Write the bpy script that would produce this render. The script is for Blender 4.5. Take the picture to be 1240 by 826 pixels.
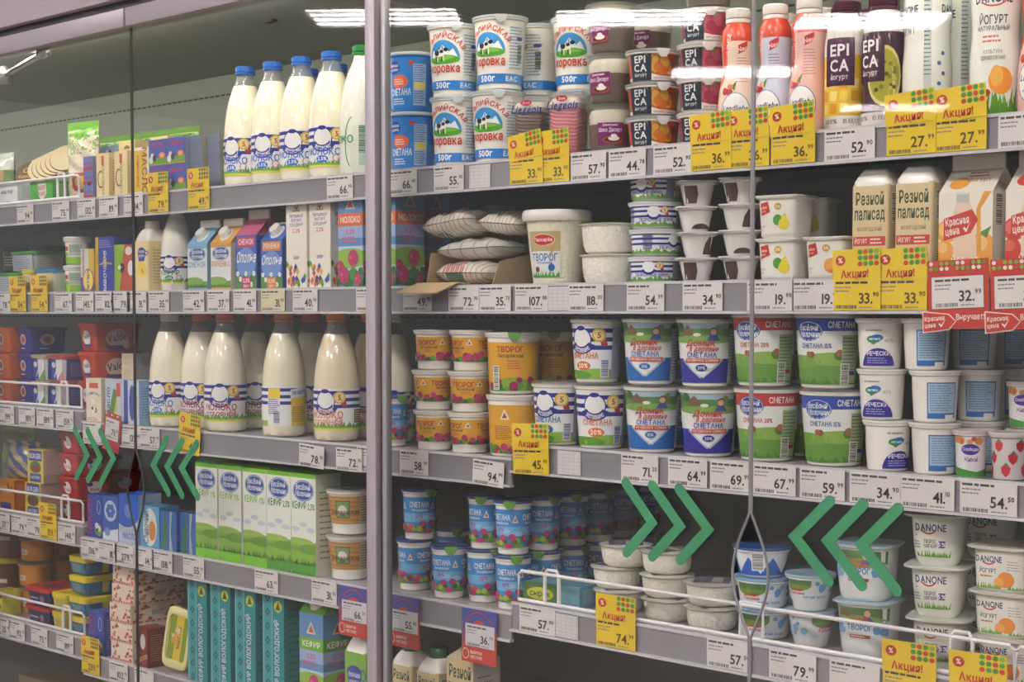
import bpy, bmesh, math, random
from mathutils import Vector, Matrix
R = math.radians
scene = bpy.context.scene
COL = scene.collection
for o in list(bpy.data.objects):
    bpy.data.objects.remove(o)

# ------------------------------------------------------------------ camera
# X runs along the case (to the right), Y into the case, Z up. Eye height 1.45 m.
F, YAW, PITCH, PPY = 1951.0, R(44.0), R(2.65), 470.0
EYE = Vector((0, 0, 1.45))
cd = bpy.data.cameras.new('camera')
cam = bpy.data.objects.new('camera', cd)
COL.objects.link(cam)
cam.location = EYE
cam.rotation_euler = (math.pi / 2 - PITCH, 0, YAW)
cd.sensor_width = 36.0
cd.lens = 36.0 * F / 1240
cd.shift_y = (PPY - 413) / 1240
cd.clip_start = 0.02
scene.camera = cam

# ------------------------------------------------------------------ world, exposure
w = bpy.data.worlds.new('store_ambience')
scene.world = w
w.use_nodes = True
bg = w.node_tree.nodes['Background']
bg.inputs['Color'].default_value = (1.0, 0.97, 0.99, 1)
bg.inputs['Strength'].default_value = 0.44
vs = scene.view_settings
vs.view_transform = 'Standard'
vs.look = 'None'
vs.gamma = 1.0
vs.use_curve_mapping = False
vs.exposure = -0.20
scene.cycles.max_bounces = 7
scene.cycles.diffuse_bounces = 3
scene.cycles.glossy_bounces = 3
scene.cycles.transparent_max_bounces = 24
scene.cycles.caustics_reflective = False
scene.cycles.caustics_refractive = False
LAMP_STRENGTH = 150.0      # fluorescent tubes in the store ceiling
CASE_LAMP = 28.0           # tube behind the header of the case

# ------------------------------------------------------------------ helpers
FW = Vector((-math.sin(YAW) * math.cos(PITCH), math.cos(YAW) * math.cos(PITCH), -math.sin(PITCH)))
RT = Vector((math.cos(YAW), math.sin(YAW), 0))
UP = RT.cross(FW)

def ray(px, py):
    return FW * F + RT * (px - 620) + UP * (PPY - py)

def at_plane(px, py, Y):
    d = ray(px, py)
    return EYE + d * (Y / d.y)

def proj_x(p):
    q = p - EYE
    return 620 + F * q.dot(RT) / q.dot(FW)

def solve_x(px, Y, z):
    X = at_plane(px, 380, Y).x
    for _ in range(4):
        e = px - proj_x(Vector((X, Y, z)))
        g = (proj_x(Vector((X + .01, Y, z))) - proj_x(Vector((X, Y, z)))) / .01
        X += e / g
    return X

def lin(h):
    if not isinstance(h, str):
        return tuple(h)
    h = h.lstrip('#')
    out = []
    for i in (0, 2, 4):
        c = int(h[i:i + 2], 16) / 255
        out.append(c / 12.92 if c <= .04045 else ((c + .055) / 1.055) ** 2.4)
    return tuple(out)

def material(name, col=None, rough=.5, metal=0, noise=.06, scale=60, emit=None, strength=0, coat=0, spec=.5, bump=0):
    m = bpy.data.materials.new(name)
    m.use_nodes = True
    nt = m.node_tree
    b = nt.nodes['Principled BSDF']
    b.inputs['Roughness'].default_value = rough
    b.inputs['Metallic'].default_value = metal
    b.inputs['Coat Weight'].default_value = coat
    b.inputs['Specular IOR Level'].default_value = spec
    if col is None:
        a = nt.nodes.new('ShaderNodeAttribute')
        a.attribute_name = 'Col'
        src = a.outputs['Color']
    else:
        rgb = nt.nodes.new('ShaderNodeRGB')
        rgb.outputs[0].default_value = (*lin(col), 1)
        src = rgb.outputs[0]
    tc = nt.nodes.new('ShaderNodeTexCoord')
    n = nt.nodes.new('ShaderNodeTexNoise')
    n.inputs['Scale'].default_value = scale
    nt.links.new(tc.outputs['Object'], n.inputs['Vector'])
    mp = nt.nodes.new('ShaderNodeMapRange')
    mp.inputs['To Min'].default_value = 1 - noise
    mp.inputs['To Max'].default_value = 1 + noise
    nt.links.new(n.outputs['Fac'], mp.inputs['Value'])
    mx = nt.nodes.new('ShaderNodeVectorMath')
    mx.operation = 'SCALE'
    nt.links.new(src, mx.inputs[0])
    nt.links.new(mp.outputs['Result'], mx.inputs['Scale'])
    nt.links.new(mx.outputs[0], b.inputs['Base Color'])
    if bump:
        bp = nt.nodes.new('ShaderNodeBump')
        bp.inputs['Strength'].default_value = bump
        bp.inputs['Distance'].default_value = .002
        nt.links.new(n.outputs['Fac'], bp.inputs['Height'])
        nt.links.new(bp.outputs['Normal'], b.inputs['Normal'])
    if emit is not None:
        b.inputs['Emission Color'].default_value = (*lin(emit), 1)
        b.inputs['Emission Strength'].default_value = strength
    return m

def clear_material(name, tint, ior=1.45, rough=.02, haze=0.0, hazecol='#ffffff'):
    """thin clear sheet: what is not mirrored goes straight through"""
    m = bpy.data.materials.new(name)
    m.use_nodes = True
    nt = m.node_tree
    for n in list(nt.nodes):
        nt.nodes.remove(n)
    out = nt.nodes.new('ShaderNodeOutputMaterial')
    tr = nt.nodes.new('ShaderNodeBsdfTransparent')
    tr.inputs[0].default_value = (*lin(tint), 1)
    gl = nt.nodes.new('ShaderNodeBsdfGlossy')
    gl.inputs['Roughness'].default_value = rough
    gl.inputs['Color'].default_value = (1, 1, 1, 1)
    fr = nt.nodes.new('ShaderNodeFresnel')
    ge = nt.nodes.new('ShaderNodeNewGeometry')
    mr = nt.nodes.new('ShaderNodeMapRange')          # the same mirror strength on both faces of the sheet
    mr.inputs['To Min'].default_value = ior
    mr.inputs['To Max'].default_value = 1 / ior
    nt.links.new(ge.outputs['Backfacing'], mr.inputs['Value'])
    nt.links.new(mr.outputs['Result'], fr.inputs['IOR'])
    mx = nt.nodes.new('ShaderNodeMixShader')
    nt.links.new(fr.outputs[0], mx.inputs[0])
    nt.links.new(tr.outputs[0], mx.inputs[1])
    nt.links.new(gl.outputs[0], mx.inputs[2])
    last = mx
    if haze:
        df = nt.nodes.new('ShaderNodeBsdfDiffuse')
        df.inputs[0].default_value = (*lin(hazecol), 1)
        m2 = nt.nodes.new('ShaderNodeMixShader')
        m2.inputs[0].default_value = haze
        nt.links.new(mx.outputs[0], m2.inputs[1])
        nt.links.new(df.outputs[0], m2.inputs[2])
        last = m2
    nt.links.new(last.outputs[0], out.inputs[0])
    return m

M = {}
M['print'] = material('printed_surface', None, .45, noise=.03, scale=40)
M['gloss'] = material('glossy_printed_plastic', None, .22, noise=.03, scale=40, coat=.2)
M['film'] = material('crinkled_film', None, .18, noise=.05, scale=70, coat=.5, bump=.5)
M['milk'] = material('milk_in_bottle', None, .16, noise=.02, coat=.6)
M['foil'] = material('foil_lid', '#c9cbd0', .3, .7, noise=.1, scale=90, bump=.4)
M['grain'] = material('cottage_cheese_grain', None, .5, noise=.22, scale=190, bump=1.0)
M['frame'] = material('mauve_aluminium', '#928b90', .42, .2, noise=.03, scale=12)
M['frame_grey'] = material('grey_aluminium', '#88878b', .4, .35, noise=.03, scale=12)
M['frame_dark'] = material('dark_gasket', '#24252a', .6, noise=.05)
M['header'] = material('mauve_header_paint', '#978b91', .5, noise=.02, scale=6)
M['liner'] = material('pale_case_liner', '#9da79e', .45, noise=.03, scale=8)
M['liner_top'] = material('case_ceiling_liner', '#989d98', .45, noise=.03, scale=8)
M['shelf'] = material('shelf_steel', '#b7b5bb', .4, .2, noise=.04, scale=14)
M['rail'] = material('price_rail_plastic', '#8a8890', .28, noise=.12, scale=9, coat=.4)
M['rail_lip'] = material('price_rail_lip', '#c9c9d1', .25, noise=.03, coat=.4)
M['wire'] = material('white_coated_wire', '#e6e6ea', .35, noise=.02)
M['chev'] = material('green_decal', '#2b6c49', .5, noise=.02)
M['chrome'] = material('chrome', '#c8c8cc', .2, .9, noise=.02)
M['card'] = material('brown_cardboard', '#b39a78', .8, noise=.1, scale=60)
M['slot'] = material('dark_slot', '#4a504c', .8, noise=.05)
M['floor'] = material('store_floor_tiles', '#9a948c', .35, noise=.08, scale=5)
M['ceil'] = material('store_ceiling_tiles', '#b9b9bb', .8, noise=.04, scale=5)
M['tube'] = material('fluorescent_tube', '#ffffff', .5, emit='#fff6f6', strength=LAMP_STRENGTH)
M['case_tube'] = material('case_lamp_tube', '#ffffff', .5, emit='#fff6e4', strength=CASE_LAMP)
M['louvre'] = material('lamp_louvre', '#e2e2e4', .5, 0)
M['glass'] = clear_material('door_glass', '#f5f5f3', 1.42)
M['clear'] = clear_material('clear_plastic', '#f4f5f4', 1.4, .08, .06)
M['clearpack'] = clear_material('clear_pack_film', '#eef0ee', 1.45, .12, .16)
M['neck'] = clear_material('clear_bottle_neck', '#d6dade', 1.45, .06, .22, '#dfe2e4')

class MB:
    """collects faces with a colour each and links them as one mesh"""
    def __init__(s):
        s.v, s.f, s.c = [], [], []

    def add(s, vs, fs, col='#ffffff'):
        n = len(s.v)
        s.v += [tuple(p) for p in vs]
        many = isinstance(col, list)
        cc = None if many else lin(col)
        for i, f in enumerate(fs):
            s.f.append([a + n for a in f])
            s.c.append(lin(col[i]) if many else cc)
        return s

    def box(s, x0, x1, y0, y1, z0, z1, col='#ffffff', b=0.0, mat=None):
        if b <= 0:
            vs = [(x, y, z) for z in (z0, z1) for y in (y0, y1) for x in (x0, x1)]
            fs = [(0, 2, 3, 1), (4, 5, 7, 6), (0, 1, 5, 4), (2, 6, 7, 3), (0, 4, 6, 2), (1, 3, 7, 5)]
        else:
            b = min(b, .45 * abs(x1 - x0), .45 * abs(y1 - y0), .45 * abs(z1 - z0))
            bm = bmesh.new()
            bmesh.ops.create_cube(bm, size=1)
            for q in bm.verts:
                q.co = (x0 + (q.co.x + .5) * (x1 - x0), y0 + (q.co.y + .5) * (y1 - y0), z0 + (q.co.z + .5) * (z1 - z0))
            bmesh.ops.bevel(bm, geom=bm.edges[:], offset=b, segments=2, affect='EDGES', profile=.5)
            bm.verts.index_update()
            vs = [q.co.copy() for q in bm.verts]
            fs = [[q.index for q in f.verts] for f in bm.faces]
            bm.free()
        if mat is not None:
            vs = [mat @ Vector(p) for p in vs]
        return s.add(vs, fs, col)

    def loft(s, rings, col='#ffffff', cap0=True, cap1=True, closed=True):
        n = len(rings[0])
        vs = [p for r in rings for p in r]
        fs, cs = [], []
        lst = isinstance(col, list)
        for k in range(len(rings) - 1):
            for i in range(n if closed else n - 1):
                j = (i + 1) % n
                fs.append((k * n + i, k * n + j, (k + 1) * n + j, (k + 1) * n + i))
                cs.append(col[k] if lst else col)
        if cap0:
            fs.append(tuple(reversed(range(n))))
            cs.append(col[0] if lst else col)
        if cap1:
            fs.append(tuple(range((len(rings) - 1) * n, len(rings) * n)))
            cs.append(col[-1] if lst else col)
        return s.add(vs, fs, cs)

    def lathe(s, prof, col='#ffffff', seg=28, cap0=True, cap1=True, cx=0, cy=0, flute=None):
        rings = []
        for (r, z) in prof:
            rr = []
            for i in range(seg):
                a = 2 * math.pi * i / seg
                q = r * (flute(a, z) if flute else 1)
                rr.append((cx + q * math.cos(a), cy + q * math.sin(a), z))
            rings.append(rr)
        return s.loft(rings, col, cap0, cap1)

    def sq(s, prof, col='#ffffff', n=4, seg=32, cap0=True, cap1=True):
        """prof: (rx, ry, z) rounded-square rings"""
        rings = []
        for (rx, ry, z) in prof:
            rr = []
            for i in range(seg):
                a = 2 * math.pi * (i + .5) / seg
                c, t = math.cos(a), math.sin(a)
                rr.append((rx * math.copysign(abs(c) ** (2 / n), c), ry * math.copysign(abs(t) ** (2 / n), t), z))
            rings.append(rr)
        return s.loft(rings, col, cap0, cap1)

    def tube(s, pts, r, col='#ffffff', seg=6, closed=False):
        pts = [Vector(p) for p in pts]
        rings = []
        n = len(pts)
        for i, p in enumerate(pts):
            a = pts[i - 1] if (i or closed) else p
            b = pts[(i + 1) % n] if (i < n - 1 or closed) else p
            t = (b - a).normalized()
            ref = Vector((0, 0, 1)) if abs(t.z) < .9 else Vector((0, 1, 0))
            u = t.cross(ref).normalized()
            v = t.cross(u)
            rings.append([p + (u * math.cos(2 * math.pi * k / seg) + v * math.sin(2 * math.pi * k / seg)) * r for k in range(seg)])
        if closed:
            rings.append(rings[0])
        return s.loft(rings, col, not closed, not closed)

    def mesh(s, name, mat, angle=38, fix=True):
        me = bpy.data.meshes.new(name)
        me.from_pydata(s.v, [], s.f)
        me.update()
        at = me.attributes.new('Col', 'FLOAT_COLOR', 'CORNER')
        data = []
        for p in me.polygons:
            c = s.c[p.index]
            data += [c[0], c[1], c[2], 1.0] * p.loop_total
        at.data.foreach_set('color', data)
        if fix:
            bm = bmesh.new()
            bm.from_mesh(me)
            bmesh.ops.recalc_face_normals(bm, faces=bm.faces[:])
            bm.to_mesh(me)
            bm.free()
        me.shade_smooth()
        me.set_sharp_from_angle(angle=R(angle))
        me.materials.append(M[mat])
        return me

# ------------------------------------------------------------------ glyphs and flat print
_gl = {}
def glyph(ch, bold):
    k = (ch, bold)
    if k not in _gl:
        cu = bpy.data.curves.new('t', 'FONT')
        cu.body = ch
        cu.resolution_u = 2
        cu.offset = .022 if bold else 0.0
        o = bpy.data.objects.new('t', cu)
        COL.objects.link(o)
        m = o.to_mesh()
        vs = [(q.co.x, q.co.y) for q in m.vertices]
        fs = [tuple(p.vertices) for p in m.polygons]
        o.to_mesh_clear()
        bpy.data.objects.remove(o)
        bpy.data.curves.remove(cu)
        x0 = min((a for a, b in vs), default=0)
        x1 = max((a for a, b in vs), default=.25)
        _gl[k] = ([(a - x0, b) for a, b in vs], fs, x1 - x0)
    return _gl[k]

class Art:
    """flat print: coloured shapes in metres, later laid on a face or wrapped round a cup"""
    def __init__(s, w, h, bgc=None):
        s.w, s.h = w, h
        s.it = []
        s.L = 0
        if bgc:
            s.rect(0, 0, w, h, bgc)

    def poly(s, pts, col):
        s.it.append((list(pts), [tuple(range(len(pts)))], lin(col), s.L))
        s.L += 1
        return s

    def rect(s, x0, y0, x1, y1, col):
        return s.poly([(x0, y0), (x1, y0), (x1, y1), (x0, y1)], col)

    def ell(s, cx, cy, rx, ry, col, n=18, a0=0, a1=360):
        full = a1 - a0 >= 360
        m = n if full else n + 1
        p = [(cx + rx * math.cos(R(a0 + (a1 - a0) * i / n)), cy + ry * math.sin(R(a0 + (a1 - a0) * i / n))) for i in range(m)]
        return s.poly(p, col)

    def ring(s, cx, cy, rx, ry, t, col, n=20, a0=0, a1=360):
        vs, fs = [], []
        for i in range(n + 1):
            a = R(a0 + (a1 - a0) * i / n)
            vs += [(cx + rx * math.cos(a), cy + ry * math.sin(a)), (cx + (rx - t) * math.cos(a), cy + (ry - t) * math.sin(a))]
        for i in range(n):
            fs.append((2 * i, 2 * i + 2, 2 * i + 3, 2 * i + 1))
        s.it.append((vs, fs, lin(col), s.L))
        s.L += 1
        return s

    def text(s, t, x, y, h, col, al='c', bold=True, rot=0, shear=0, sx=1.0, maxw=None, arc=None, gap=.09):
        k = h / .72
        adv, X = [], 0
        for ch in t:
            if ch == ' ':
                adv.append((None, X))
                X += .3
                continue
            g = glyph(ch, bold)
            adv.append((g, X))
            X += g[2] + gap
        W = (X - gap) * k * sx
        if maxw and W > maxw:
            sx *= maxw / W
            W = maxw
        off = {'l': 0, 'c': -W / 2, 'r': -W}[al]
        ca, sa = math.cos(R(rot)), math.sin(R(rot))
        vs, fs = [], []
        for g, gx in adv:
            if g is None:
                continue
            n = len(vs)
            for (a, b) in g[0]:
                if arc:
                    mid = off + (gx + g[2] / 2) * k * sx
                    th = -mid / arc
                    lx, ly = (a - g[2] / 2) * k * sx, b * k
                    px = -arc * math.sin(th) + lx * math.cos(th) - ly * math.sin(th)
                    py = arc * math.cos(th) - arc + lx * math.sin(th) + ly * math.cos(th)
                else:
                    px, py = off + (gx + a) * k * sx + shear * b * k, b * k
                vs.append((x + px * ca - py * sa, y + px * sa + py * ca))
            fs += [tuple(q + n for q in f) for f in g[1]]
        s.it.append((vs, fs, lin(col), s.L))
        s.L += 1
        return s

    def lines(s, x0, y0, x1, y1, n, col, seed=1, thick=.45):
        """tiny print too small to read"""
        rr = random.Random(seed)
        vs, fs = [], []
        for i in range(n):
            yy = y1 - (y1 - y0) * (i + .5) / n
            t = (y1 - y0) / n * thick / 2
            xx = x0
            end = x0 + (x1 - x0) * rr.uniform(.7, 1)
            while xx < end:
                wv = rr.uniform(.08, .25) * (x1 - x0)
                b = min(xx + wv, end)
                n0 = len(vs)
                vs += [(xx, yy - t), (b, yy - t), (b, yy + t), (xx, yy + t)]
                fs.append((n0, n0 + 1, n0 + 2, n0 + 3))
                xx = b + .03 * (x1 - x0)
        s.it.append((vs, fs, lin(col), s.L))
        s.L += 1
        return s

    def barcode(s, x0, y0, x1, y1, col='#2a2a30', seed=3, vert=False, bgc=None):
        if bgc:
            m = .0015
            s.rect(x0 - m, y0 - m, x1 + m, y1 + m, bgc)
        rr = random.Random(seed)
        vs, fs = [], []
        a, e = (y0, y1) if vert else (x0, x1)
        step = (e - a) / 28
        while a < e:
            b = min(a + step * rr.choice((.5, .8, 1.2)), e)
            n = len(vs)
            vs += [(x0, a), (x1, a), (x1, b), (x0, b)] if vert else [(a, y0), (b, y0), (b, y1), (a, y1)]
            fs.append((n, n + 1, n + 2, n + 3))
            a = b + step * rr.choice((.5, .8, 1.0))
        s.it.append((vs, fs, lin(col), s.L))
        s.L += 1
        return s

    def blobs(s, x0, y0, x1, y1, n, rmin, rmax, cols, seed=1, asp=1.0):
        rr = random.Random(seed)
        for i in range(n):
            r = rr.uniform(rmin, rmax)
            s.ell(rr.uniform(x0, x1), rr.uniform(y0, y1), r, r * asp, rr.choice(cols), n=9)
        return s

    def grass(s, x0, x1, y0, h, n, col, seed=1):
        rr = random.Random(seed)
        vs, fs = [], []
        for i in range(n):
            x = x0 + (x1 - x0) * (i + rr.random()) / n
            t = (x1 - x0) / n * .8
            m = len(vs)
            vs += [(x - t, y0), (x + t, y0), (x + rr.uniform(-2, 2) * t, y0 + h * rr.uniform(.5, 1))]
            fs.append((m, m + 1, m + 2))
        s.it.append((vs, fs, lin(col), s.L))
        s.L += 1
        return s

    def into(s, mb, fn, cut=None, eps=.00003, base=.0002, vcuts=()):
        """fn(u, v, offset) -> point ; cut = column width for curved surfaces"""
        for vs, fs, c, L in s.it:
            off = base + L * eps
            e = 1e-6
            spill = any(a < -e or a > s.w + e or b < -e or b > s.h + e for a, b in vs)
            if cut is None and not spill:
                pts, ff = vs, fs
            else:
                bm = bmesh.new()
                bv = [bm.verts.new((a, b, 0)) for a, b in vs]
                for f in fs:
                    try:
                        bm.faces.new([bv[i] for i in f])
                    except ValueError:
                        pass
                if spill:
                    for co, no in (((0, 0, 0), (-1, 0, 0)), ((s.w, 0, 0), (1, 0, 0)), ((0, 0, 0), (0, -1, 0)), ((0, s.h, 0), (0, 1, 0))):
                        bmesh.ops.bisect_plane(bm, geom=bm.verts[:] + bm.edges[:] + bm.faces[:], plane_co=co, plane_no=no, clear_outer=True)
                us = [q.co.x for q in bm.verts] or [0]
                k0, k1 = (math.floor(min(us) / cut) + 1, math.ceil(max(us) / cut)) if cut else (0, 0)
                for k in range(k0, k1):
                    g = bm.verts[:] + bm.edges[:] + bm.faces[:]
                    bmesh.ops.bisect_plane(bm, geom=g, plane_co=(k * cut, 0, 0), plane_no=(1, 0, 0))
                for vc in vcuts:
                    bmesh.ops.bisect_plane(bm, geom=bm.verts[:] + bm.edges[:] + bm.faces[:], plane_co=(0, vc, 0), plane_no=(0, 1, 0))
                bm.verts.index_update()
                pts = [(q.co.x, q.co.y) for q in bm.verts]
                ff = [tuple(q.index for q in f.verts) for f in bm.faces]
                bm.free()
            n = len(mb.v)
            mb.v += [tuple(fn(a, b, off)) for a, b in pts]
            mb.f += [[i + n for i in f] for f in ff]
            mb.c += [c] * len(ff)
        return mb

def wrap_fn(r0, r1, z0, h, w, turn=0.0):
    rm = (r0 + r1) / 2
    def fn(u, v, off):
        a = (u - w / 2) / rm + turn
        r = r0 + (r1 - r0) * v / h + off
        return (r * math.sin(a), -r * math.cos(a), z0 + v)
    return fn

def face_fn(side, x, y, z, w):
    """front: plane y, starting at x ; right: plane x, starting at y ; top: plane z"""
    if side == 'F':
        return lambda u, v, off: (x + u, y - off, z + v)
    if side == 'R':
        return lambda u, v, off: (x + off, y + u, z + v)
    if side == 'L':
        return lambda u, v, off: (x - off, y - u, z + v)
    return lambda u, v, off: (x + u, y + v, z + off)

# ------------------------------------------------------------------ scene objects
def tagp(o, label=None, cat=None, group=None, kind=None):
    for k, val in (('label', label), ('category', cat), ('group', group), ('kind', kind)):
        if val:
            o[k] = val
    return o

def link(name, me, parent=None, loc=None):
    o = bpy.data.objects.new(name, me)
    COL.objects.link(o)
    if parent is not None:
        o.parent = parent
    if loc is not None:
        o.location = loc
    return o

def solid(name, mat, parent, *boxes, b=.0):
    mb = MB()
    for q in boxes:
        mb.box(*q, b=b)
    return link(name, mb.mesh(name, mat), parent)

GLASS_Y, RAIL_Y, BACK_Y = 1.828, 1.923, 2.47
EYEZ = 1.45
X_SEAM_L, X_POST, X_SEAM_R = (solve_x(p, GLASS_Y, EYEZ) for p in (161, 460, 909))
DOOR_W = (X_SEAM_R - X_SEAM_L) / 2
X_END_L, X_END_R = X_SEAM_L - DOOR_W - 2.6, X_SEAM_R + DOOR_W + .05
X_A, X_C = solve_x(98, RAIL_Y, EYEZ), solve_x(620, RAIL_Y, EYEZ)
TOP_Z, BASE_Z = 2.056, .30
RAIL_H = .049
#      rail bottom heights of the three shelf bays, top shelf first
RB = {'A': [.2067, 0, -.2653, -.525, -.780, -1.05],
      'B': [.2067, 0, -.2890, -.549, -.812, -1.07],
      'C': [.2067, 0, -.2640, -.5296, -.800, -1.06]}
def bay_of(X):
    return 'A' if X < X_A else ('C' if X > X_C else 'B')
def surf(row, bay):
    return EYEZ + RB[bay][row - 1] + .046

# ---- the store around the case
def struct(name, mat, *boxes):
    o = solid(name, mat, None, *boxes)
    o['kind'] = 'structure'
    return o
struct('floor', 'floor', (-13, 7, -14, 3.2, -.05, 0))
struct('ceiling', 'ceil', (-13, 7, -14, 3.2, 3.3, 3.35))
struct('wall_back', 'header', (-13, 7, 3.1, 3.2, 0, 3.3))

def ceiling_lamp(x, y, label, rz=0):
    e = link('ceiling_lamp', None)
    e.location = (x, y, 3.3)
    e.rotation_euler = (0, 0, R(rz))
    tagp(e, label, 'lamp', 'louvred fluorescent ceiling lamps of the store')
    L, W = .47, .30
    solid('housing', 'louvre', e, (-L, L, -W, W, -.012, -.002), (-L, L, -W, -W + .02, -.0635, -.01), (-L, L, W - .02, W, -.0635, -.01),
          (-L, -L + .02, -W, W, -.0635, -.01), (L - .02, L, -W, W, -.0635, -.01))
    for k in range(4):
        yy = -W + .075 + k * .15
        mb = MB().tube([(-L + .03, yy, -.040), (L - .03, yy, -.040)], .016, seg=8)
        link('fluorescent_tube', mb.mesh('fluorescent_tube', 'tube'), e)
    mb = MB()
    for k in range(12):
        xx = -L + .08 + k * (2 * L - .16) / 11
        mb.box(xx - .002, xx + .002, -W + .02, W - .02, -.0635, -.054)
    for k in range(3):
        yy = -W + .15 + k * .15
        mb.box(-L + .02, L - .02, yy - .003, yy + .003, -.0635, -.012)
    link('louvre', mb.mesh('louvre', 'louvre'), e)
for lx, ly, rz, wh in ((-4.1, -.1, 0, 'above the left end of the aisle'), (-1.9, -.1, 0, 'above the aisle before the left doors'), (.3, -.1, 0, 'above the aisle before the right doors'),
                       (2.5, -.1, 0, 'above the right end of the aisle'), (-3.0, -2.5, 0, 'in the second row, left one'), (-.8, -2.5, 0, 'in the second row, middle one'), (1.4, -2.5, 0, 'in the second row, right one'),
                       (-7.40, -2.90, -41, 'set askew, mirrored beside the post'), (-6.35, -3.95, -41, 'set askew, mirrored above the desserts'), (-7.20, -6.15, -41, 'set askew, mirrored on raspberry yogurts'),
                       (-5.35, -5.05, -41, 'set askew, mirrored on the passion fruit bottle'), (-7.40, -8.80, -41, 'farthest, set askew, mirrored on white yogurt bottles')):
    ceiling_lamp(lx, ly, 'louvred four-tube ceiling lamp %s' % wh, rz)

# ---- the refrigerated case
case = link('refrigerated_display_case', None)
case.location = (0, 0, 0)
tagp(case, 'long glass-door dairy refrigerator with mauve-grey frame filling the picture', 'refrigerator')
solid('plinth', 'frame_dark', case, (X_END_L, X_END_R, GLASS_Y + .025, BACK_Y + .08, .001, BASE_Z))
solid('back_panel', 'liner', case, (X_END_L, X_END_R, BACK_Y, BACK_Y + .06, BASE_Z, TOP_Z + .05))
solid('roof_panel', 'liner_top', case, (X_END_L, X_END_R, GLASS_Y + .005, BACK_Y, TOP_Z, TOP_Z + .05))
solid('end_panel', 'frame', case, (X_END_L - .04, X_END_L, GLASS_Y - .005, BACK_Y + .06, BASE_Z, TOP_Z + .05))
solid('end_panel', 'frame', case, (X_END_R, X_END_R + .04, GLASS_Y - .005, BACK_Y + .06, BASE_Z, TOP_Z + .05))
solid('header', 'header', case, (X_END_L - .04, X_END_R + .04, GLASS_Y - .023, GLASS_Y + .025, 2.082, 2.62), b=.004)
solid('header_gap', 'frame_dark', case, (X_END_L, X_END_R, GLASS_Y - .005, GLASS_Y + .004, 2.064, 2.084))
solid('base_pan', 'shelf', case, (X_END_L, X_END_R, GLASS_Y + .065, BACK_Y, BASE_Z, BASE_Z + .03))
mb = MB().tube([(X_END_L + .05, GLASS_Y + .052, 2.046), (X_END_R - .05, GLASS_Y + .052, 2.046)], .009, seg=8)
link('case_lamp', mb.mesh('case_lamp', 'case_tube'), case)
for zz in (2.005, 1.44, 1.16):
    mb = MB()
    x = X_END_L + .05
    while x < X_END_R - .05:
        mb.box(x, x + .016, BACK_Y - .001, BACK_Y + .002, zz, zz + .004)
        x += .024
    o = link('air_slots', mb.mesh('air_slots', 'slot'), case)
    o['kind'] = 'stuff'
# ceiling details: seam strips and a sensor
solid('roof_seam', 'liner_top', case, (X_POST - .30, X_POST - .285, GLASS_Y + .025, BACK_Y, TOP_Z - .004, TOP_Z + .001))
solid('sensor', 'frame_dark', case, (X_SEAM_L + .13, X_SEAM_L + .16, GLASS_Y + .235, GLASS_Y + .25, TOP_Z - .005, TOP_Z))

# posts between the pairs of doors
MX0, MX1 = solve_x(445, GLASS_Y + .017, EYEZ) - X_POST, solve_x(474, GLASS_Y + .04, EYEZ) - X_POST
for xc in (X_POST, X_POST - 2 * DOOR_W, X_POST + 2 * DOOR_W):
    solid('mullion', 'frame_dark', case, (xc + MX0, xc + MX1, GLASS_Y + .017, GLASS_Y + .04, BASE_Z, 2.08))

ST0 = solve_x(442.5, GLASS_Y - .01, EYEZ) - X_POST
ST1 = solve_x(462, GLASS_Y - .006, EYEZ) - X_POST
ST2 = solve_x(467, GLASS_Y - .006, EYEZ) - X_POST
def door(x0, x1, seam_right):
    d = link('glass_door', None, case)
    d.location = (0, 0, 0)
    zb, zt = .34, 2.027
    hz = EYEZ - .3635                       # height of the grip opening
    hh, hw = .088, .0285
    xs = x1 if seam_right else x0
    sg = -1 if seam_right else 1
    g = .0015
    grip = [(xs + sg * (g + hw * math.cos(math.pi / 2 * t) ** 1.15), hz + hh * t) for t in [k / 10 for k in range(-10, 11)]]
    other = x0 if seam_right else x1
    pts = [(other, zb), (xs + sg * g, zb)] + grip + [(xs + sg * g, zt), (other, zt)]
    n = len(pts)
    mb = MB()
    vs = [(a, GLASS_Y, b) for a, b in pts] + [(a, GLASS_Y + .006, b) for a, b in pts]
    fs = [tuple(range(n)), tuple(reversed(range(n, 2 * n)))] + [(i, (i + 1) % n, n + (i + 1) % n, n + i) for i in range(n)]
    mb.add(vs, fs)
    pane = link('pane', mb.mesh('pane', 'glass', angle=20), d)
    # ground edge with its seal, following the grip opening
    path = [(xs + sg * .0015, GLASS_Y + .003, zb)] + [(a, GLASS_Y + .003, b) for a, b in grip] + [(xs + sg * .0015, GLASS_Y + .003, zt)]
    mb = MB().tube(path, .0022, seg=6)
    link('edge_seal', mb.mesh('edge_seal', 'frame_dark' if xs < X_POST else 'frame_grey'), d)
    solid('top_rail', 'frame', d, (x0 + .003, x1 - .003, GLASS_Y - .014, GLASS_Y + .03, 2.027, 2.066), b=.004)
    solid('bottom_rail', 'frame', d, (x0 + .003, x1 - .003, GLASS_Y - .012, GLASS_Y + .03, .30, .345), b=.003)
    if seam_right:
        solid('stile', 'frame_grey', d, (x0 + ST1, x0 + ST2, GLASS_Y - .006, GLASS_Y + .008, .30, 2.066), b=.002)
    else:
        solid('stile', 'frame', d, (x1 + ST0, x1 - .001, GLASS_Y - .010, GLASS_Y + .008, .30, 2.066), b=.002)
    return d
DOORS = [door(X_SEAM_L - DOOR_W, X_SEAM_L, True), door(X_SEAM_L, X_POST, False),
         door(X_POST, X_SEAM_R, True), door(X_SEAM_R, X_SEAM_R + DOOR_W, False)]
door(X_SEAM_L - 2 * DOOR_W, X_SEAM_L - DOOR_W, False)
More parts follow.
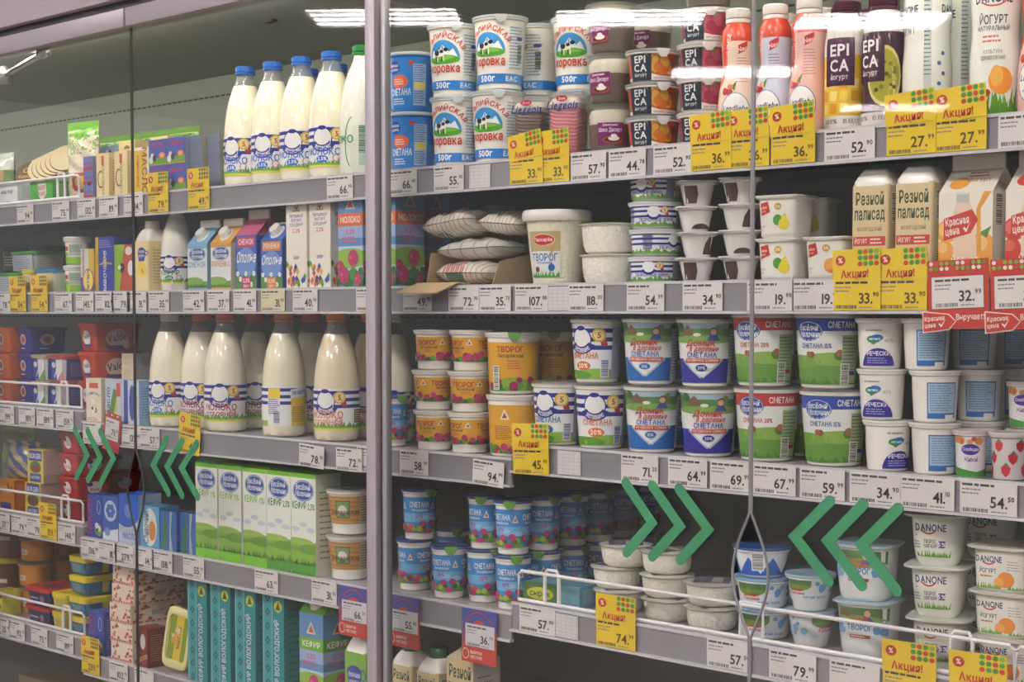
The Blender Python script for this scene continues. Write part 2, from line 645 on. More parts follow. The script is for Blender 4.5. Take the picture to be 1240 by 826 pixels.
door(X_SEAM_L - 3 * DOOR_W, X_SEAM_L - 2 * DOOR_W, True)

def chevron(parent, px3):
    P = [at_plane(px, py, GLASS_Y) for px, py in px3]
    P = [Vector((p.x, p.z)) for p in P]
    t = .0078
    def off(a, b, s):
        d = (b - a).normalized()
        return Vector((-d.y, d.x)) * s
    out = []
    n1, n2 = off(P[0], P[1], t), off(P[1], P[2], t)
    m = (n1 + n2).normalized()
    m = m * (t / max(.5, m.dot(n1.normalized())))
    def capc(c, v, k):
        a0 = math.atan2(v.y, v.x)
        return [c + Vector((math.cos(a0 + math.pi * i / 6), math.sin(a0 + math.pi * i / 6))) * t for i in range(7)]
    out = [P[1] + m] + capc(P[0], n1, 1)[0:] + [P[1] - m] + capc(P[2], -n2, 1)
    n = len(out)
    vs = [(a.x, GLASS_Y - .0012, a.y) for a in out] + [(a.x, GLASS_Y - .0003, a.y) for a in out]
    h = 1 + 7
    def ring(o):
        # two convex-ish halves so the bend stays clean
        return [[o + i for i in range(0, h + 1)], [o + 0] + [o + h] + [o + i for i in range(h + 1, n)]]
    fs = ring(0) + [list(reversed(f)) for f in ring(n)] + [(i, (i + 1) % n, n + (i + 1) % n, n + i) for i in range(n)]
    mb = MB().add(vs, fs)
    o = link('chevron_decal', mb.mesh('chevron_decal', 'chev'), parent)
    o['label'] = 'green chevron arrow sticker on glass'
for dr, ch in ((0, [((91, 520), (106, 551), (93, 578)), ((106.5, 522), (122, 554), (107, 581)), ((122, 523), (138, 555), (123, 584))]),
               (1, [((202, 532), (186, 563), (204.6, 597)), ((220.5, 534.6), (203, 565), (221, 600)), ((238.6, 537), (220.5, 567), (239.7, 602))]),
               (2, [((758, 585), (790, 633), (759, 669)), ((790, 588), (824, 637), (790, 674)), ((822.5, 592), (858, 641), (824, 678))]),
               (3, [((1005.5, 607), (963, 650), (1004, 704)), ((1045.7, 611), (1003, 655), (1044, 709)), ((1088, 616), (1044, 660), (1086, 715))])):
    for c in ch:
        chevron(DOORS[dr], c)

# closer arm of the far left door
p0, p1 = at_plane(6, 91, GLASS_Y + .09), at_plane(53, 64, GLASS_Y + .02)
arm = link('closer_arm', MB().tube([p0, p1], .007, seg=8).mesh('closer_arm', 'chrome'), case)
link('pivot', MB().lathe([(.014, -.02), (.016, -.01), (.016, .012), (.01, .02)], seg=12).mesh('pivot', 'chrome'), arm, p0)
link('bracket', MB().box(-.02, .02, -.008, .008, -.012, .02, b=.003).mesh('bracket', 'chrome'), arm, p1)

# ---- shelves
def shelf(x0, x1, row, bay):
    z = EYEZ + RB[bay][row - 1]
    s = link('shelf', None, case)
    s.location = (0, 0, 0)
    mb = MB()
    mb.box(x0 + .002, x1 - .002, RAIL_Y + .006, BACK_Y - .01, z + .031, z + .046)
    link('deck', mb.mesh('deck', 'shelf'), s)
    solid('price_rail', 'rail', s, (x0 + .001, x1 - .001, RAIL_Y, RAIL_Y + .005, z + .002, z + .046))
    mb = MB()
    mb.box(x0, x1, RAIL_Y - .002, RAIL_Y + .0055, z + .0445, z + .0490)
    mb.box(x0, x1, RAIL_Y - .006, RAIL_Y + .005, z - .0005, z + .0035)
    link('rail_lip', mb.mesh('rail_lip', 'rail_lip'), s)
    return s
SH = {}
for row in range(1, 7):
    for bay, a, b in (('A', X_END_L + .01, X_A), ('B', X_A, X_C), ('C', X_C, X_END_R - .01)):
        SH[row, bay] = shelf(a, b, row, bay)

def guard(x0, x1, row, bay, h=.055, end='R'):
    """white wire fence along the shelf front"""
    z = EYEZ + RB[bay][row - 1] + .050
    y = RAIL_Y + .004
    r = .0032
    mb = MB()
    mb.tube([(x0, y, z + .004), (x0, y, z + h - .006), (x0 + .006, y, z + h), (x1 - .006, y, z + h), (x1, y, z + h - .006), (x1, y, z + .004)], r, closed=True)
    e = .075
    for xc in ((x1 - e,) if end == 'R' else (x0 + e,) if end == 'L' else (x0 + e, x1 - e)):
        for q in (-.0155, .0155):
            mb.tube([(xc + q, y, z + .004), (xc + q, y, z + h)], r)
        mb.tube([(xc - .0155, y, z + h), (xc - .01, y, z + h + .008), (xc + .01, y, z + h + .008), (xc + .0155, y, z + h)], r * .9)
    link('wire_guard', mb.mesh('wire_guard', 'wire'), SH[row, bay])
for row in (1, 3, 4, 5):
    guard(X_END_L + .05, X_A - .008, row, 'A', .052)
guard(X_C + .012, solve_x(1236, RAIL_Y, 1.0) - .01, 4, 'C', .052, 'B')
for xm in (908, ):
    xx = solve_x(xm, RAIL_Y, .97)
    z = EYEZ + RB['C'][3] + .05
    mb = MB()
    mb.tube([(xx - .02, RAIL_Y + .004, z + .004), (xx - .02, RAIL_Y + .004, z + .056), (xx + .02, RAIL_Y + .004, z + .056), (xx + .02, RAIL_Y + .004, z + .004)], .0032)
    link('wire_guard_bracket', mb.mesh('wire_guard_bracket', 'wire'), SH[4, 'C'])
guard(solve_x(1228, RAIL_Y, 1.0), X_END_R - .06, 4, 'C', .052, 'L')

# ================================================================== products
class Proto:
    round = False
    def __init__(s, name, cat, group, h=0.1, r=.04):
        s.name, s.cat, s.group, s.h, s.r = name, cat, group, h, r
        s.parts = []
    def add(s, name, me, parent=None):
        s.parts.append((name, me, parent))
        return len(s.parts) - 1

def spawn(p, loc, rz, label, group=True, tilt=None):
    e = link(p.name, None)
    e.location = loc
    e.rotation_euler = (tilt[0] if tilt else 0, tilt[1] if tilt else 0, rz)
    tagp(e, label, p.cat, p.group if group else None)
    obs = []
    for (n, me, par) in p.parts:
        obs.append(link(n, me, e if par is None else obs[par]))
    return e

QUEUE = []
def queue(p, X, Y, zz, rz, label, group, tilt, row, col):
    if not hasattr(p, 'fp'):
        pts = [q.co for n, me, par in p.parts for q in me.vertices]
        p.fp = (max(abs(q.x) for q in pts), max(abs(q.y) for q in pts), max(math.hypot(q.x, q.y) for q in pts), max(q.z for q in pts))
    hx, hy, rr, top = p.fp
    if p.round:
        hx = hy = rr
    else:
        c, t = abs(math.cos(rz)), abs(math.sin(rz))
        hx, hy = hx * c + hy * t, hx * t + hy * c
    QUEUE.append(dict(p=p, x=X, y=Y, z=zz, rz=rz, label=label, group=group, tilt=tilt, row=row, hx=hx, hy=hy, r=rr if p.round else None, z1=zz + top, col=col))

def settle():
    """packs the stock: stacks are nudged until no two of them run into each other"""
    cols = {}
    for q in QUEUE:
        best = None
        for c in cols.values():
            m = c[0]
            if m['row'] == q['row'] and m['p'].name == q['p'].name and abs(m['x'] - q['x']) < .022 and abs(m['y'] - q['y']) < .02 and all(abs(q['z'] - i['z']) > .02 for i in c):
                best = c
        if best is None:
            cols[len(cols)] = [q]
        else:
            best.append(q)
    bodies = [dict(it=c, dx=0.0, dy=0.0, w=min(i['y'] for i in c)) for c in cols.values()]
    pairs = []
    for i, a in enumerate(bodies):
        for b in bodies[i + 1:]:
            if abs(a['it'][0]['x'] - b['it'][0]['x']) < .25:
                pr = [(m, n) for m in a['it'] for n in b['it'] if m['z'] < n['z1'] - .0005 and n['z'] < m['z1'] - .0005]
                if pr:
                    pairs.append((a, b, pr))
    for step in range(160):
        moved = False
        for a, b, pr in pairs:
            for m, n in pr:
                ax, ay, bx, by = m['x'] + a['dx'], m['y'] + a['dy'], n['x'] + b['dx'], n['y'] + b['dy']
                vx, vy = bx - ax, by - ay
                if m['r'] and n['r']:
                    d = math.hypot(vx, vy) or 1e-6
                    pen = m['r'] + n['r'] + .0006 - d
                    ux, uy = vx / d, vy / d
                else:
                    px_, py_ = m['hx'] + n['hx'] + .0006 - abs(vx), m['hy'] + n['hy'] + .0006 - abs(vy)
                    if px_ <= 0 or py_ <= 0:
                        continue
                    if px_ < py_:
                        pen, ux, uy = px_, math.copysign(1, vx), 0.0
                    else:
                        pen, ux, uy = py_, 0.0, math.copysign(1, vy)
                if pen <= 1e-5:
                    continue
                moved = True
                # the one in front hardly moves, the one behind gives way
                dyy = abs(by - ay)
                wa, wb = (.5, .5) if dyy < .035 else ((.15, .85) if by > ay else (.85, .15))
                a['dx'] -= ux * pen * wa
                a['dy'] -= uy * pen * wa
                b['dx'] += ux * pen * wb
                b['dy'] += uy * pen * wb
        for a in bodies:
            lim = max(RAIL_Y + .0085 + i['hy'] - i['y'] for i in a['it'])
            a['dy'] = max(a['dy'], lim)
            lim = min(BACK_Y - .004 - i['hy'] - i['y'] for i in a['it'])
            a['dy'] = min(a['dy'], lim)
            for i in a['it']:
                if i['row'] < 3:
                    continue
                lo, hi = {'A': (X_END_L, X_A), 'B': (X_A, X_C), 'C': (X_C, X_END_R)}[i['col']]
                a['dx'] = min(max(a['dx'], lo + .003 + i['hx'] - i['x']), hi - .003 - i['hx'] - i['x'])
        if not moved:
            break
    for c in bodies:
        for q in c['it']:
            spawn(q['p'], (q['x'] + c['dx'], q['y'] + c['dy'], q['z']), q['rz'], q['label'], q['group'], q['tilt'])

def put(p, px, row, label, dy=None, lvl=0.0, a=None, rot=0.0, bay=None, tilt=None, group=True, z=None):
    """px: picture column of the thing's axis; dy: how far its axis stands behind the rail;
    a: how far (deg) the label's middle is turned away from the viewer, or rot: turn from square-on"""
    if dy is None:
        dy = p.r + .014
    Y = RAIL_Y + dy
    X = solve_x(px, Y, EYEZ)
    b = bay or bay_of(X)
    zz = (surf(row, b) if z is None else z) + lvl
    X = solve_x(px, Y, zz + p.h / 2)
    rz = R(rot)
    if a is not None:
        rz = math.atan2(-X, Y) + R(a)
    queue(p, X, Y, zz + .0006, rz, label, group, tilt, row, b)

WHITE, CREAM = '#f1efe9', '#efe9d2'

def cup(name, rb, rt, h, art, lab, group, cat='cup', body=WHITE, lid='#e9e7e2', lidmat='gloss', rim=.0028, foot=.0, lidh=.0025, ang=340,
        artbg=None, bodymat='gloss', tab=None, tabang=-20, fluted=False, dome=0.0):
    p = Proto(name, cat, group, h + lidh, rt + rim)
    p.round = True
    def rr(z):
        return rb + (rt - rb) * max(0, z - foot) / (h - foot)
    fl = (lambda a, z: 1 + (.012 if (z < foot and int(a * 28 / math.pi) % 2) else 0)) if fluted else None
    mb = MB()
    prof = [(rb * .9, 0), (rb * .97, .002)]
    if foot:
        prof += [(rb * .96, foot - .003), (rb, foot)]
    prof += [(rr(h * .5), h * .5), (rr(h - .007), h - .007), (rt + rim * .9, h - .0055), (rt + rim, h - .003), (rt + rim, h - .001)]
    mb.lathe(prof, body, seg=56 if fluted else 32, flute=fl)
    p.add('body', mb.mesh(name + '_body', bodymat))
    mb = MB()
    e = rt + rim + .0012
    mb.lathe([(e - .001, h - .0035), (e, h - .002), (e, h + lidh * .6), (e - .003, h + lidh), (e * .86, h + lidh + dome * .2), (e * .80, h + lidh * .7 + dome), (.001, h + lidh * .7 + dome * 1.2)], lid, seg=32)
    i = p.add('lid', mb.mesh(name + '_lid', lidmat))
    if tab:
        mb = MB()
        e2 = e + .0006
        rings = []
        for k, (q, zz) in enumerate(((e2 - .004, h + lidh + .0006), (e2 + .0012, h + lidh * .5), (e2 + .0016, h - .006), (e2 + .0010, h - .012))):
            hw = (.011, .011, .009, .004)[k]
            row = []
            for t in (-1, -.5, 0, .5, 1):
                an = R(tabang) + t * hw / e
                row.append((q * math.sin(an), -q * math.cos(an), zz))
            rings.append(row)
        mb.loft(rings, tab, False, False, closed=False)
        p.add('pull_tab', mb.mesh(name + '_tab', 'film'), i)
    if art:
        z0, z1 = lab
        w = R(ang) * (rr(z0) + rr(z1)) / 2
        c = Art(w, z1 - z0, artbg)
        art(c, w, z1 - z0)
        mb = MB()
        c.into(mb, wrap_fn(rr(z0) + .0003, rr(z1) + .0003, z0, z1 - z0, w), cut=.007)
        p.add('label', mb.mesh(name + '_label', 'gloss', fix=False))
    return p

def box_pack(name, w, d, h, group, col, front=None, right=None, left=None, top=None, mat='print', b=.0015, cat='carton'):
    p = Proto(name, cat, group, h, d / 2)
    mb = MB().box(-w / 2, w / 2, -d / 2, d / 2, 0, h, col, b=b)
    i = p.add('body', mb.mesh(name + '_body', mat))
    for side, fn, W, H, ff in (('front_print', front, w, h, face_fn('F', -w / 2, -d / 2, 0, w)), ('side_print', right, d, h, face_fn('R', w / 2, -d / 2, 0, d)),
                               ('left_print', left, d, h, face_fn('L', -w / 2, d / 2, 0, d)), ('top_print', top, w, d, face_fn('T', -w / 2, -d / 2, h, w))):
        if fn:
            m = .0008
            c = Art(W, H)
            fn(c, W, H)
            mb = MB()
            c.into(mb, ff)
            p.add(side, mb.mesh(name + '_' + side, mat, fix=False))
    return p

def gable(name, w, d, hb, hr, hf, group, col, front=None, right=None, roofcol=None, roofart=None, cap=None, capx=0.0, fincol='#f4f2ea', cat='carton'):
    p = Proto(name, cat, group, hb + hr + hf, d / 2)
    W, D = w / 2, d / 2
    rc = roofcol or col
    mb = MB().box(-W, W, -D, D, 0, hb, col, b=.0012)
    p.add('body', mb.mesh(name + '_body', 'print'))
    t = .003
    zt = hb + hr
    mb = MB()
    vs = [(-W, -D, hb), (W, -D, hb), (W, D, hb), (-W, D, hb), (-W * .98, -t, zt), (W * .98, -t, zt), (W * .98, t, zt), (-W * .98, t, zt),
          (W * .45, 0, hb + hr * .75), (-W * .45, 0, hb + hr * .75)]
    fs = [(0, 1, 5, 4), (2, 3, 7, 6), (1, 8, 5), (1, 2, 8), (2, 6, 8), (5, 8, 6), (0, 4, 9), (0, 9, 3), (3, 9, 7), (4, 7, 9), (4, 5, 6, 7)]
    mb.add(vs, fs, rc)
    p.add('roof', mb.mesh(name + '_roof', 'print', angle=15))
    mb = MB().box(-W * .98, W * .98, -t, t, zt - .001, zt + hf, fincol, b=.001)
    p.add('fin', mb.mesh(name + '_fin', 'print'))
    for nm, fn, ww, ff in (('front_print', front, w, face_fn('F', -W, -D, 0, w)), ('side_print', right, d, face_fn('R', W, -D, 0, d))):
        if fn:
            c = Art(ww, hb)
            fn(c, ww, hb)
            mb = MB()
            c.into(mb, ff)
            p.add(nm, mb.mesh(name + nm, 'print', fix=False))
    if roofart:
        L = math.hypot(D - t, hr)
        c = Art(w, L)
        roofart(c, w, L)
        ny, nz = -hr / L, (D - t) / L
        mb = MB()
        c.into(mb, lambda u, v, o: (-W + u, -D + v / L * (D - t) + ny * o, hb + v / L * hr + nz * o))
        p.add('roof_print', mb.mesh(name + '_rp', 'print', fix=False))
    if cap:
        y, z = -D * .5, hb + hr * .5
        mb = MB().lathe([(.017, 0), (.017, .003), (.0125, .0035), (.0125, .014), (.011, .016), (.001, .016)], cap, seg=20, flute=lambda a, zz: 1)
        an = math.atan2(hr, D - t)
        mt = Matrix.Translation((capx, y, z - .002)) @ Matrix.Rotation(an, 4, 'X')
        mb.v = [tuple(mt @ Vector(q)) for q in mb.v]
        p.add('cap', mb.mesh(name + '_cap', 'gloss'))
    return p

def bottle(name, prof, group, bodycol, capcol, capr, capz, caph, label=None, art=None, neck=None, mat='milk', seg=30, cat='bottle', capflute=True, ang=352, bg=None, shoulder=None):
    """prof: (r, z) from base up; label: (z0, z1); neck: z above which the bottle is clear"""
    p = Proto(name, cat, group, capz + caph, max(r for r, z in prof))
    p.round = True
    fl = lambda a, z: 1 + (.035 * math.cos(a * 9) if z < .010 else 0)
    low = [q for q in prof if neck is None or q[1] <= neck]
    mb = MB().lathe(low, bodycol, seg=54 if seg >= 30 else seg, flute=fl if seg >= 30 else None)
    p.add('body', mb.mesh(name + '_body', mat))
    if neck is not None:
        up = [low[-1]] + [q for q in prof if q[1] > neck]
        mb = MB().lathe(up, '#ffffff', seg=seg, cap0=False, cap1=False)
        p.add('neck', mb.mesh(name + '_neck', 'neck'))
    mb = MB()
    fl2 = (lambda a, z: 1 + .012 * math.cos(a * 20)) if capflute else None
    mb.lathe([(capr * .97, capz + caph * .34), (capr, capz + caph * .38), (capr, capz + caph - .002), (capr - .002, capz + caph), (.001, capz + caph)], capcol, seg=40, flute=fl2)
    ci = p.add('cap', mb.mesh(name + '_cap', 'gloss'))
    mb = MB().lathe([(capr * .96, capz), (capr * 1.01, capz + .001), (capr * 1.01, capz + caph * .28), (capr * .96, capz + caph * .30)], capcol, seg=32)
    p.add('tamper_ring', mb.mesh(name + '_ring', 'gloss'), ci)
    def rz(z):
        for (r0, z0), (r1, z1) in zip(prof, prof[1:]):
            if z0 <= z <= z1 and z1 > z0:
                return r0 + (r1 - r0) * (z - z0) / (z1 - z0)
        return prof[-1][0]
    if art:
        z0, z1 = label
        rm = max(rz(z0), rz(z1))
        w = R(ang) * rm
        c = Art(w, z1 - z0, bg)
        art(c, w, z1 - z0)
        mb = MB()
        def fn(u, v, off):
            an = (u - w / 2) / rm
            r = rz(z0 + v) + .0006 + off
            return (r * math.sin(an), -r * math.cos(an), z0 + v)
        c.into(mb, fn, cut=.007, vcuts=[z - z0 for r_, z in prof if z0 < z < z1])
        p.add('label', mb.mesh(name + '_label', 'gloss', fix=False))
    return p

# ------------------------------------------------------------------ pictures on the packs
NAVY, SKY, GRN = '#26308c', '#4f93d2', '#4d9a2f'

def village_roundel(c, x, y, r):
    """white roundel with blue name ribbon (no figure)"""
    c.ell(x, y, r * .92, r * .98, '#f0f1f1')
    c.ring(x, y, r * .95, r * 1.0, r * .10, NAVY, a0=-30, a1=210)
    c.ell(x, y + r * .92, r * .40, r * .20, NAVY)
    c.ring(x, y - r * .02, r * 1.32, r * 1.22, r * .62, NAVY, a0=202, a1=338, n=16)
    c.text('ПРОСТОКВАШИНО', x, y - r * 1.08, r * .33, '#ffffff', maxw=r * 1.75, arc=-r * 1.4)

def medal(c, x, y, r):
    for i in range(2):
        c.poly([(x + r * .1 + i * r * .5, y - r * .6), (x + r * .5 + i * r * .5, y - r * .5), (x + r * .8 + i * r * .5, y - r * 1.7), (x + r * .3 + i * r * .4, y - r * 1.4)], '#a8323c')
    c.ell(x, y, r, r, '#d9b44a', n=16)
    c.ell(x, y, r * .75, r * .75, '#f0dc94', n=16)
    c.text('5', x, y - r * .4, r * .85, '#a0342f')

def stripes(c, x0, x1, ys, t, col=NAVY):
    for y in ys:
        c.rect(x0, y, x1, y + t, col)

def art_milk(word, col, sub=None, grass=True, back=False):
    def f(c, w, h):
        c.rect(0, 0, w, h, '#eef0f2')
        stripes(c, 0, w, (h * .54, h * .70, h * .87), h * .085)
        if back:
            c.rect(w * .37, 0, w * .47, h * .78, '#e9e9ee')
            c.rect(w * .375, h * .70, w * .47, h * .95, '#f0d23c')
            c.lines(w * .375, h * .3, w * .47, h * .7, 8, '#56549a')
            c.barcode(w * .42, h * .08, w * .465, h * .35, '#3b3a86', vert=True)
            c.rect(w * .55, 0, w * .70, h * .88, '#d8b93a')
            c.poly([(w * .545, h * .7), (w * .71, h * .75), (w * .71, h), (w * .545, h * .92)], '#dedee6')
            c.text('ПРАВИЛО', w * .625, h * .80, h * .09, NAVY, maxw=w * .13, rot=5)
            c.lines(w * .56, h * .1, w * .69, h * .5, 8, '#8a6a20')
            c.rect(0, 0, w * .37, h * .14, '#8fb94a')
        else:
            c.rect(0, 0, w, h * .10, '#8fb94a')
            c.grass(0, w, h * .08, h * .16, 60, '#5c9a4c', 4)
            c.rect(0, 0, w, h * .045, '#e6d94c')
            village_roundel(c, w * .5, h * .70, h * .27)
            medal(c, w * .605, h * .80, h * .15)
            c.text(word, w * .5, h * .30, h * .16, col, maxw=w * .26)
            if sub:
                c.text(sub, w * .5, h * .14, h * .11, col, maxw=w * .25)
            else:
                c.ell(w * .5, h * .20, w * .045, h * .085, col)
                c.text('2,5%', w * .5, h * .165, h * .08, '#ffffff', maxw=w * .07)
            c.ring(w * .60, h * .22, h * .09, h * .09, h * .02, '#c8606a')
            c.rect(w * .72, h * .18, w * .84, h * .5, '#7a6a34')
            c.lines(w * .73, h * .2, w * .83, h * .48, 5, '#e8e0b8')
    return f

MILKPROF = [(.034, 0), (.041, .004), (.0435, .012), (.0435, .100), (.0428, .106), (.0423, .120), (.0395, .145), (.034, .172), (.0265, .196), (.0232, .2035), (.021, .209), (.0175, .216), (.0165, .224), (.0165, .228)]
def milk_bottle(name, cap, word, col, sub=None, milk='#f6f2dc', back=False, group='striped-label milk bottles', neck=.204):
    return bottle(name, MILKPROF, group, milk, cap, .0195, .226, .017, (.022, .100), art_milk(word, col, sub, back=back), neck=neck)

def green_arc(c, w, h):
    c.ring(w * .46, h * .45, w * .07, h * .5, .0022, '#2f9a58', a0=100, a1=265)
    c.rect(w * .50, h * .02, w * .58, h * .78, '#bcd6bf')
    c.barcode(w * .50, h * .25, w * .545, h * .76, '#35603f', vert=True)
    c.lines(w * .555, h * .1, w * .60, h * .72, 9, '#35603f')
    c.text('МОЛОКО', w * .30, h * .45, h * .14, '#2f9a58')

P = {}
P['milk_blue'] = milk_bottle('milk_bottle', '#2f6fd0', 'МОЛОКО', '#2a66c8')
P['milk_white'] = milk_bottle('milk_bottle', '#eceae4', 'МОЛОКО', '#3d86cf', neck=.204)
P['milk_pink'] = milk_bottle('milk_bottle', '#d8674c', 'МОЛОКО', '#a83440', 'ОТБОРНОЕ', neck=.204)
P['milk_back'] = milk_bottle('milk_bottle', '#e58a34', 'МОЛОКО', '#a83440', back=True, milk='#efead2')
P['milk_orange'] = milk_bottle('milk_bottle', '#e5872a', 'МОЛОКО', '#e0853a', 'ТОПЛЁНОЕ', milk='#e9dcc2', neck=.204)
KPROF = [(r * .80, z * .765) for r, z in MILKPROF]
P['kefir_bottle'] = bottle('kefir_bottle', KPROF, None, '#f0efe4', '#e8e8e4', .016, .173, .013, (.017, .0765), art_milk('КЕФИР', '#2f7a4e'))
P['milk_green'] = bottle('milk_bottle', MILKPROF, None, '#eef0e2', '#2f8a4a', .0195, .226, .018, (.018, .115), green_arc)

# ---- cups of the top shelf
def art_alpine(c, w, h):
    x = w * .5
    c.rect(0, 0, w, h * .15, '#2f7fd0')
    c.text('500г', x - .004, h * .03, h * .10, '#ffffff')
    c.rect(x + .030, h * .005, x + .066, h * .145, '#5b9be0')
    c.text('EAC', x + .042, h * .035, h * .08, '#f2f4f8')
    q, y0 = .031, h * .50
    c.ell(x - .002, y0, q, h * .32, '#3f95d8', a0=0, a1=180)
    c.poly([(x - q, y0), (x - .022, h * .66), (x - .012, h * .60), (x - .002, h * .74), (x + .010, h * .62), (x + .017, h * .68), (x + q - .004, y0)], '#e8f0f6')
    c.ell(x - .002, y0, q, h * .075, '#55a52e')
    c.ell(x + .004, h * .53, .016, h * .03, '#7fbc4a')
    for k, dx in enumerate((-.017, -.013, -.005, -.001)):
        c.rect(x + dx, h * .47, x + dx + .002, h * .58, '#f0eeea' if k % 2 else '#2b2b2e')
    c.ell(x - .009, h * .60, .0115, h * .055, '#f4f2ee')
    c.ell(x - .014, h * .61, .0055, h * .05, '#2b2b2e', n=10)
    c.ell(x - .004, h * .63, .004, h * .03, '#2b2b2e', n=8)
    c.ell(x + .004, h * .66, .0045, h * .035, '#2b2b2e', n=8)
    c.text('АЛЬПИЙСКАЯ', x - .002, h * .855, h * .085, '#c9463e', arc=.038, maxw=.086)
    c.text('коровка', x - .002, h * .29, h * .14, '#c93a34', maxw=.062)
    c.lines(x + .036, h * .22, x + .066, h * .92, 14, '#6b9fcb', thick=.3)
    c.barcode(x + .052, h * .32, x + .062, h * .62, '#3a3a46', vert=True)
    c.ell(x + .056, h * .72, .007, h * .03, '#5a4fae')
P['alpine'] = cup('sour_cream_cup', .038, .0445, .122, art_alpine, (.010, .114), 'tall white cups with cow emblem', lid='#c9d4dd', lidh=.002, tab='#c2c8cf', tabang=30)

def art_blue(c, w, h):
    c.rect(0, 0, w, h, '#2f7fce')
    x = w * .5
    c.ell(x - .018, h * .80, .013, h * .13, '#2b3f9a')
    c.text('Большая', x - .018, h * .81, h * .06, '#e4e8f4', maxw=.02)
    c.text('кружка', x - .018, h * .73, h * .06, '#e4e8f4', maxw=.018)
    c.ell(x - .006, h * .52, .017, h * .13, '#e06a44')
    c.lines(x - .018, h * .45, x + .006, h * .58, 3, '#f6dccf')
    c.text('СМЕТАНА', x - .006, h * .25, h * .13, '#eef2f8', maxw=.044)
    c.lines(x - .022, h * .06, x + .008, h * .2, 3, '#cfe0f2')
    c.rect(x + .020, h * .05, x + .044, h * .86, '#9dbbe0')
    c.lines(x + .021, h * .5, x + .043, h * .85, 8, '#4a63a8')
    c.rect(x + .022, h * .36, x + .043, h * .5, '#dcc86a')
    c.lines(x + .021, h * .08, x + .043, h * .34, 6, '#4a63a8')
    c.ell(x + .016, h * .88, .005, h * .04, '#c8343c')
P['blue_cup'] = cup('sour_cream_cup', .037, .041, .103, art_blue, (.006, .096), 'bright blue sour cream cups', body='#2f7fce', lid='#d8dde4')

def art_dessert(c, w, h):
    x = w * .5
    c.rect(x - .021, h * .08, x + .021, h * .98, '#7b2a6e')
    c.text('Даниссимо', x, h * .84, h * .09, '#f0e4ee', maxw=.024)
    c.text('Шоко Десерт', x, h * .60, h * .16, '#f0e4ee', maxw=.038)
    c.ell(x + .004, h * .26, .017, h * .17, '#5a2f24')
    c.ring(x + .004, h * .26, .0165, h * .165, .0025, '#a05a3c')
    c.ell(x + .006, h * .32, .009, h * .10, '#f1ece6')
    c.ell(x + .006, h * .42, .005, h * .08, '#f6f2ec')
def dessert():
    p = cup('dessert_cup', .0345, .0395, .076, art_dessert, (.012, .050), 'chocolate desserts in clear cups', body='#cfc8bf', lid='#d9d8d2', lidmat='clear', bodymat='clear', artbg=None)
    mb = MB().lathe([(.031, .003), (.0335, .006), (.0362, .047)], '#6b5648', seg=28)
    p.add('chocolate', mb.mesh('chocolate', 'gloss'))
    rr = random.Random(3)
    ph = [rr.uniform(0, 6) for _ in range(4)]
    mb = MB().lathe([(.0363, .0475), (.0375, .062), (.034, .070), (.02, .073), (.001, .074)], '#e9e3d2', seg=28,
                    flute=lambda a, z: 1 + .01 * math.sin(a * 5 + z * 400) + .01 * math.sin(a * 9))
    p.add('whipped_cream', mb.mesh('whipped_cream', 'gloss'))
    return p
P['dessert'] = dessert()

def art_epica(fruit, cols):
    def f(c, w, h):
        x = w * .5
        c.rect(0, 0, w, h, '#e9e4de')
        c.rect(x + .010, h * .14, x + .078, h * .98, cols[0])
        c.rect(0, h * .12, x - .02, h, cols[0])
        c.blobs(x + .012, h * .3, x + .045, h * .85, 14, .004, .009, cols[1:3], 5)
        c.poly([(x + .016, h * .98), (x + .035, h * .80), (x + .040, h * .98)], cols[3])
        c.poly([(x + .010, h * .98), (x + .013, h * .7), (x + .020, h * .95)], cols[3])
        c.lines(x + .044, h * .5, x + .062, h * .8, 5, '#6a4a50')
        c.poly([(x + .008, h * .30), (x + .03, h * .16), (x + .08, h * .13), (x + .08, 0), (x + .008, 0)], '#e6e2de')
        c.lines(x + .02, h * .03, x + .06, h * .12, 2, '#8a5a60')
        c.rect(x - .020, 0, x + .017, h, '#2d3646')
        c.text('EPI', x - .0015, h * .64, h * .26, '#eceef0', maxw=.027)
        c.text('CA', x - .0015, h * .33, h * .26, '#eceef0', maxw=.025)
        c.text('йогурт', x - .0015, h * .15, h * .11, '#d4d8dc', maxw=.024)
        c.poly([(x + .009, h * .90), (x + .013, h * 1.0), (x + .005, h * .96)], '#6fae3c')
    return f
P['epica_mango'] = cup('yogurt_cup', .035, .0405, .0495, art_epica('m', ('#b9533a', '#d0a24a', '#c8702e', '#dcc050')), (.003, .045), 'squat yogurt cups with dark square label', lid='#d6d3cf', lidmat='foil', lidh=.0015, tab='#cfd0d2', tabang=50)
P['epica_rasp'] = cup('yogurt_cup', .035, .0405, .0495, art_epica('r', ('#b04a5e', '#c05a72', '#a03a52', '#6a9a44')), (.003, .045), 'squat yogurt cups with dark square label', lid='#cfcccb', lidmat='gloss', lidh=.0015, tab='#cfc8c8', tabang=40)

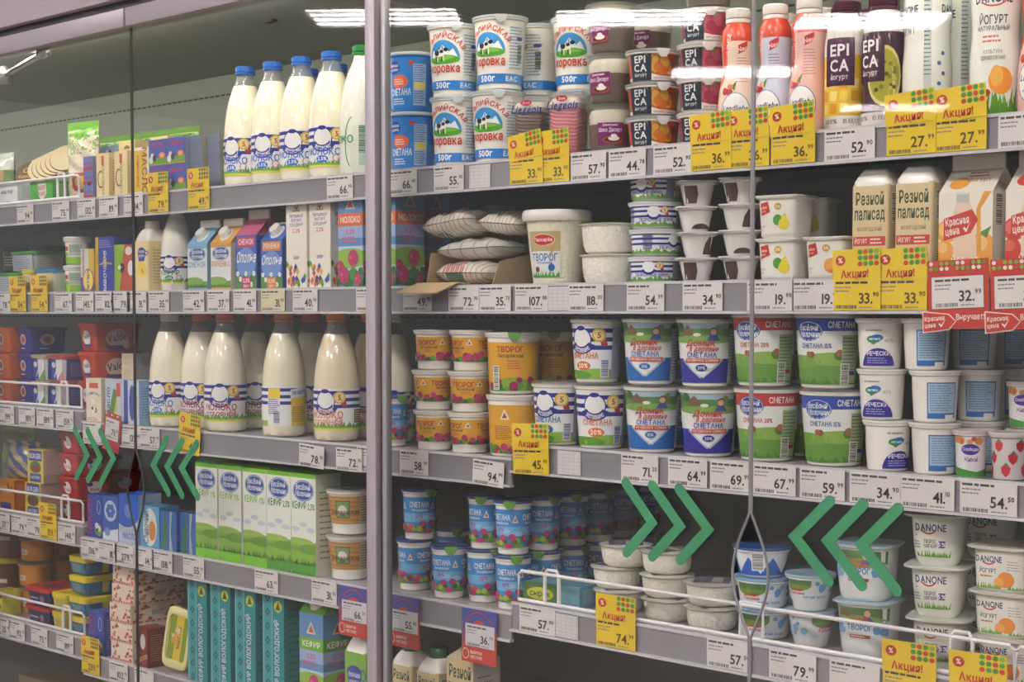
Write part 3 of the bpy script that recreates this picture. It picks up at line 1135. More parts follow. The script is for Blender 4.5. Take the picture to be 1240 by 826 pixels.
def liegeois(cols, top):
    p = Proto('dessert_cup', 'cup', 'wavy desserts in square clear cups', .106, .029)
    mb = MB()
    rings, cl = [], []
    n, seg = 26, 36
    for k in range(n + 1):
        g = .92 + .08 * k / n + .022 * (-1) ** k
        rr = []
        for i in range(seg):
            a = 2 * math.pi * (i + .5) / seg
            c, t = math.cos(a), math.sin(a)
            x, y = .0265 * g * math.copysign(abs(c) ** .4, c), .0265 * g * math.copysign(abs(t) ** .4, t)
            wob = .0035 * math.sin(a * 2 + .6) if 0 < k < n else 0
            rr.append((x, y, .004 + .076 * k / n + wob))
        rings.append(rr)
        cl.append(cols[k % 2])
    mb.loft(rings, cl)
    p.add('dessert', mb.mesh('wavy_dessert', 'gloss'))
    mb = MB().sq([(.025, .025, .0805), (.0272, .0272, .088), (.024, .024, .096), (.001, .001, .099)], top, n=4)
    p.add('whipped_cream', mb.mesh('lg_cream', 'gloss'))
    mb = MB().sq([(.026, .026, 0), (.029, .029, .102), (.0312, .0312, .103), (.0312, .0312, .106)], '#ffffff', n=5)
    p.add('clear_cup', mb.mesh('lg_cup', 'clear'))
    c = Art(.056, .026)
    c.ell(.028, .021, .010, .005, '#b8324a')
    c.text('Zott', .028, .019, .004, '#f6e6e6')
    c.text('Liegeois', .028, .004, .013, '#2f3a86', shear=.25, maxw=.054)
    mb = MB()
    c.into(mb, lambda u, v, o: (u - .028, -.0297 - o - v * .03, .074 + v))
    p.add('label', mb.mesh('lg_label', 'gloss', fix=False))
    return p
P['choco'] = liegeois(('#54392e', '#6f5444'), '#e6dfd0')
P['pinkd'] = liegeois(('#d06a7e', '#e08e9c'), '#efe4dc')

LANDPROF = [(.023, 0), (.027, .003), (.0285, .012), (.0285, .055), (.0265, .075), (.0225, .098), (.021, .112), (.0225, .130), (.0235, .150), (.0225, .163), (.0185, .172), (.017, .176)]
def art_land(tone):
    def f(c, w, h):
        x = w * .5
        c.rect(0, 0, w, h, tone)
        c.rect(0, h * .88, w, h, '#cf4a38')
        c.poly([(x - .03, h), (x - .012, h), (x - .018, h * .6), (x - .03, h * .45)], '#d8462f')
        c.text('ЛАНДЛИБЕ', x - .014, h * .62, .007, '#f3d8d0', rot=83, al='l', maxw=h * .33)
        c.poly([(x + .004, h * .84), (x + .020, h * .88), (x + .020, h * .80), (x + .004, h * .76)], '#c23a3a')
        c.text('Neu', x + .012, h * .79, .007, '#f6e2e0', rot=14)
        c.lines(x + .002, h * .5, x + .026, h * .74, 9, '#a05a66', thick=.25)
        c.blobs(x - .018, h * .40, x - .006, h * .48, 6, .003, .006, ['#c9302c', '#e07a3a', '#b02a34'], 4)
        c.poly([(x - .008, h * .46), (x + .002, h * .52), (x - .001, h * .43)], '#4f8a36')
        c.ell(x, h * .24, .021, h * .17, '#f1f1f3')
        c.ring(x, h * .24, .0215, h * .174, .0012, '#4d6aa6')
        c.text('Landliebe', x, h * .25, .008, '#37538f', maxw=.036, shear=.2)
        c.text('mit Joghurt', x, h * .16, .005, '#6a80b0', maxw=.028)
    return f
def land(tone, capc='#e9e4e2'):
    return bottle('yogurt_bottle', LANDPROF, 'slim yogurt drinks with white caps', '#d8462f', capc, .0185, .174, .022, (.004, .166), art_land(tone), mat='gloss', seg=28)
P['land_a'] = land('#f0d6c6')
P['land_b'] = land('#c8d0e4')
P['land_c'] = land('#e6b9b4')

EPPROF = [(.025, 0), (.028, .003), (.0288, .010), (.0288, .120), (.0275, .132), (.0275, .137), (.025, .150), (.0215, .160), (.019, .164)]
def art_epb(kind):
    def f(c, w, h):
        x = w * .5
        dark, fr = ('#4a2346', '#e8c040') if kind == 'm' else ('#3f2136', '#b7ac44')
        c.rect(0, 0, w, h, '#e6e2dc')
        if kind == 'm':
            c.rect(0, h * .13, w, h * .80, fr)
            for k in range(5):
                for j in range(3):
                    c.poly([(x - .034 + k * .015, h * (.16 + j * .14)), (x - .024 + k * .015, h * (.15 + j * .14)), (x - .022 + k * .015, h * (.26 + j * .14)), (x - .033 + k * .015, h * (.27 + j * .14))], ['#efd05a', '#d89a30', '#f2dc7e'][(k + j) % 3])
        else:
            c.rect(0, h * .13, w, h, '#43263a')
            c.ell(x + .016, h * .52, .024, h * .33, '#d9cf86')
            c.ell(x + .016, h * .52, .021, h * .29, '#a9a23e')
            c.blobs(x, h * .35, x + .032, h * .7, 18, .002, .0045, ['#5a5a24', '#c9bc50', '#7f8030'], 9)
        c.rect(x - .026, h * .46, x + .016, h * .99, dark)
        c.text('EPI', x - .005, h * .79, h * .13, '#efe8ee', maxw=.026)
        c.text('CA', x - .005, h * .62, h * .13, '#efe8ee', maxw=.026)
        c.text('йогурт', x - .005, h * .53, h * .055, '#d8c8d4', maxw=.024)
        c.rect(0, 0, w, h * .125, '#dedad4')
        c.text('85 ККАЛ', x + .012, h * .045, h * .05, '#7a707a', maxw=.022)
        c.text('100%', x - .016, h * .045, h * .05, '#7a707a')
    return f
def epb(kind):
    return bottle('yogurt_bottle', EPPROF, 'yogurt drinks with dark purple label', '#d9d6d2', '#4c2038', .021, .163, .020, (.006, .132), art_epb(kind), mat='gloss', seg=28)
P['epb_m'], P['epb_p'] = epb('m'), epb('p')

DANPROF = [(.027, 0), (.031, .004), (.032, .014), (.032, .080), (.030, .105), (.0295, .120), (.031, .150), (.0305, .175), (.027, .195), (.020, .206)]
def art_danb(front):
    def f(c, w, h):
        x = w * .5
        c.rect(0, 0, w, h, '#e8eae4')
        c.grass(0, w, 0, h * .20, 50, '#6aa536', 7)
        if front:
            c.text('DANONE', x, h * .74, .013, '#31406f', maxw=.050)
            c.ring(x, h * .775, .018, .012, .002, '#c9504a', a0=205, a1=335)
            c.text('ЙОГУРТ', x, h * .60, .011, '#55566a', maxw=.038)
            c.text('НАТУРАЛЬНЫЙ', x, h * .555, .006, '#55566a', maxw=.044)
            c.lines(x - .014, h * .47, x + .014, h * .53, 2, '#c96a54')
            c.text('КУЛЬТУРА', x, h * .40, .005, '#7a8a6a', maxw=.024)
            c.text('ЗДОРОВОГО ПИТАНИЯ', x, h * .36, .005, '#7a8a6a', maxw=.030)
            c.ell(x + .010, h * .22, .015, .018, '#e8963a')
            c.ell(x + .005, h * .25, .008, .014, '#f0b45a')
            c.blobs(x - .018, h * .12, x + .002, h * .17, 5, .004, .006, ['#a8452a', '#c0603a'], 3)
            c.grass(x - .03, x + .03, 0, h * .15, 26, '#5c9a34', 8)
        else:
            c.text('DANONE', x - .030, h * .74, .011, '#31406f', maxw=.04)
            c.text('ЙОГУРТ', x - .030, h * .60, .009, '#55566a', maxw=.03)
            c.text('DANONE', x + .042, h * .74, .011, '#31406f', maxw=.04)
            c.rect(x - .002, h * .2, x + .008, h * .95, '#c9d0cf')
            c.lines(x - .002, h * .3, x + .008, h * .95, 22, '#5c6a86', thick=.3)
            for k in range(4):
                c.ell(x + .018 + .006 * (k % 2), h * (.25 + .07 * k), .003, .003, '#5b6aa4', n=8)
    return f
P['dan_f'] = bottle('yogurt_bottle', DANPROF, 'white yogurt drinks with grass print', '#e8eae4', '#3c6aa8', .021, .204, .018, (.006, .200), art_danb(True), mat='gloss', seg=28)
P['dan_b'] = bottle('yogurt_bottle', DANPROF, 'white yogurt drinks with grass print', '#e8eae4', '#3c6aa8', .021, .204, .018, (.006, .200), art_danb(False), mat='gloss', seg=28)

# ---- top shelf, left: butter and cheese
def f_butter_blue(c, w, h):
    c.rect(0, 0, w, h, '#4a57a8')
    for k in (0, .5):
        c.rect(0, h * (.02 + k), w, h * (.12 + k), '#b9963a' if k else '#7a5a9a')
        c.rect(0, h * (.04 + k), w, h * (.16 + k), '#6d9a3a')
        c.blobs(w * .1, h * (.12 + k), w * .5, h * (.2 + k), 4, w * .08, w * .14, ['#38384a', '#d8d8d8'], 3)
        c.ell(w * .74, h * (.20 + k), w * .17, h * .055, '#d8703a')
        c.ell(w * .74, h * (.20 + k), w * .12, h * .04, '#e8a060')
        c.text('МАСЛО', w * .5, h * (.36 + k), h * .075, '#c9375a', maxw=w * .85)
def f_side_plain(col, lc='#6a6a80'):
    def f(c, w, h):
        c.rect(0, 0, w, h, col)
        c.lines(w * .15, h * .15, w * .85, h * .85, 12, lc, thick=.25)
    return f
P['butter_blue'] = box_pack('butter_pack', .066, .035, .112, 'upright printed butter packs', '#4a57a8', f_butter_blue, f_side_plain('#7b83a4'), cat='butter')
P['butter_grey'] = box_pack('butter_pack', .045, .06, .112, 'upright printed butter packs', '#7d8496', f_side_plain('#6f7890'), f_side_plain('#8b8f78'), cat='butter')
def f_yel(c, w, h):
    c.rect(0, 0, w, h, '#e8e6e0')
    c.rect(w * .12, h * .06, w * .88, h * .94, '#d9b23a')
    c.text('МАСЛО', w * .62, h * .5, w * .28, '#7a4a2a', rot=-90, bold=True)
    c.text('сливочное', w * .32, h * .5, w * .14, '#7a4a2a', rot=-90)
P['butter_yellow'] = box_pack('butter_pack', .066, .035, .100, 'upright printed butter packs', '#e8e6e0', f_yel, f_side_plain('#d9d2b4'), cat='butter')
def f_beige(c, w, h):
    c.rect(0, 0, w, h, '#e3d3a0')
    c.ring(w * .34, h * .42, w * .26, h * .20, w * .08, '#7a5f3c', a0=60, a1=300)
    c.rect(w * .40, h * .74, w * .62, h * .94, '#c25c3a')
    c.text('СЛИВОЧНОЕ', w * .62, h * .42, w * .16, '#7a5f3c', rot=90)
P['butter_beige'] = box_pack('butter_pack', .050, .06, .098, 'upright printed butter packs', '#e3d3a0', f_beige, f_side_plain('#d8c490', '#8a7048'), cat='butter')
def f_beige2(c, w, h):
    c.rect(0, 0, w, h, '#e0cd8e')
    c.ell(w * .5, h * .86, w * .18, h * .06, '#7a5f3c', a0=0, a1=180)
    c.rect(0, h * .3, w, h * .34, '#b08a4a')
P['butter_beige_tall'] = box_pack('butter_pack', .066, .05, .135, 'upright printed butter packs', '#e0cd8e', f_beige2, f_side_plain('#d9c486', '#8a7048'), cat='butter')
def f_bp(c, w, h):
    c.rect(0, 0, w, h, '#6a78b8')
    for k in range(3):
        c.rect(0, h * (.02 + .33 * k), w, h * (.1 + .33 * k), '#a83a4a')
        c.text('МАСЛО', w * .5, h * (.14 + .33 * k), h * .07, '#8a2a4a', maxw=w * .9)
    c.ell(w * .6, h * .36, w * .2, h * .05, '#30384a')
P['butter_violet'] = box_pack('butter_pack', .040, .06, .095, 'upright printed butter packs', '#6a78b8', f_bp, f_side_plain('#7d86b4'), cat='butter')
def f_bp2(c, w, h):
    c.rect(0, 0, w, h, '#8fa2c0')
    c.blobs(w * .4, h * .8, w * .7, h * .9, 5, w * .08, w * .12, ['#2c3444', '#d8dce0'], 5)
P['butter_paleblue'] = box_pack('butter_pack', .066, .05, .128, 'upright printed butter packs', '#8fa2c0', f_bp2, f_side_plain('#9fb0c8'), cat='butter')

def film_bag(name, w, h, t, colfn, group, cat='packet', mat='film', nx=26, nz=44, seed=1):
    """standing sealed pouch"""
    rr = random.Random(seed)
    ph = [rr.uniform(0, 6.28) for _ in range(6)]
    p = Proto(name, cat, group, h, t / 2 + .005)
    mb = MB()
    for sgn in (-1, 1):
        vs, fs, cs = [], [], []
        for k in range(nz + 1):
            for i in range(nx + 1):
                u, v = i / nx, k / nz
                prof = (max(0, math.sin(math.pi * u)) ** .5) * (max(0, math.sin(math.pi * min(1, v * 1.08 + .02))) ** .4 if v < .93 else .02)
                y = sgn * (t / 2 * prof + .0008) + .003 * prof * math.sin(u * 9 + v * 13 + ph[0]) * math.sin(v * 17 + ph[1])
                vs.append(((u - .5) * w * (1 - .03 * math.sin(v * 7 + ph[2])), y, v * h))
        for k in range(nz):
            for i in range(nx):
                a = k * (nx + 1) + i
                fs.append((a, a + 1, a + nx + 2, a + nx + 1))
                cs.append(colfn((i + .5) / nx, (k + .5) / nz))
        mb.add(vs, fs, cs)
    p.add('pouch', mb.mesh(name + '_pouch', mat, angle=60))
    return p
rg = random.Random(8)
def bag_front(u, v):
    if v > .80 + .02 * math.sin(u * 9):
        return '#7fc24a' if (v > .9 or rg.random() < .75) else '#5f9a38'
    if u < .10:
        return '#86c452'
    e = ((u - .55) / .30) ** 2 + ((v - .24) / .13) ** 2
    if e < .35:
        return '#d8b23a'
    if e < 1:
        return '#b84434'
    if v > .60 and rg.random() < .35:
        return '#8ab85a'
    return '#e8dcc8' if rg.random() < .9 else '#d8cab0'
def bag_dark(u, v):
    if v > .88 + .02 * math.sin(u * 11):
        return '#86bf52'
    return rg.choice(['#55784a', '#628454', '#6d8d5a', '#4a6a40'])
P['green_bag'] = film_bag('cheese_packet', .105, .182, .035, bag_front, 'green-topped cheese packets')
P['green_bag_dark'] = film_bag('cheese_packet', .105, .168, .03, bag_dark, 'green-topped cheese packets', seed=4)
P['left_bag'] = film_bag('snack_packet', .10, .15, .04, lambda u, v: '#cfd6cd' if v > .7 else ('#6f8f5a' if u > .75 else '#b89a6c'), None, seed=5)
P['dark_pack'] = film_bag('smoked_cheese_packet', .075, .120, .03, lambda u, v: '#6a5a55' if v > .4 else '#57504e', None, seed=6)

def cheese_fan():
    p = Proto('sliced_cheese_packet', 'packet', None, .10, .03)
    mb = MB()
    turn = Matrix.Rotation(R(38), 4, 'Z') @ Matrix.Rotation(R(58), 4, 'X')
    for k in range(7):
        mt = Matrix.Translation((.009 * k - .018, .007 * k - .014, .094 + .0052 * k)) @ turn
        q = MB().lathe([(.001, 0), (.038, 0), (.040, .002), (.038, .004), (.001, .004)], ['#e8d8ae', '#7a4a26', '#7a4a26', '#ead9b0', '#ead9b0'], seg=26)
        n = len(mb.v)
        mb.v += [tuple(mt @ Vector(a)) for a in q.v]
        mb.f += [[i + n for i in f] for f in q.f]
        mb.c += q.c
    p.add('slices', mb.mesh('cheese_slices', 'print'))
    p.add('tray', MB().box(-.045, .055, -.02, .045, 0, .066, '#4a3a34', b=.004).mesh('cheese_tray', 'film'))
    mt = Matrix.Translation((-.030, -.028, .086)) @ turn
    q = MB().lathe([(.001, .003), (.037, .003), (.037, .006), (.001, .006)], '#5a3a20', seg=26)
    c = Art(.07, .04)
    c.text('СЫР', .035, .022, .014, '#d9a83a', shear=.2)
    c.text('копчёный', .035, .006, .010, '#d9a83a', shear=.2, maxw=.056)
    c.into(q, lambda u, v, o: (u - .035, v - .02, .0062 + o))
    q.v = [tuple(mt @ Vector(a)) for a in q.v]
    p.add('label', q.mesh('cheese_disc_label', 'print', fix=False))
    return p
P['cheese_fan'] = cheese_fan()
def f_greenbox(c, w, h):
    c.rect(0, 0, w, h, '#4fae3a')
    c.poly([(w * .35, h * .9), (w * .70, h * .9), (w * .74, h * .45), (w * .55, h * .12), (w * .38, h * .35)], '#e8e4dc')
    c.text('BEER', w * .53, h * .62, h * .2, '#b83a3a', maxw=w * .3)
    c.text('KING', w * .54, h * .36, h * .18, '#b83a3a', maxw=w * .28)
P['green_box'] = box_pack('snack_box', .10, .07, .052, None, '#4fae3a', f_greenbox, f_side_plain('#3f8f30', '#d0e0c0'), cat='box')
def f_whitebox(c, w, h):
    c.rect(0, 0, w, h, '#e9ebee')
    c.ell(w * .5, 0, w * .5, h * .22, '#4f80b0', a0=0, a1=180)
    c.text('наш сыр', w * .5, h * .55, h * .16, '#3a3a4a', maxw=w * .8, shear=.2)
P['white_box'] = box_pack('cheese_box', .10, .07, .058, None, '#e9ebee', f_whitebox, f_side_plain('#d8dce2'), cat='box')

# ---- second shelf
def sqcup(name, rx, ry, h, taper, group, body=WHITE, lid='#ecebe6', front=None, n=4, lidmat='gloss', lip=.004, lidh=.0015, cat='cup', bodymat='gloss', flap=0.0, right=None, belly=0.0):
    """rounded-square cup, label laid on its front"""
    p = Proto(name, cat, group, h + lidh, ry + lip)
    p.round = n < 3.6
    def g(z):
        return taper + (1 - taper) * (z / h) ** (.6 if belly else 1)
    mb = MB()
    mb.sq([(rx * g(0) * .92, ry * g(0) * .92, 0), (rx * g(0), ry * g(0), .003)] + [(rx * g(h * t), ry * g(h * t), h * t) for t in (.15, .3, .5, .7, .88)] +
          [(rx, ry, h - .004), (rx + lip, ry + lip, h - .0025), (rx + lip, ry + lip, h - .001)], body, n=n, seg=40)
    p.add('body', mb.mesh(name + '_body', bodymat))
    mb = MB().sq([(rx + lip + .0008, ry + lip + .0008, h - .0008), (rx + lip + .0008, ry + lip + .0008, h + lidh), (rx + lip - .002, ry + lip - .002, h + lidh), (.001, .001, h + lidh * .9)], lid, n=n + 2, seg=40)
    if flap:
        mb.box(rx * .4, rx + lip + flap, -ry - lip - flap, -ry * .5, h - .0004, h + .0006, lid)
    p.add('lid', mb.mesh(name + '_lid', lidmat))
    def surf_y(x, z):
        a, b = rx * g(z), ry * g(z)
        q = min(.999, abs(x) / a)
        return b * (1 - q ** n) ** (1 / n)
    for nm, fn in (('label', front), ('side_label', right)):
        if fn:
            ww, hh = (rx if nm == 'label' else ry) * 2 * .97 * g(h * .1), h - .010
            c = Art(ww, hh)
            fn(c, ww, hh)
            mb = MB()
            def mp(u, v, off):
                z = .004 + v
                k = g(z) / g(h * .1)
                x = (u - ww / 2) * k
                y = -(surf_y(x, z) + .0006 + off)
                return (x, y, z) if nm == 'label' else (-y * rx / ry, x, z)
            c.into(mb, mp, cut=.006, vcuts=[h * k / 8 for k in range(1, 8)] if belly else ())
            p.add(nm, mb.mesh(name + '_' + nm, 'gloss', fix=False))
    return p

def f_mug(c, w, h):
    c.rect(0, 0, w, h, '#ecd9a8')
    c.ell(w * .5, h * .78, w * .32, h * .10, '#3a4a9a')
    c.poly([(w * .18, h * .78), (w * .82, h * .78), (w * .7, h * .60), (w * .3, h * .60)], '#3a4a9a')
    c.ring(w * .86, h * .76, w * .12, h * .05, w * .05, '#3a4a9a')
    c.text('Большая', w * .48, h * .77, h * .055, '#e4e6f2', maxw=w * .5)
    c.text('кружка', w * .48, h * .69, h * .055, '#e4e6f2', maxw=w * .42)
    c.ell(w * .5, h * .44, w * .38, h * .15, '#ecd35a')
    c.blobs(w * .25, h * .38, w * .75, h * .5, 6, w * .05, w * .09, ['#c79a3a', '#e8c870'], 3)
    c.rect(0, h * .28, w, h * .285, '#c9b078')
def round_top_carton(name, w, hb, hs, group, col, front, right, capc, capz=.018, topcol='#f1efea'):
    p = Proto(name, 'carton', group, hb + hs + capz, w / 2)
    mb = MB().box(-w / 2, w / 2, -w / 2, w / 2, 0, hb, col, b=.006)
    p.add('body', mb.mesh(name + '_body', 'print'))
    mb = MB().sq([(w / 2, w / 2, hb - .006), (w / 2 * .98, w / 2 * .98, hb + .002), (w * .40, w * .40, hb + hs * .6), (w * .31, w * .31, hb + hs * .95), (w * .28, w * .28, hb + hs)], topcol, n=6, seg=32)
    p.add('shoulder', mb.mesh(name + '_shoulder', 'gloss'))
    cr = w * .29
    mb = MB().lathe([(cr, hb + hs - .001), (cr, hb + hs + capz - .002), (cr - .0015, hb + hs + capz), (.001, hb + hs + capz)], capc, seg=36, flute=lambda a, z: 1 + .012 * math.cos(a * 18))
    p.add('cap', mb.mesh(name + '_cap', 'gloss'))
    for nm, fn, ff in (('front_print', front, face_fn('F', -w / 2 + .003, -w / 2, 0, w)), ('side_print', right, face_fn('R', w / 2, -w / 2 + .003, 0, w))):
        c = Art(w - .006, hb - .004)
        fn(c, w - .006, hb - .004)
        mb = MB()
        c.into(mb, ff)
        p.add(nm, mb.mesh(name + nm, 'print', fix=False))
    return p
P['mug_carton'] = round_top_carton('milk_carton', .056, .112, .022, None, '#ecd9a8', f_mug, f_side_plain('#e6d09a', '#9a7a4a'), '#e9e7e2')
def f_carve(c, w, h):
    c.rect(0, 0, w, h, '#d8c49a')
    c.text('Резной', w * .5, h * .80, h * .13, '#2f4a34', maxw=w * .82)
    c.text('палисад', w * .5, h * .64, h * .13, '#2f4a34', maxw=w * .88)
    c.text('вологодский', w * .5, h * .52, h * .05, '#8a7a54', maxw=w * .7)
    c.rect(w * .02, h * .36, w * .96, h * .46, '#c23f3a')
    c.text('ЙОГУРТ', w * .25, h * .385, h * .05, '#f0dcd0', maxw=w * .36)
    c.lines(w * .52, h * .37, w * .92, h * .45, 2, '#f0dcd0')
    c.ell(w * .5, h * .15, w * .42, h * .13, '#8a3a3a')
    c.blobs(w * .15, h * .05, w * .85, h * .18, 10, w * .06, w * .11, ['#b8404a', '#5f8a3a', '#e4d9c8'], 5)
    c.ell(w * .5, h * .25, w * .42, h * .06, '#efece4')
    c.ring(w * .5, h * .25, w * .43, h * .065, w * .02, '#5a7a4a')
def s_carve(c, w, h):
    c.rect(0, 0, w, h, '#cbb88e')
    c.barcode(w * .1, h * .62, w * .7, h * .92, '#4a4438', vert=True, bgc='#e8e4da')
    c.ell(w * .55, h * .42, w * .25, h * .09, '#e4e4e0')
    c.lines(w * .1, h * .05, w * .8, h * .3, 9, '#6a5a40', thick=.25)
P['carve_carton'] = round_top_carton('yogurt_carton', .058, .132, .020, 'brown carton bottles with green caps', '#d8c49a', f_carve, s_carve, '#1f5a3a')
def f_mugg(c, w, h):
    c.rect(0, 0, w, h, '#7fae4a')
    c.ell(w * .45, h * .72, w * .36, h * .10, '#3a4a9a')
    c.poly([(w * .10, h * .72), (w * .80, h * .72), (w * .66, h * .44), (w * .24, h * .44)], '#3a4a9a')
    c.ring(w * .86, h * .70, w * .13, h * .08, w * .04, '#3a4a9a')
    c.text('большая', w * .45, h * .66, h * .07, '#e8eaf4', maxw=w * .55)
    c.text('кружка', w * .45, h * .56, h * .07, '#e8eaf4', maxw=w * .45)
    c.rect(w * .15, h * .05, w * .8, h * .36, '#e2e4ea')
    c.text('кефир', w * .48, h * .15, h * .1, '#3a4a9a')
P['mug_green'] = round_top_carton('kefir_carton', .066, .140, .026, None, '#7fae4a', f_mugg, f_side_plain('#6f9a42', '#dfe8d0'), '#ecebe8', .018, '#efeeea')

def f_jolly(bgc, word, wc):
    def f(c, w, h):
        c.rect(0, 0, w, h, '#dfe6ea')
        c.rect(0, h * .9, w, h, bgc)
        c.rect(0, 0, w, h * .06, bgc)
        c.ell(w * .5, h * .78, w * .42, h * .15, '#2f4f94')
        c.ring(w * .5, h * .78, w * .40, h * .14, w * .02, '#c8d4e8')
        c.text('Весёлый', w * .48, h * .79, h * .085, '#e8eef8', maxw=w * .56, shear=.15)
        c.text('Молочник', w * .5, h * .69, h * .085, '#e8eef8', maxw=w * .62, shear=.15)
        c.text(word, w * .5, h * .50, h * .11, wc, maxw=w * .9)
        c.rect(0, h * .06, w, h * .20, '#6d9a48')
        c.ell(w * .3, h * .20, w * .5, h * .09, '#86ad5a')
        c.grass(0, w, h * .08, h * .08, 18, '#4f8438', 4)
    return f
P['gable_blue'] = gable('kefir_carton', .068, .068, .096, .034, .016, 'small gable-top cartons with chimney caps', '#7fb4d8', f_jolly('#7fb4d8', 'СНЕЖОК', '#5f9acf'), f_side_plain('#7fb4d8', '#e4ecf2'), cap='#f1f0ec')
P['gable_orange'] = gable('ryazhenka_carton', .068, .068, .096, .034, .016, 'small gable-top cartons with chimney caps', '#d9a04a', f_jolly('#d9a04a', 'РЯЖЕНКА', '#c98a3a'), f_side_plain('#e0d8c0', '#8a7a5a'), cap='#f1f0ec')
def f_op(band, word):
    def f(c, w, h):
        c.rect(0, 0, w, h, '#3a5fb4')
        c.ell(w * .5, h * .5, w * .46, h * .28, '#6f92d2')
        c.rect(w * .08, h * .78, w * .92, h * .97, band)
        c.text(word, w * .5, h * .83, h * .10, '#f1e8ea', maxw=w * .74)
        c.text('Ополье', w * .5, h * .50, h * .19, '#1d2a6a', maxw=w * .92, shear=.2)
        c.text('Ополье', w * .49, h * .505, h * .19, '#eef2fa', maxw=w * .92, shear=.2)
        c.rect(0, 0, w, h * .26, '#4f8440')
        for k in range(7):
            x, y = w * (.1 + .13 * k), h * (.30 - .10 * (k % 3))
            c.ell(x, y, w * .075, h * .05, '#eef0f0', n=9)
            c.ell(x, y, w * .025, h * .018, '#e0c03a', n=7)
        c.rect(w * .3, h * .02, w * .72, h * .24, band)
        c.text('2,5%', w * .51, h * .14, h * .07, '#f4eef0', maxw=w * .34)
        c.text('500 г', w * .51, h * .05, h * .05, '#f4eef0', maxw=w * .3)
    return f
P['op_pink'] = gable('milk_carton', .068, .068, .108, .034, .018, 'small gable-top cartons with chimney caps', '#3a5fb4', f_op('#c4476e', 'СНЕЖОК'), f_side_plain('#2f4a94', '#b8c4e4'), roofcol='#c4608a')
P['op_orange'] = gable('milk_carton', .068, .068, .096, .032, .004, 'small gable-top cartons with chimney caps', '#3a5fb4', f_op('#d98a4a', 'РЯЖЕНКА'), f_side_plain('#2f4a94', '#b8c4e4'), roofcol='#3a5fb4', cap='#f1f0ec')
def f_conf(c, w, h):
    c.rect(0, 0, w, h, '#f0ebe0')
    c.poly([(w * .5, h * .93), (w * .68, h * .80), (w * .32, h * .80)], '#b8944a')
    c.poly([(w * .5, h * .90), (w * .61, h * .815), (w * .39, h * .815)], '#f0ebe0')
    c.ell(w * .5, h * .835, w * .06, h * .018, '#a83a34')
    for k in range(3):
        c.text(['ПИТЬЕВОЙ', 'ЙОГУРТ', 'СЛАДКИЙ'][k], w * .5, h * (.74 - .045 * k), h * .03, '#3a4a94', maxw=w * .7)
    c.text('2,2%', w * .5, h * .585, h * .04, '#c43a54')
    c.text('500г', w * .5, h * .31, h * .035, '#3a4a94')
    rr = random.Random(4)
    for k in range(26):
        x, y = rr.uniform(.04, .96) * w, h * abs(rr.gauss(0, .11)) + h * .02
        if y > h * .3:
            continue
        s = w * .085
        c.poly([(x - s, y), (x, y - s * 1.3), (x + s, y), (x, y + s * 1.3)], rr.choice(['#d8743a', '#3a56b4', '#4f9a3c', '#c43a6a', '#e0b83a', '#5a2f8a']))
P['confetti'] = box_pack('yogurt_carton', .062, .062, .184, 'tall white cartons with confetti base', '#f0ebe0', f_conf, f_conf)
def f_clover(top, band, word, wc='#f1e8e4'):
    def f(c, w, h):
        c.rect(0, 0, w, h, '#5f8fc0')
        c.rect(0, h * .50, w, h * .66, '#9ab0dc')
        c.rect(0, h * .16, w, h * .42, '#b8cfe6')
        c.ell(w * .5, h * .30, w * .7, h * .10, '#8fb84a')
        c.rect(0, h * .62, w, h * .75, band)
        c.text(word, w * .5, h * .655, h * .06, wc, maxw=w * .8)
        c.poly([(w * .5, h * .92), (w * .70, h * .79), (w * .30, h * .79)], '#d8d0b8')
        c.poly([(w * .5, h * .885), (w * .62, h * .805), (w * .38, h * .805)], '#b85a4a')
        c.text('3,2%', w * .5, h * .54, h * .05, '#c85a86')
        c.lines(w * .15, h * .45, w * .85, h * .52, 2, '#c85a86')
        c.blobs(0, 0, w, h * .18, 26, w * .06, w * .12, ['#4f8a3a', '#3a6f34', '#6fa04a'], 5)
        for (x, y, s) in ((.62, .30, .20), (.25, .13, .2), (.8, .09, .15), (.1, .22, .14)):
            c.ell(w * x, h * y, w * s, w * s * 1.1, '#b83a6e', n=12)
            c.blobs(w * (x - s * .6), h * y - w * s * .6, w * (x + s * .6), h * y + w * s * .6, 6, w * .03, w * .05, ['#d8688e', '#9a2a58'], 7)
        c.poly([(w * .55, h * .1), (w * .78, h * .2), (w * .7, h * .06)], '#4f8a3a')
    return f
P['clover_milk'] = box_pack('milk_carton', .070, .070, .184, 'blue milk cartons with clover flowers', '#5f8fc0', f_clover('', '#d9703e', 'МОЛОКО'), f_clover('', '#d9703e', 'МОЛОКО'))
P['clover_kefir'] = gable('kefir_carton', .072, .072, .190, .036, .004, None, '#6fae3a', f_clover('', '#6fb03c', 'КЕФИР'), f_clover('', '#5f9a38', 'КЕФИР'), roofcol='#74b83e', cap='#efeeea')

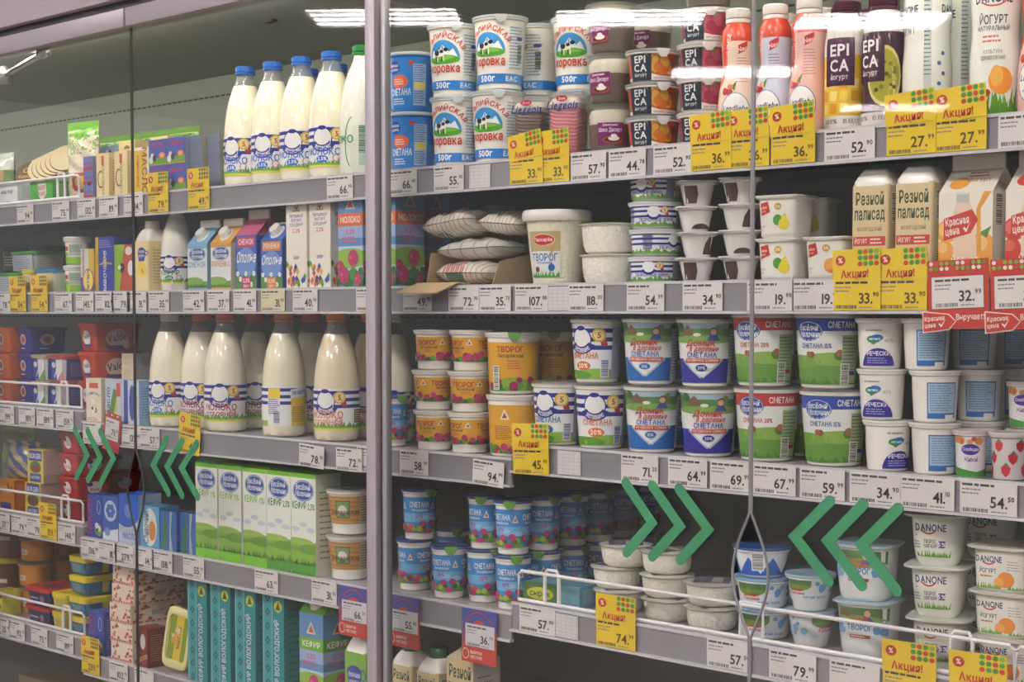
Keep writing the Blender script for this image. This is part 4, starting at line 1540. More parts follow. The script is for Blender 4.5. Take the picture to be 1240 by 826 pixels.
def f_tall_b(c, w, h):
    c.rect(0, 0, w, h, '#2f3f9a')
    c.rect(0, 0, w * .16, h, '#c9a43a')
    c.poly([(w * .16, h * .5), (w * .42, h * .55), (w * .5, h * .75), (w * .58, h * .55), (w * .9, h * .52), (w * .9, h * .5)], '#c9a43a')
    c.text('Сливочное', w * .58, h * .28, w * .2, '#c8cce8', rot=90, shear=.2)
    c.lines(w * .2, h * .8, w * .9, h * .95, 4, '#8f94c4')
P['box_blue_gold'] = box_pack('butter_box', .075, .05, .122, None, '#2f3f9a', f_tall_b, f_side_plain('#38449a', '#6f78b8'), cat='butter')
def f_tall_w(c, w, h):
    c.rect(0, 0, w, h, '#d8d4d0')
    c.rect(w * .6, h * .3, w, h, '#d9b83a')
    c.rect(0, 0, w, h * .35, '#3f5590')
    c.ell(w * .55, h * .28, w * .38, h * .24, '#e8d86a')
    c.ring(w * .55, h * .28, w * .42, h * .27, w * .06, '#c05a7a')
    c.text('Янтарь', w * .62, h * .28, w * .2, '#2f4f8a', rot=90)
    c.text('Плавленый', w * .25, h * .68, w * .14, '#8a5a4a', rot=90)
P['box_white_oval'] = box_pack('cheese_box', .055, .05, .098, None, '#d8d4d0', f_tall_w, f_side_plain('#d9c23a', '#7a6a3a'), cat='box')
def f_red_g(c, w, h):
    c.rect(0, 0, w, h, '#b8503a')
    c.poly([(0, 0), (w * .25, 0), (w * .55, h), (0, h)], '#8fb43a')
    c.ell(w * .75, h * .86, w * .18, h * .09, '#e4dcd4')
    c.ell(w * .86, h * .5, w * .16, h * .16, '#dfe4e8')
    c.blobs(w * .25, h * .45, w * .5, h * .6, 6, w * .06, w * .1, ['#ece8e0', '#2c2c30'], 6)
P['box_red_green'] = box_pack('cheese_box', .075, .05, .103, None, '#b8503a', f_red_g, f_side_plain('#b8503a', '#e0b8a8'), cat='box')
def art_snowwhite(c, w, h):
    x = w * .5
    c.rect(0, 0, w, h * .35, '#8fc83a')
    c.rect(x - .010, h * .42, x + .022, h, '#b8c8bc')
    c.lines(x - .008, h * .6, x + .02, h * .95, 4, '#6f8a7a')
    c.rect(x - .026, h * .66, x - .012, h * .88, '#c8504a')
    c.ell(x - .018, h * .5, .006, h * .1, '#8fc83a')
P['tub_green'] = cup('cream_cheese_tub', .026, .029, .058, art_snowwhite, (.002, .047), 'small white and green tubs', cat='tub', lidh=.006, lid='#dfe0dc')
def rect_tub(name, w, d, h, lidc, body, group, front=None, side=None, bodymat='gloss', taper=.9, cat='tub', lidh=.008, lidmat='gloss', lidart=None):
    p = Proto(name, cat, group, h, d / 2 + .003)
    mb = MB().sq([(w / 2 * taper * .96, d / 2 * taper * .96, 0), (w / 2 * taper, d / 2 * taper, .003), (w / 2, d / 2, h - lidh)], body, n=9, seg=36)
    p.add('body', mb.mesh(name + '_body', bodymat))
    e = .003
    mb = MB().sq([(w / 2 + e, d / 2 + e, h - lidh - .002), (w / 2 + e + .0006, d / 2 + e + .0006, h - .003), (w / 2 + e - .001, d / 2 + e - .001, h - .0015), (w / 2 - .003, d / 2 - .003, h - .001), (w / 2 - .005, d / 2 - .005, h - .003), (.001, .001, h - .003)], lidc, n=9, seg=36)
    p.add('lid', mb.mesh(name + '_lid', lidmat))
    hb = h - lidh
    for nm, fn, W in (('front_label', front, w), ('side_label', side, d)):
        if fn:
            ww, hh = W * taper * .92, hb - .006
            c = Art(ww, hh)
            fn(c, ww, hh)
            mb = MB()
            k = (1 - taper) / hb
            if nm == 'front_label':
                c.into(mb, lambda u, v, o: (u - ww / 2, -(d / 2 * (taper + k * (v + .003)) + .0012 + o), v + .003))
            else:
                c.into(mb, lambda u, v, o: (w / 2 * (taper + k * (v + .003)) + .0012 + o, u - ww / 2, v + .003))
            p.add(nm, mb.mesh(name + '_' + nm, 'gloss', fix=False))
    if lidart:
        c = Art(w * .8, d * .8)
        lidart(c, w * .8, d * .8)
        mb = MB()
        c.into(mb, lambda u, v, o: (u - w * .4, v - d * .4, h - .0028 + o))
        p.add('lid_label', mb.mesh(name + '_lidlabel', 'gloss', fix=False))
    return p
def f_slice(c, w, h):
    c.rect(0, 0, w, h, '#c4cad6')
    c.lines(w * .1, h * .1, w * .9, h * .9, 6, '#8f9ab4', thick=.3)
P['tub_greenlid'] = rect_tub('cheese_tub', .115, .085, .052, '#3f9a3a', '#b8bec8', 'clear tubs with green lids', f_slice, f_slice)
P['tub_bluelid'] = rect_tub('cheese_tub', .085, .085, .058, '#3a7ab4', '#d8dccb', None, f_side_plain('#e4d8b0', '#b8a060'), f_side_plain('#c8d4b8', '#90a890'))
P['tub_yellowlid'] = rect_tub('cheese_tub', .05, .08, .058, '#e0d43a', '#e0d8b8', None, f_side_plain('#e4dcc0', '#b87a4a'))
P['tub_dark'] = cup('cheese_round', .05, .055, .06, lambda c, w, h: c.rect(0, 0, w, h, '#3a6a48').lines(w * .4, h * .2, w * .6, h * .8, 4, '#d8d8c0'), (.004, .05), 'dark green round tubs at the back', body='#4a5a4c', lid='#33453a', cat='tub')
P['tub_tealback'] = cup('cheese_tub', .045, .055, .112, None, None, None, body='#6f9a3a', lid='#2f86a8', cat='tub', lidh=.022)

# cottage cheese tub
def art_tvorog_tub(c, w, h):
    x = w * .5
    c.rect(x - .029, h * .02, x + .029, h * .98, '#c2ad7c')
    c.rect(x - .029, h * .02, x + .029, h * .56, '#e6ebee')
    c.ell(x, h * .80, .020, h * .12, '#c22f34')
    c.ring(x, h * .80, .0205, h * .125, .0012, '#e8dccc')
    c.text('Пискарёв', x, h * .77, h * .07, '#f6e8e4', maxw=.033)
    c.text('ТВОРОГ', x, h * .36, h * .15, '#3a7ac0', maxw=.050)
    c.text('обезжиренный', x, h * .30, h * .05, '#3a7ac0', maxw=.03)
    c.grass(x - .029, x + .029, h * .02, h * .16, 26, '#4f9a3a', 3)
    c.ell(x - .014, h * .18, .005, h * .06, '#8a3a34')
    c.ell(x + .014, h * .22, .006, h * .08, '#2f6ab4')
    c.poly([(x + .010, h * .3), (x + .020, h * .68), (x + .014, h * .66)], '#c9a050')
P['tvorog_tub'] = cup('cottage_cheese_tub', .041, .052, .112, art_tvorog_tub, (.012, .090), None, body='#e9e6cf', bodymat='grain', lid='#efeeea', lidh=.012, ang=330, cat='tub', rim=.006)

def wrap_cheese(name, r, h, group, seed=1, col='#ece8d4', lidc='#e2dfd2', grain=True, lidprint=None):
    p = Proto(name, 'cheese', group, h, r + .006)
    p.round = True
    rr = random.Random(seed)
    ph = [rr.uniform(0, 6) for _ in range(3)]
    mb = MB().lathe([(r * .74, 0), (r * .86, .003), (r * .93, h * .25), (r * .97, h * .5), (r * .99, h * .75), (r, h - .006)], col, seg=48, flute=lambda a, z: 1 + .008 * math.sin(a * 23 + ph[0] + z * 80) + .008 * math.sin(a * 11 + ph[1]))
    p.add('curd', mb.mesh(name + '_curd', 'grain' if grain else 'gloss'))
    mb = MB().lathe([(r + .001, h - .006), (r + .004, h - .004), (r + .005, h - .0025), (r, h - .001), (r * .8, h), (.001, h)], lidc, seg=48,
                    flute=lambda a, z: 1 + .025 * math.sin(a * 9 + ph[2]) + .015 * math.sin(a * 17 + ph[0]))
    i = p.add('film_lid', mb.mesh(name + '_film', 'film'))
    if lidprint:
        c = Art(r * 1.4, r * 1.4)
        lidprint(c, r * 1.4, r * 1.4)
        mb = MB()
        c.into(mb, lambda u, v, o: (u - r * .7, v - r * .7, h + .0001 + o * .3))
        p.add('lid_print', mb.mesh(name + '_lp', 'film', fix=False))
    return p
P['white_cheese'] = wrap_cheese('wrapped_cheese', .046, .049, 'round white cheeses in film', 2, '#f3f0e4', '#e9e6dc', lidprint=lambda c, w, h: c.rect(w * .1, h * .3, w * .9, h * .7, '#c8a0a0'))
P['curd_pack'] = wrap_cheese('curd_pack', .0395, .037, 'low round curd packs', 3, '#eeece0', '#d2d3ca', lidprint=lambda c, w, h: c.rect(0, 0, w, h, '#7f7a98').rect(w * .1, h * .2, w * .9, h * .5, '#d9dccc'))

def art_tub(c, w, h):
    x = w * .5
    stripes(c, 0, w, (h * .42, h * .66, h * .88), h * .11)
    c.rect(0, 0, w, h * .10, '#6faa48')
    c.grass(0, w, h * .08, h * .20, 50, '#5f9a3c', 3)
    c.ell(x - .004, h * .68, .010, h * .30, '#f1f1f2')
    c.ring(x - .004, h * .66, .012, h * .34, .0035, NAVY, a0=200, a1=340)
    medal(c, x + .013, h * .76, .0055)
    c.text('ТВОРОЖНОЕ ЗЕРНО', x, h * .24, h * .15, NAVY, maxw=.058)
    c.rect(x + .036, h * .1, x + .052, h * .9, '#8f90ac')
    c.rect(x + .054, h * .15, x + .066, h * .9, '#d8b83a')
    c.barcode(x - .055, h * .2, x - .040, h * .9, '#4a4a8a', vert=True)
P['grain_tub'] = cup('curd_tub', .037, .0395, .0405, art_tub, (.003, .036), 'low striped curd tubs', body='#eeeef0', lid='#d8dade', cat='tub', lidh=.001, artbg='#ecedf0')

def monte(seed):
    def f(c, w, h):
        if seed == 0:
            c.poly([(w * .60, 0), (w, 0), (w, h), (w * .78, h), (w * .66, h * .6)], '#4c3434')
        elif seed == 1:
            c.poly([(w * .05, h), (w * .42, h), (w * .46, h * .5), (w * .40, 0), (w * .02, 0)], '#4c3434')
        else:
            c.ell(w * .62, -h * .05, w * .36, h * .36, '#4c3434', n=22)
    return f
for k in range(3):
    P['monte%d' % k] = sqcup('dessert_cup', .027, .027, .0365, .70, 'white dessert cups with brown splash', body='#e6e4e2', lid='#e4e2e0', front=monte(k), n=2.6, lip=.0045)
def f_fruit(kind):
    def f(c, w, h):
        c.poly([(0, h * .52), (w * .34, h * .68), (w * .30, h * .98), (0, h * .90)], '#c63a34')
        c.text('особое', w * .15, h * .76, h * .07, '#f4dcd4', rot=9, maxw=w * .24)
        c.text('лето', w * .14, h * .66, h * .07, '#f4dcd4', rot=9, maxw=w * .18)
        c.ring(w * .18, h * .30, w * .18, h * .42, .0008, '#d86a60', a0=70, a1=110)
        c.ell(w * .56, h * .83, w * .095, h * .10, '#c9a040')
        c.text('2%', w * .56, h * .79, h * .08, '#f6ecd8')
        if kind == 'pear':
            c.ell(w * .55, h * .44, w * .13, h * .16, '#4f9a3a')
            c.ell(w * .72, h * .32, w * .15, h * .17, '#e0d02e')
            c.ell(w * .73, h * .47, w * .085, h * .13, '#e2d63c')
            c.poly([(w * .74, h * .58), (w * .77, h * .66), (w * .755, h * .57)], '#5a4a2a')
        else:
            c.ell(w * .70, h * .34, w * .20, h * .21, '#e08a34')
            c.ell(w * .64, h * .38, w * .13, h * .16, '#eaa650')
            c.poly([(w * .78, h * .54), (w * .95, h * .62), (w * .88, h * .48)], '#4f8a3a')
        c.text('продукт', w * .12, h * .24, h * .06, '#9a9a94', maxw=w * .2)
        c.lines(0, h * .12, w * .2, h * .2, 2, '#c9b0a8')
        c.rect(0, 0, w, h * .06, '#dcdad2')
    return f
P['pear'] = sqcup('yogurt_cup', .032, .032, .060, .90, 'white fruit yogurt cups', front=f_fruit('pear'), n=6, lip=.004, body='#eceae2', lid='#e9e7e0')
P['orangec'] = sqcup('yogurt_cup', .032, .032, .060, .90, 'white fruit yogurt cups', front=f_fruit('orange'), n=6, lip=.004, body='#eceae2', lid='#e9e7e0')

def f_redprice(col, fruit, word2):
    def f(c, w, h):
        c.rect(0, 0, w, h, '#ece6da')
        c.rect(0, 0, w, h * .28, col)
        c.ell(w * .5, h * .27, w * .6, h * .10, col)
        for (x, y, s) in ((.16, .55, .20), (.12, .34, .16), (.82, .38, .22)):
            c.ell(w * x, h * y, w * s, w * s * 1.0, fruit)
            c.ell(w * (x - .04), h * y + w * .03, w * s * .6, w * s * .6, '#f0c07a' if col != '#c63a34' else '#d86a5a')
        c.poly([(w * .75, h * .52), (w * .98, h * .60), (w * .9, h * .46)], '#5a8a3a')
        c.poly([(w * .28, h * .24), (w * .72, h * .24), (w * .66, h * .78), (w * .56, h * .90), (w * .34, h * .90), (w * .28, h * .78)], '#e6cdb8')
        c.rect(w * .33, h * .88, w * .57, h * .98, '#bfc0bc')
        c.poly([(w * .72, h * .30), (w * .80, h * .30), (w * .78, h * .8), (w * .98, h * 1.0), (w * .84, h * 1.0), (w * .70, h * .8)], col)
        c.poly([(w * .10, h * .44), (w * .60, h * .52), (w * .74, h * .68), (w * .62, h * .80), (w * .10, h * .70)], '#c23a38')
        c.text('Красная', w * .14, h * .61, h * .085, '#f6e6e0', al='l', rot=7, maxw=w * .44)
        c.text('цена', w * .14, h * .50, h * .085, '#f6e6e0', al='l', rot=7, maxw=w * .26)
        c.poly([(w * .46, h * .58), (w * .49, h * .60), (w * .52, h * .57), (w * .60, h * .66), (w * .52, h * .53)], '#f6e6e0')
        c.text('ЙОГУРТ', w * .5, h * .14, h * .10, '#f8eede', maxw=w * .5)
        c.text(word2, w * .5, h * .04, h * .06, '#f8eede', maxw=w * .4)
    return f
def s_redprice(c, w, h):
    c.rect(0, 0, w, h, '#e4dcd0')
    c.barcode(w * .12, h * .62, w * .35, h * .97, '#3a3a3a', vert=True)
    c.rect(w * .5, h * .7, w * .9, h * .88, '#c23a38')
    c.lines(w * .5, h * .06, w * .85, h * .5, 14, '#5a5450', thick=.4)
def r_redprice(fr):
    def f(c, w, h):
        c.ell(w * .3, h * .40, w * .18, h * .26, fr)
        c.text('йогурт', w * .65, h * .45, h * .14, '#c27a3a', maxw=w * .5)
        c.lines(w * .4, h * .65, w * .85, h * .9, 2, '#c2504a')
    return f
P['red_carton_a'] = gable('yogurt_carton', .076, .076, .112, .032, .020, 'gable-top fruit yogurt cartons', '#ece6da', f_redprice('#dba03a', '#e8a444', 'абрикос'), s_redprice, roofart=r_redprice('#e8a444'))
P['red_carton_s'] = gable('yogurt_carton', .076, .076, .112, .032, .020, 'gable-top fruit yogurt cartons', '#ece6da', f_redprice('#c63a34', '#c8402e', 'клубника'), s_redprice, roofart=r_redprice('#c8402e'))

# striped film bags in a cardboard tray
def pillow(name, w, d, h, colfn, group, seed=1, cat='packet'):
    rr = random.Random(seed)
    ph = [rr.uniform(0, 6.28) for _ in range(6)]
    p = Proto(name, cat, group, h, d / 2)
    mb = MB()
    nx, ny = 44, 20
    for sgn in (-1, 1):
        vs, fs, cs = [], [], []
        for j in range(ny + 1):
            for i in range(nx + 1):
                u, v = i / nx * 2 - 1, j / ny * 2 - 1
                e = max(0, 1 - abs(u) ** 3.2) ** .55 * max(0, 1 - abs(v) ** 2.6) ** .5
                wr = .10 * math.sin(u * 7 + ph[0] + v * 2) * math.sin(v * 6 + ph[1]) + .05 * math.sin(u * 17 + ph[2])
                z = h / 2 + sgn * (h / 2 * e * (1 + wr * (1 if sgn > 0 else .2)) + .0006)
                vs.append((u * w / 2, v * d / 2 * (1 - .12 * abs(u) ** 4), max(0.0, z)))
        for j in range(ny):
            for i in range(nx):
                a = j * (nx + 1) + i
                fs.append((a, a + 1, a + nx + 2, a + nx + 1))
                cs.append(colfn((i + .5) / nx, (j + .5) / ny, i, j, sgn))
        mb.add(vs, fs, cs)
    p.add('pouch', mb.mesh(name + '_pouch', 'film', angle=70))
    return p
def bag_cols(acc):
    def f(u, v, i, j, sg):
        if .30 < u < .5 and (i + j) % 3 != 2 and .1 < v < .55:
            return acc
        return '#c9b294' if (i + j // 4) % 4 == 0 else '#e6e3da'
    return f
P['bag_a'] = pillow('cottage_cheese_bag', .128, .105, .046, bag_cols('#5f9a86'), 'striped film bags in the cardboard tray', 2)
P['bag_d'] = pillow('cottage_cheese_bag', .085, .10, .040, bag_cols('#5f9a86'), 'striped film bags in the cardboard tray', 11)
P['bag_b'] = pillow('cottage_cheese_bag', .148, .10, .036, lambda u, v, i, j, s: ('#8ab0a8' if v > .75 and i % 3 else ('#c4a888' if i % 9 == 0 else '#d6d8d6')), 'striped film bags in the cardboard tray', 5)
P['bag_c'] = pillow('cottage_cheese_bag', .135, .10, .042, lambda u, v, i, j, s: '#c8586a' if (.2 < u < .6 and v < .3 and (i + j) % 2 and s > 0) else ('#5f8a76' if (.25 < u < .6 and v < .15 and s < 0) else ('#cdb093' if i % 4 == 0 else '#e9e5dc')), 'striped film bags in the cardboard tray', 8)

# ---- third shelf
def art_tvorog(c, w, h):
    c.rect(0, 0, w, h, '#e0a52e')
    n = 3
    for k in range(n):
        x = w * (k + .5) / n
        c.text('ТВОРОГ', x, h * .66, h * .20, '#a8303e', maxw=w / n * .62)
        c.text('Пискарёвский', x + w * .02, h * .52, h * .11, '#5a5a24', maxw=w / n * .5, shear=.2)
        c.lines(x - w * .02, h * .34, x + w * .10, h * .48, 2, '#c05a4a')
        xx = x + w / n * .46
        c.poly([(xx - .006, h * .68), (xx + .006, h * .68), (xx, h * .94)], '#e8e2d0')
        c.poly([(xx - .003, h * .72), (xx + .003, h * .72), (xx, h * .84)], '#b0503a')
    c.blobs(0, h * .02, w, h * .16, 60, .003, .006, ['#3f7a2e', '#5a9a3a', '#356a2c'], 6)
    rr = random.Random(5)
    for k in range(20):
        x, y, r = rr.uniform(0, w), h * rr.uniform(.10, .30), rr.uniform(.0035, .006)
        c.ell(x, y, r, r, rr.choice(['#b03468', '#c0407a', '#9a2a58']), n=10)
P['tvorog'] = cup('cottage_cheese_cup', .0315, .0355, .069, art_tvorog, (.016, .058), 'small yellow curd cups with clover', foot=.014, lid='#e9e6de', fluted=True, lidmat='gloss', lidh=.002)
def art_tvorog_big(c, w, h):
    c.rect(0, 0, w, h, '#e0a52e')
    x = w * .5
    for dx in (-w * .36, 0, w * .36):
        c.text('ТВОРОГ', x + dx, h * .80, h * .115, '#a8303e', maxw=.046)
        c.text('Пискарёвский', x + dx, h * .69, h * .075, '#5a5a24', maxw=.044, shear=.2)
        c.lines(x - .004 + dx, h * .44, x + .020 + dx, h * .64, 4, '#c0604a')
    c.ell(x + .005, h * .10, .034, h * .18, '#86b03a')
    c.blobs(0, 0, w, h * .16, 40, .004, .008, ['#3f7a2e', '#5a9a3a', '#356a2c'], 6)
    rr = random.Random(6)
    for k in range(14):
        r = rr.uniform(.005, .008)
        c.ell(rr.uniform(0, w), h * rr.uniform(.08, .28), r, r, rr.choice(['#b03468', '#c0407a', '#9a2a58']), n=11)
    c.barcode(x - .030, h * .04, x - .020, h * .50, '#4a5a44', vert=True, bgc='#efeee6')
P['tvorog_big'] = cup('cottage_cheese_cup', .041, .045, .102, art_tvorog_big, (.006, .088), 'large yellow curd cups with clover', lid='#dfe0da', lidh=.003, foot=.005, tab='#6a9a4c', tabang=10)
P['tvorog_big_b'] = cup('cottage_cheese_cup', .041, .045, .102, lambda c, w, h: (c.rect(0, 0, w, h, '#e0a52e').poly([(w * .5 - .009, h * .70), (w * .5 + .009, h * .70), (w * .5, h * .92)], '#e8e2d0').poly([(w * .5 - .005, h * .73), (w * .5 + .005, h * .73), (w * .5, h * .85)], '#b0503a').lines(w * .42, h * .28, w * .56, h * .58, 8, '#8a5a2a')
    .blobs(0, 0, w, h * .14, 40, .004, .008, ['#3f7a2e', '#5a9a3a'], 6).blobs(0, h * .06, w, h * .2, 16, .005, .008, ['#b03468', '#c0407a'], 7)),
    (.006, .088), 'large yellow curd cups with clover', lid='#e9e7e0', lidh=.003, foot=.005)
def art_smetana_p(pc):
    def f(c, w, h):
        x = w * .5
        c.rect(0, 0, w, h, '#eef0f2')
        stripes(c, 0, w, (h * .53, h * .68, h * .84), h * .08)
        c.rect(0, 0, w, h * .08, '#6faa3a')
        c.ell(x + .02, h * .06, .05, h * .13, '#8fbc4a')
        c.ell(x - .03, h * .06, .04, h * .10, '#5f9a38')
        c.rect(x + .044, h * .02, x + .07, h * .95, '#a7a4bc')
        c.barcode(x + .026, h * .04, x + .038, h * .34, '#4a4488', vert=True, bgc='#e6e4ee')
        village_roundel(c, x - .008, h * .72, h * .22)
        medal(c, x + .022, h * .80, h * .13)
        c.text('СМЕТАНА', x - .004, h * .37, h * .11, pc[0], maxw=.050)
        c.ell(x - .006, h * .24, .014, h * .085, pc[1])
        c.text(pc[2], x - .006, h * .20, h * .085, '#ffffff', maxw=.020)
    return f
P['smet_o'] = cup('sour_cream_cup', .035, .0415, .102, art_smetana_p(('#d9743a', '#e0763a', '20%')), (.006, .094), 'blue-striped sour cream cups', lid='#cfd3d8', lidmat='clear', lidh=.004)
P['smet_b'] = cup('sour_cream_cup', .035, .0415, .102, art_smetana_p(('#2f6ab8', '#2f6ab8', '15%')), (.006, .094), 'blue-striped sour cream cups', lid='#cfd3d8', lidmat='clear', lidh=.004)
def art_domik(low, pct):
    def f(c, w, h):
        x = w * .5
        c.rect(0, 0, w, h, '#e9ecee')
        c.rect(0, 0, w, h * .40, low)
        c.poly([(x - .034, h * .40), (x + .034, h * .40), (x, h * .09)], '#eef0f2')
        for s in (-1, 1):
            c.poly([(x + s * .036, h * .40), (x + s * .034, h * .36), (x + s * .002, h * .07), (x, h * .10)], '#b8c4dc')
        c.rect(0, h * .72, w, h, '#5f8a4a')
        c.rect(0, h * .90, w, h, '#a8c4d8')
        c.blobs(0, h * .86, w, h * .93, 30, .005, .010, ['#4f7a40', '#3f6a3a', '#6a9450'], 4)
        c.ell(x, h * .72, .055, h * .07, '#7fa858')
        c.poly([(x - .030, h * .80), (x - .012, h * .80), (x - .012, h * .86), (x - .021, h * .96), (x - .030, h * .88)], '#7a6048')
        c.ell(x + .018, h * .86, .0055, h * .065, '#7a4a34')
        c.ell(x + .0175, h * .845, .0045, h * .05, '#e0b494')
        c.poly([(x + .008, h * .70), (x + .028, h * .70), (x + .022, h * .80), (x + .013, h * .80)], '#3f4f94')
        c.ell(x - .006, h * .80, .006, h * .03, '#ece8e2', n=8)
        c.text('Домик', x - .002, h * .615, h * .105, '#c23a36', maxw=.046, shear=.25)
        c.text('в деревне', x + .003, h * .525, h * .085, '#c23a36', maxw=.044, shear=.25)
        c.text('СМЕТАНА', x, h * .42, h * .085, low, maxw=.046)
        c.poly([(x - .027, h * .335), (x + .030, h * .335), (x + .028, h * .385), (x + .031, h * .405), (x - .026, h * .405)], '#c2503a')
        c.text('ИЗ СВЕЖИХ СЛИВОК', x + .001, h * .35, h * .04, '#f6e6de', maxw=.050)
        c.ell(x, h * .25, .009, h * .055, low)
        c.text(pct, x, h * .225, h * .05, '#eef2fa', maxw=.013)
        c.rect(x + .045, 0, x + .075, h * .9, '#c4ccd4')
        c.lines(x + .046, h * .1, x + .074, h * .85, 14, '#6a7a94', thick=.25)
    return f
P['domik15'] = cup('sour_cream_cup', .0365, .0435, .103, art_domik('#2f6cb8', '15%'), (.006, .097), 'village picture sour cream cups', lid='#d4d9dd', lidmat='clear', lidh=.003)
P['domik20'] = cup('sour_cream_cup', .0365, .0435, .103, art_domik('#34349a', '20%'), (.006, .097), 'village picture sour cream cups', lid='#d4d9dd', lidmat='clear', lidh=.003)
def art_vm(top, pct):
    def f(c, w, h):
        x = w * .5
        c.rect(0, 0, w, h, '#e9ecea')
        c.rect(0, h * .80, w, h, top)
        c.rect(0, 0, w, h * .40, '#6a9a44')
        c.ell(x + .02, h * .38, .05, h * .10, '#8fb45a')
        c.ell(x - .04, h * .34, .04, h * .10, '#7aa84c')
        c.grass(0, w, 0, h * .12, 40, '#4f8438', 5)
        c.blobs(x - .02, h * .42, x + .04, h * .48, 5, .004, .008, ['#8a5a44', '#a86a4a', '#5a7a3a'], 4)
        c.text('СМЕТАНА', x + .030, h * .85, h * .09, '#f2f2f0', maxw=.040)
        c.ell(x - .018, h * .80, .021, h * .15, '#2f4f9a')
        c.ring(x - .018, h * .80, .0198, h * .14, .0009, '#c8d4ea')
        c.text('Весёлый', x - .019, h * .81, h * .085, '#e8eef8', maxw=.030, shear=.2)
        c.text('Молочник', x - .017, h * .71, h * .085, '#e8eef8', maxw=.034, shear=.2)
        c.text('СМЕТАНА ' + pct, x - .008, h * .545, h * .07, '#b8403a' if top != '#2f4fae' else '#2f4f9a', maxw=.046)
        c.rect(x + .030, h * .02, x + .058, h * .74, '#9fb28a')
        c.lines(x + .031, h * .2, x + .057, h * .72, 10, '#5a6a4a', thick=.3)
        c.rect(x + .028, h * .14, x + .06, h * .20, '#b0404a' if top != '#2f4fae' else '#3a4a9a')
        c.barcode(x + .030, h * .0, x + .042, h * .30, '#4a4a44', vert=True, bgc='#e4e4dc')
    return f
P['vm_red'] = cup('sour_cream_cup', .0395, .0475, .107, art_vm('#c23a34', '20%'), (.006, .101), 'green meadow sour cream cups', lid='#d6dadd', lidmat='clear', lidh=.003)
P['vm_blue'] = cup('sour_cream_cup', .0395, .0475, .107, art_vm('#2f4fae', '15%'), (.006, .101), 'green meadow sour cream cups', lid='#d6dadd', lidmat='clear', lidh=.003)
def art_greek(c, w, h):
    x = w * .5
    c.ell(x, h * .0, .024, h * .44, '#33308e', a0=0, a1=180)
    c.rect(x - .024, 0, x + .024, h * .10, '#33308e')
    c.text('ГРЕЧЕСКИЙ', x + .001, h * .26, h * .10, '#eceaf6', maxw=.042)
    c.lines(x - .016, h * .05, x + .018, h * .22, 3, '#9a98cc')
    c.ell(x - .006, h * .66, .010, h * .09, '#2f8a5a')
    c.ell(x - .001, h * .70, .008, h * .08, '#2f6ab4')
    c.poly([(x - .016, h * .66), (x + .004, h * .66), (x - .006, h * .52)], '#2f8a5a')
    c.text('лактика', x - .005, h * .64, h * .06, '#eef4ee', maxw=.015)
    c.text('40%', x + .015, h * .58, h * .09, '#8aa88a', bold=False)
    c.text('на закваске', x - .006, h * .86, h * .05, '#5a5a5a', maxw=.022)
P['greek'] = cup('yogurt_cup', .0285, .0315, .069, art_greek, (.004, .060), 'small white yogurt cups', lid='#e9e8e4', lidh=.0012, body='#efede8')
def art_bluelab(c, w, h):
    x = w * .5
    c.rect(x - .021, h * .03, x + .021, h * .90, '#3a6ab4')
    c.rect(x - .0195, h * .16, x + .0195, h * .87, '#a8c2da')
    c.lines(x - .017, h * .2, x + .017, h * .84, 11, '#5a86b4', thick=.35)
    c.rect(x + .004, h * .0, x + .018, h * .12, '#eceae6')
P['bluelab'] = cup('yogurt_cup', .0285, .0315, .069, art_bluelab, (.004, .060), 'small white yogurt cups', lid='#e4e4e2', lidh=.0012, body='#eceae2')
def art_yog(c, w, h):
    x = w * .5
    c.ell(x, h * .68, .012, h * .14, '#4a3a9a')
    c.text('Слобода', x, h * .65, h * .08, '#f0ecf6', maxw=.02)
    c.text('Живой', x, h * .38, h * .11, '#6a4a7a', maxw=.018, shear=.2)
    c.blobs(x - .02, h * .86, x + .02, h * .98, 8, .003, .006, ['#b85a34', '#d08a4a'], 4)
    c.poly([(x - .03, 0), (x + .03, 0), (x + .03, h * .22), (x + .008, h * .12), (x - .03, h * .26)], '#3f8a3a')
P['yog'] = cup('yogurt_cup', .018, .0205, .062, art_yog, (.002, .055), 'small print yogurt cups', lid='#d8c4c0', lidh=.001, body='#e6e4e4', artbg='#e4e2e4')
def art_straw(c, w, h):
    rr = random.Random(3)
    for k in range(14):
        x, y = w * (k + .5) / 14, h * (.2 + .3 * (k % 3))
        s = rr.uniform(.007, .009)
        c.poly([(x - s * .8, y + s * .6), (x - s * .2, y + s), (x + s * .8, y + s * .6), (x + s * .6, y - s * .4), (x, y - s), (x - s * .7, y - s * .3)], rr.choice(['#b8303a', '#c8404a']))
        c.poly([(x - s * .5, y + s * .8), (x, y + s * 1.4), (x + s * .6, y + s * .8)], '#4f8a3a')
P['straw'] = cup('yogurt_cup', .020, .0235, .062, art_straw, (.002, .055), 'small print yogurt cups', lid='#dcd4d4', lidh=.001, body='#d4ccce', artbg='#d6ced0')

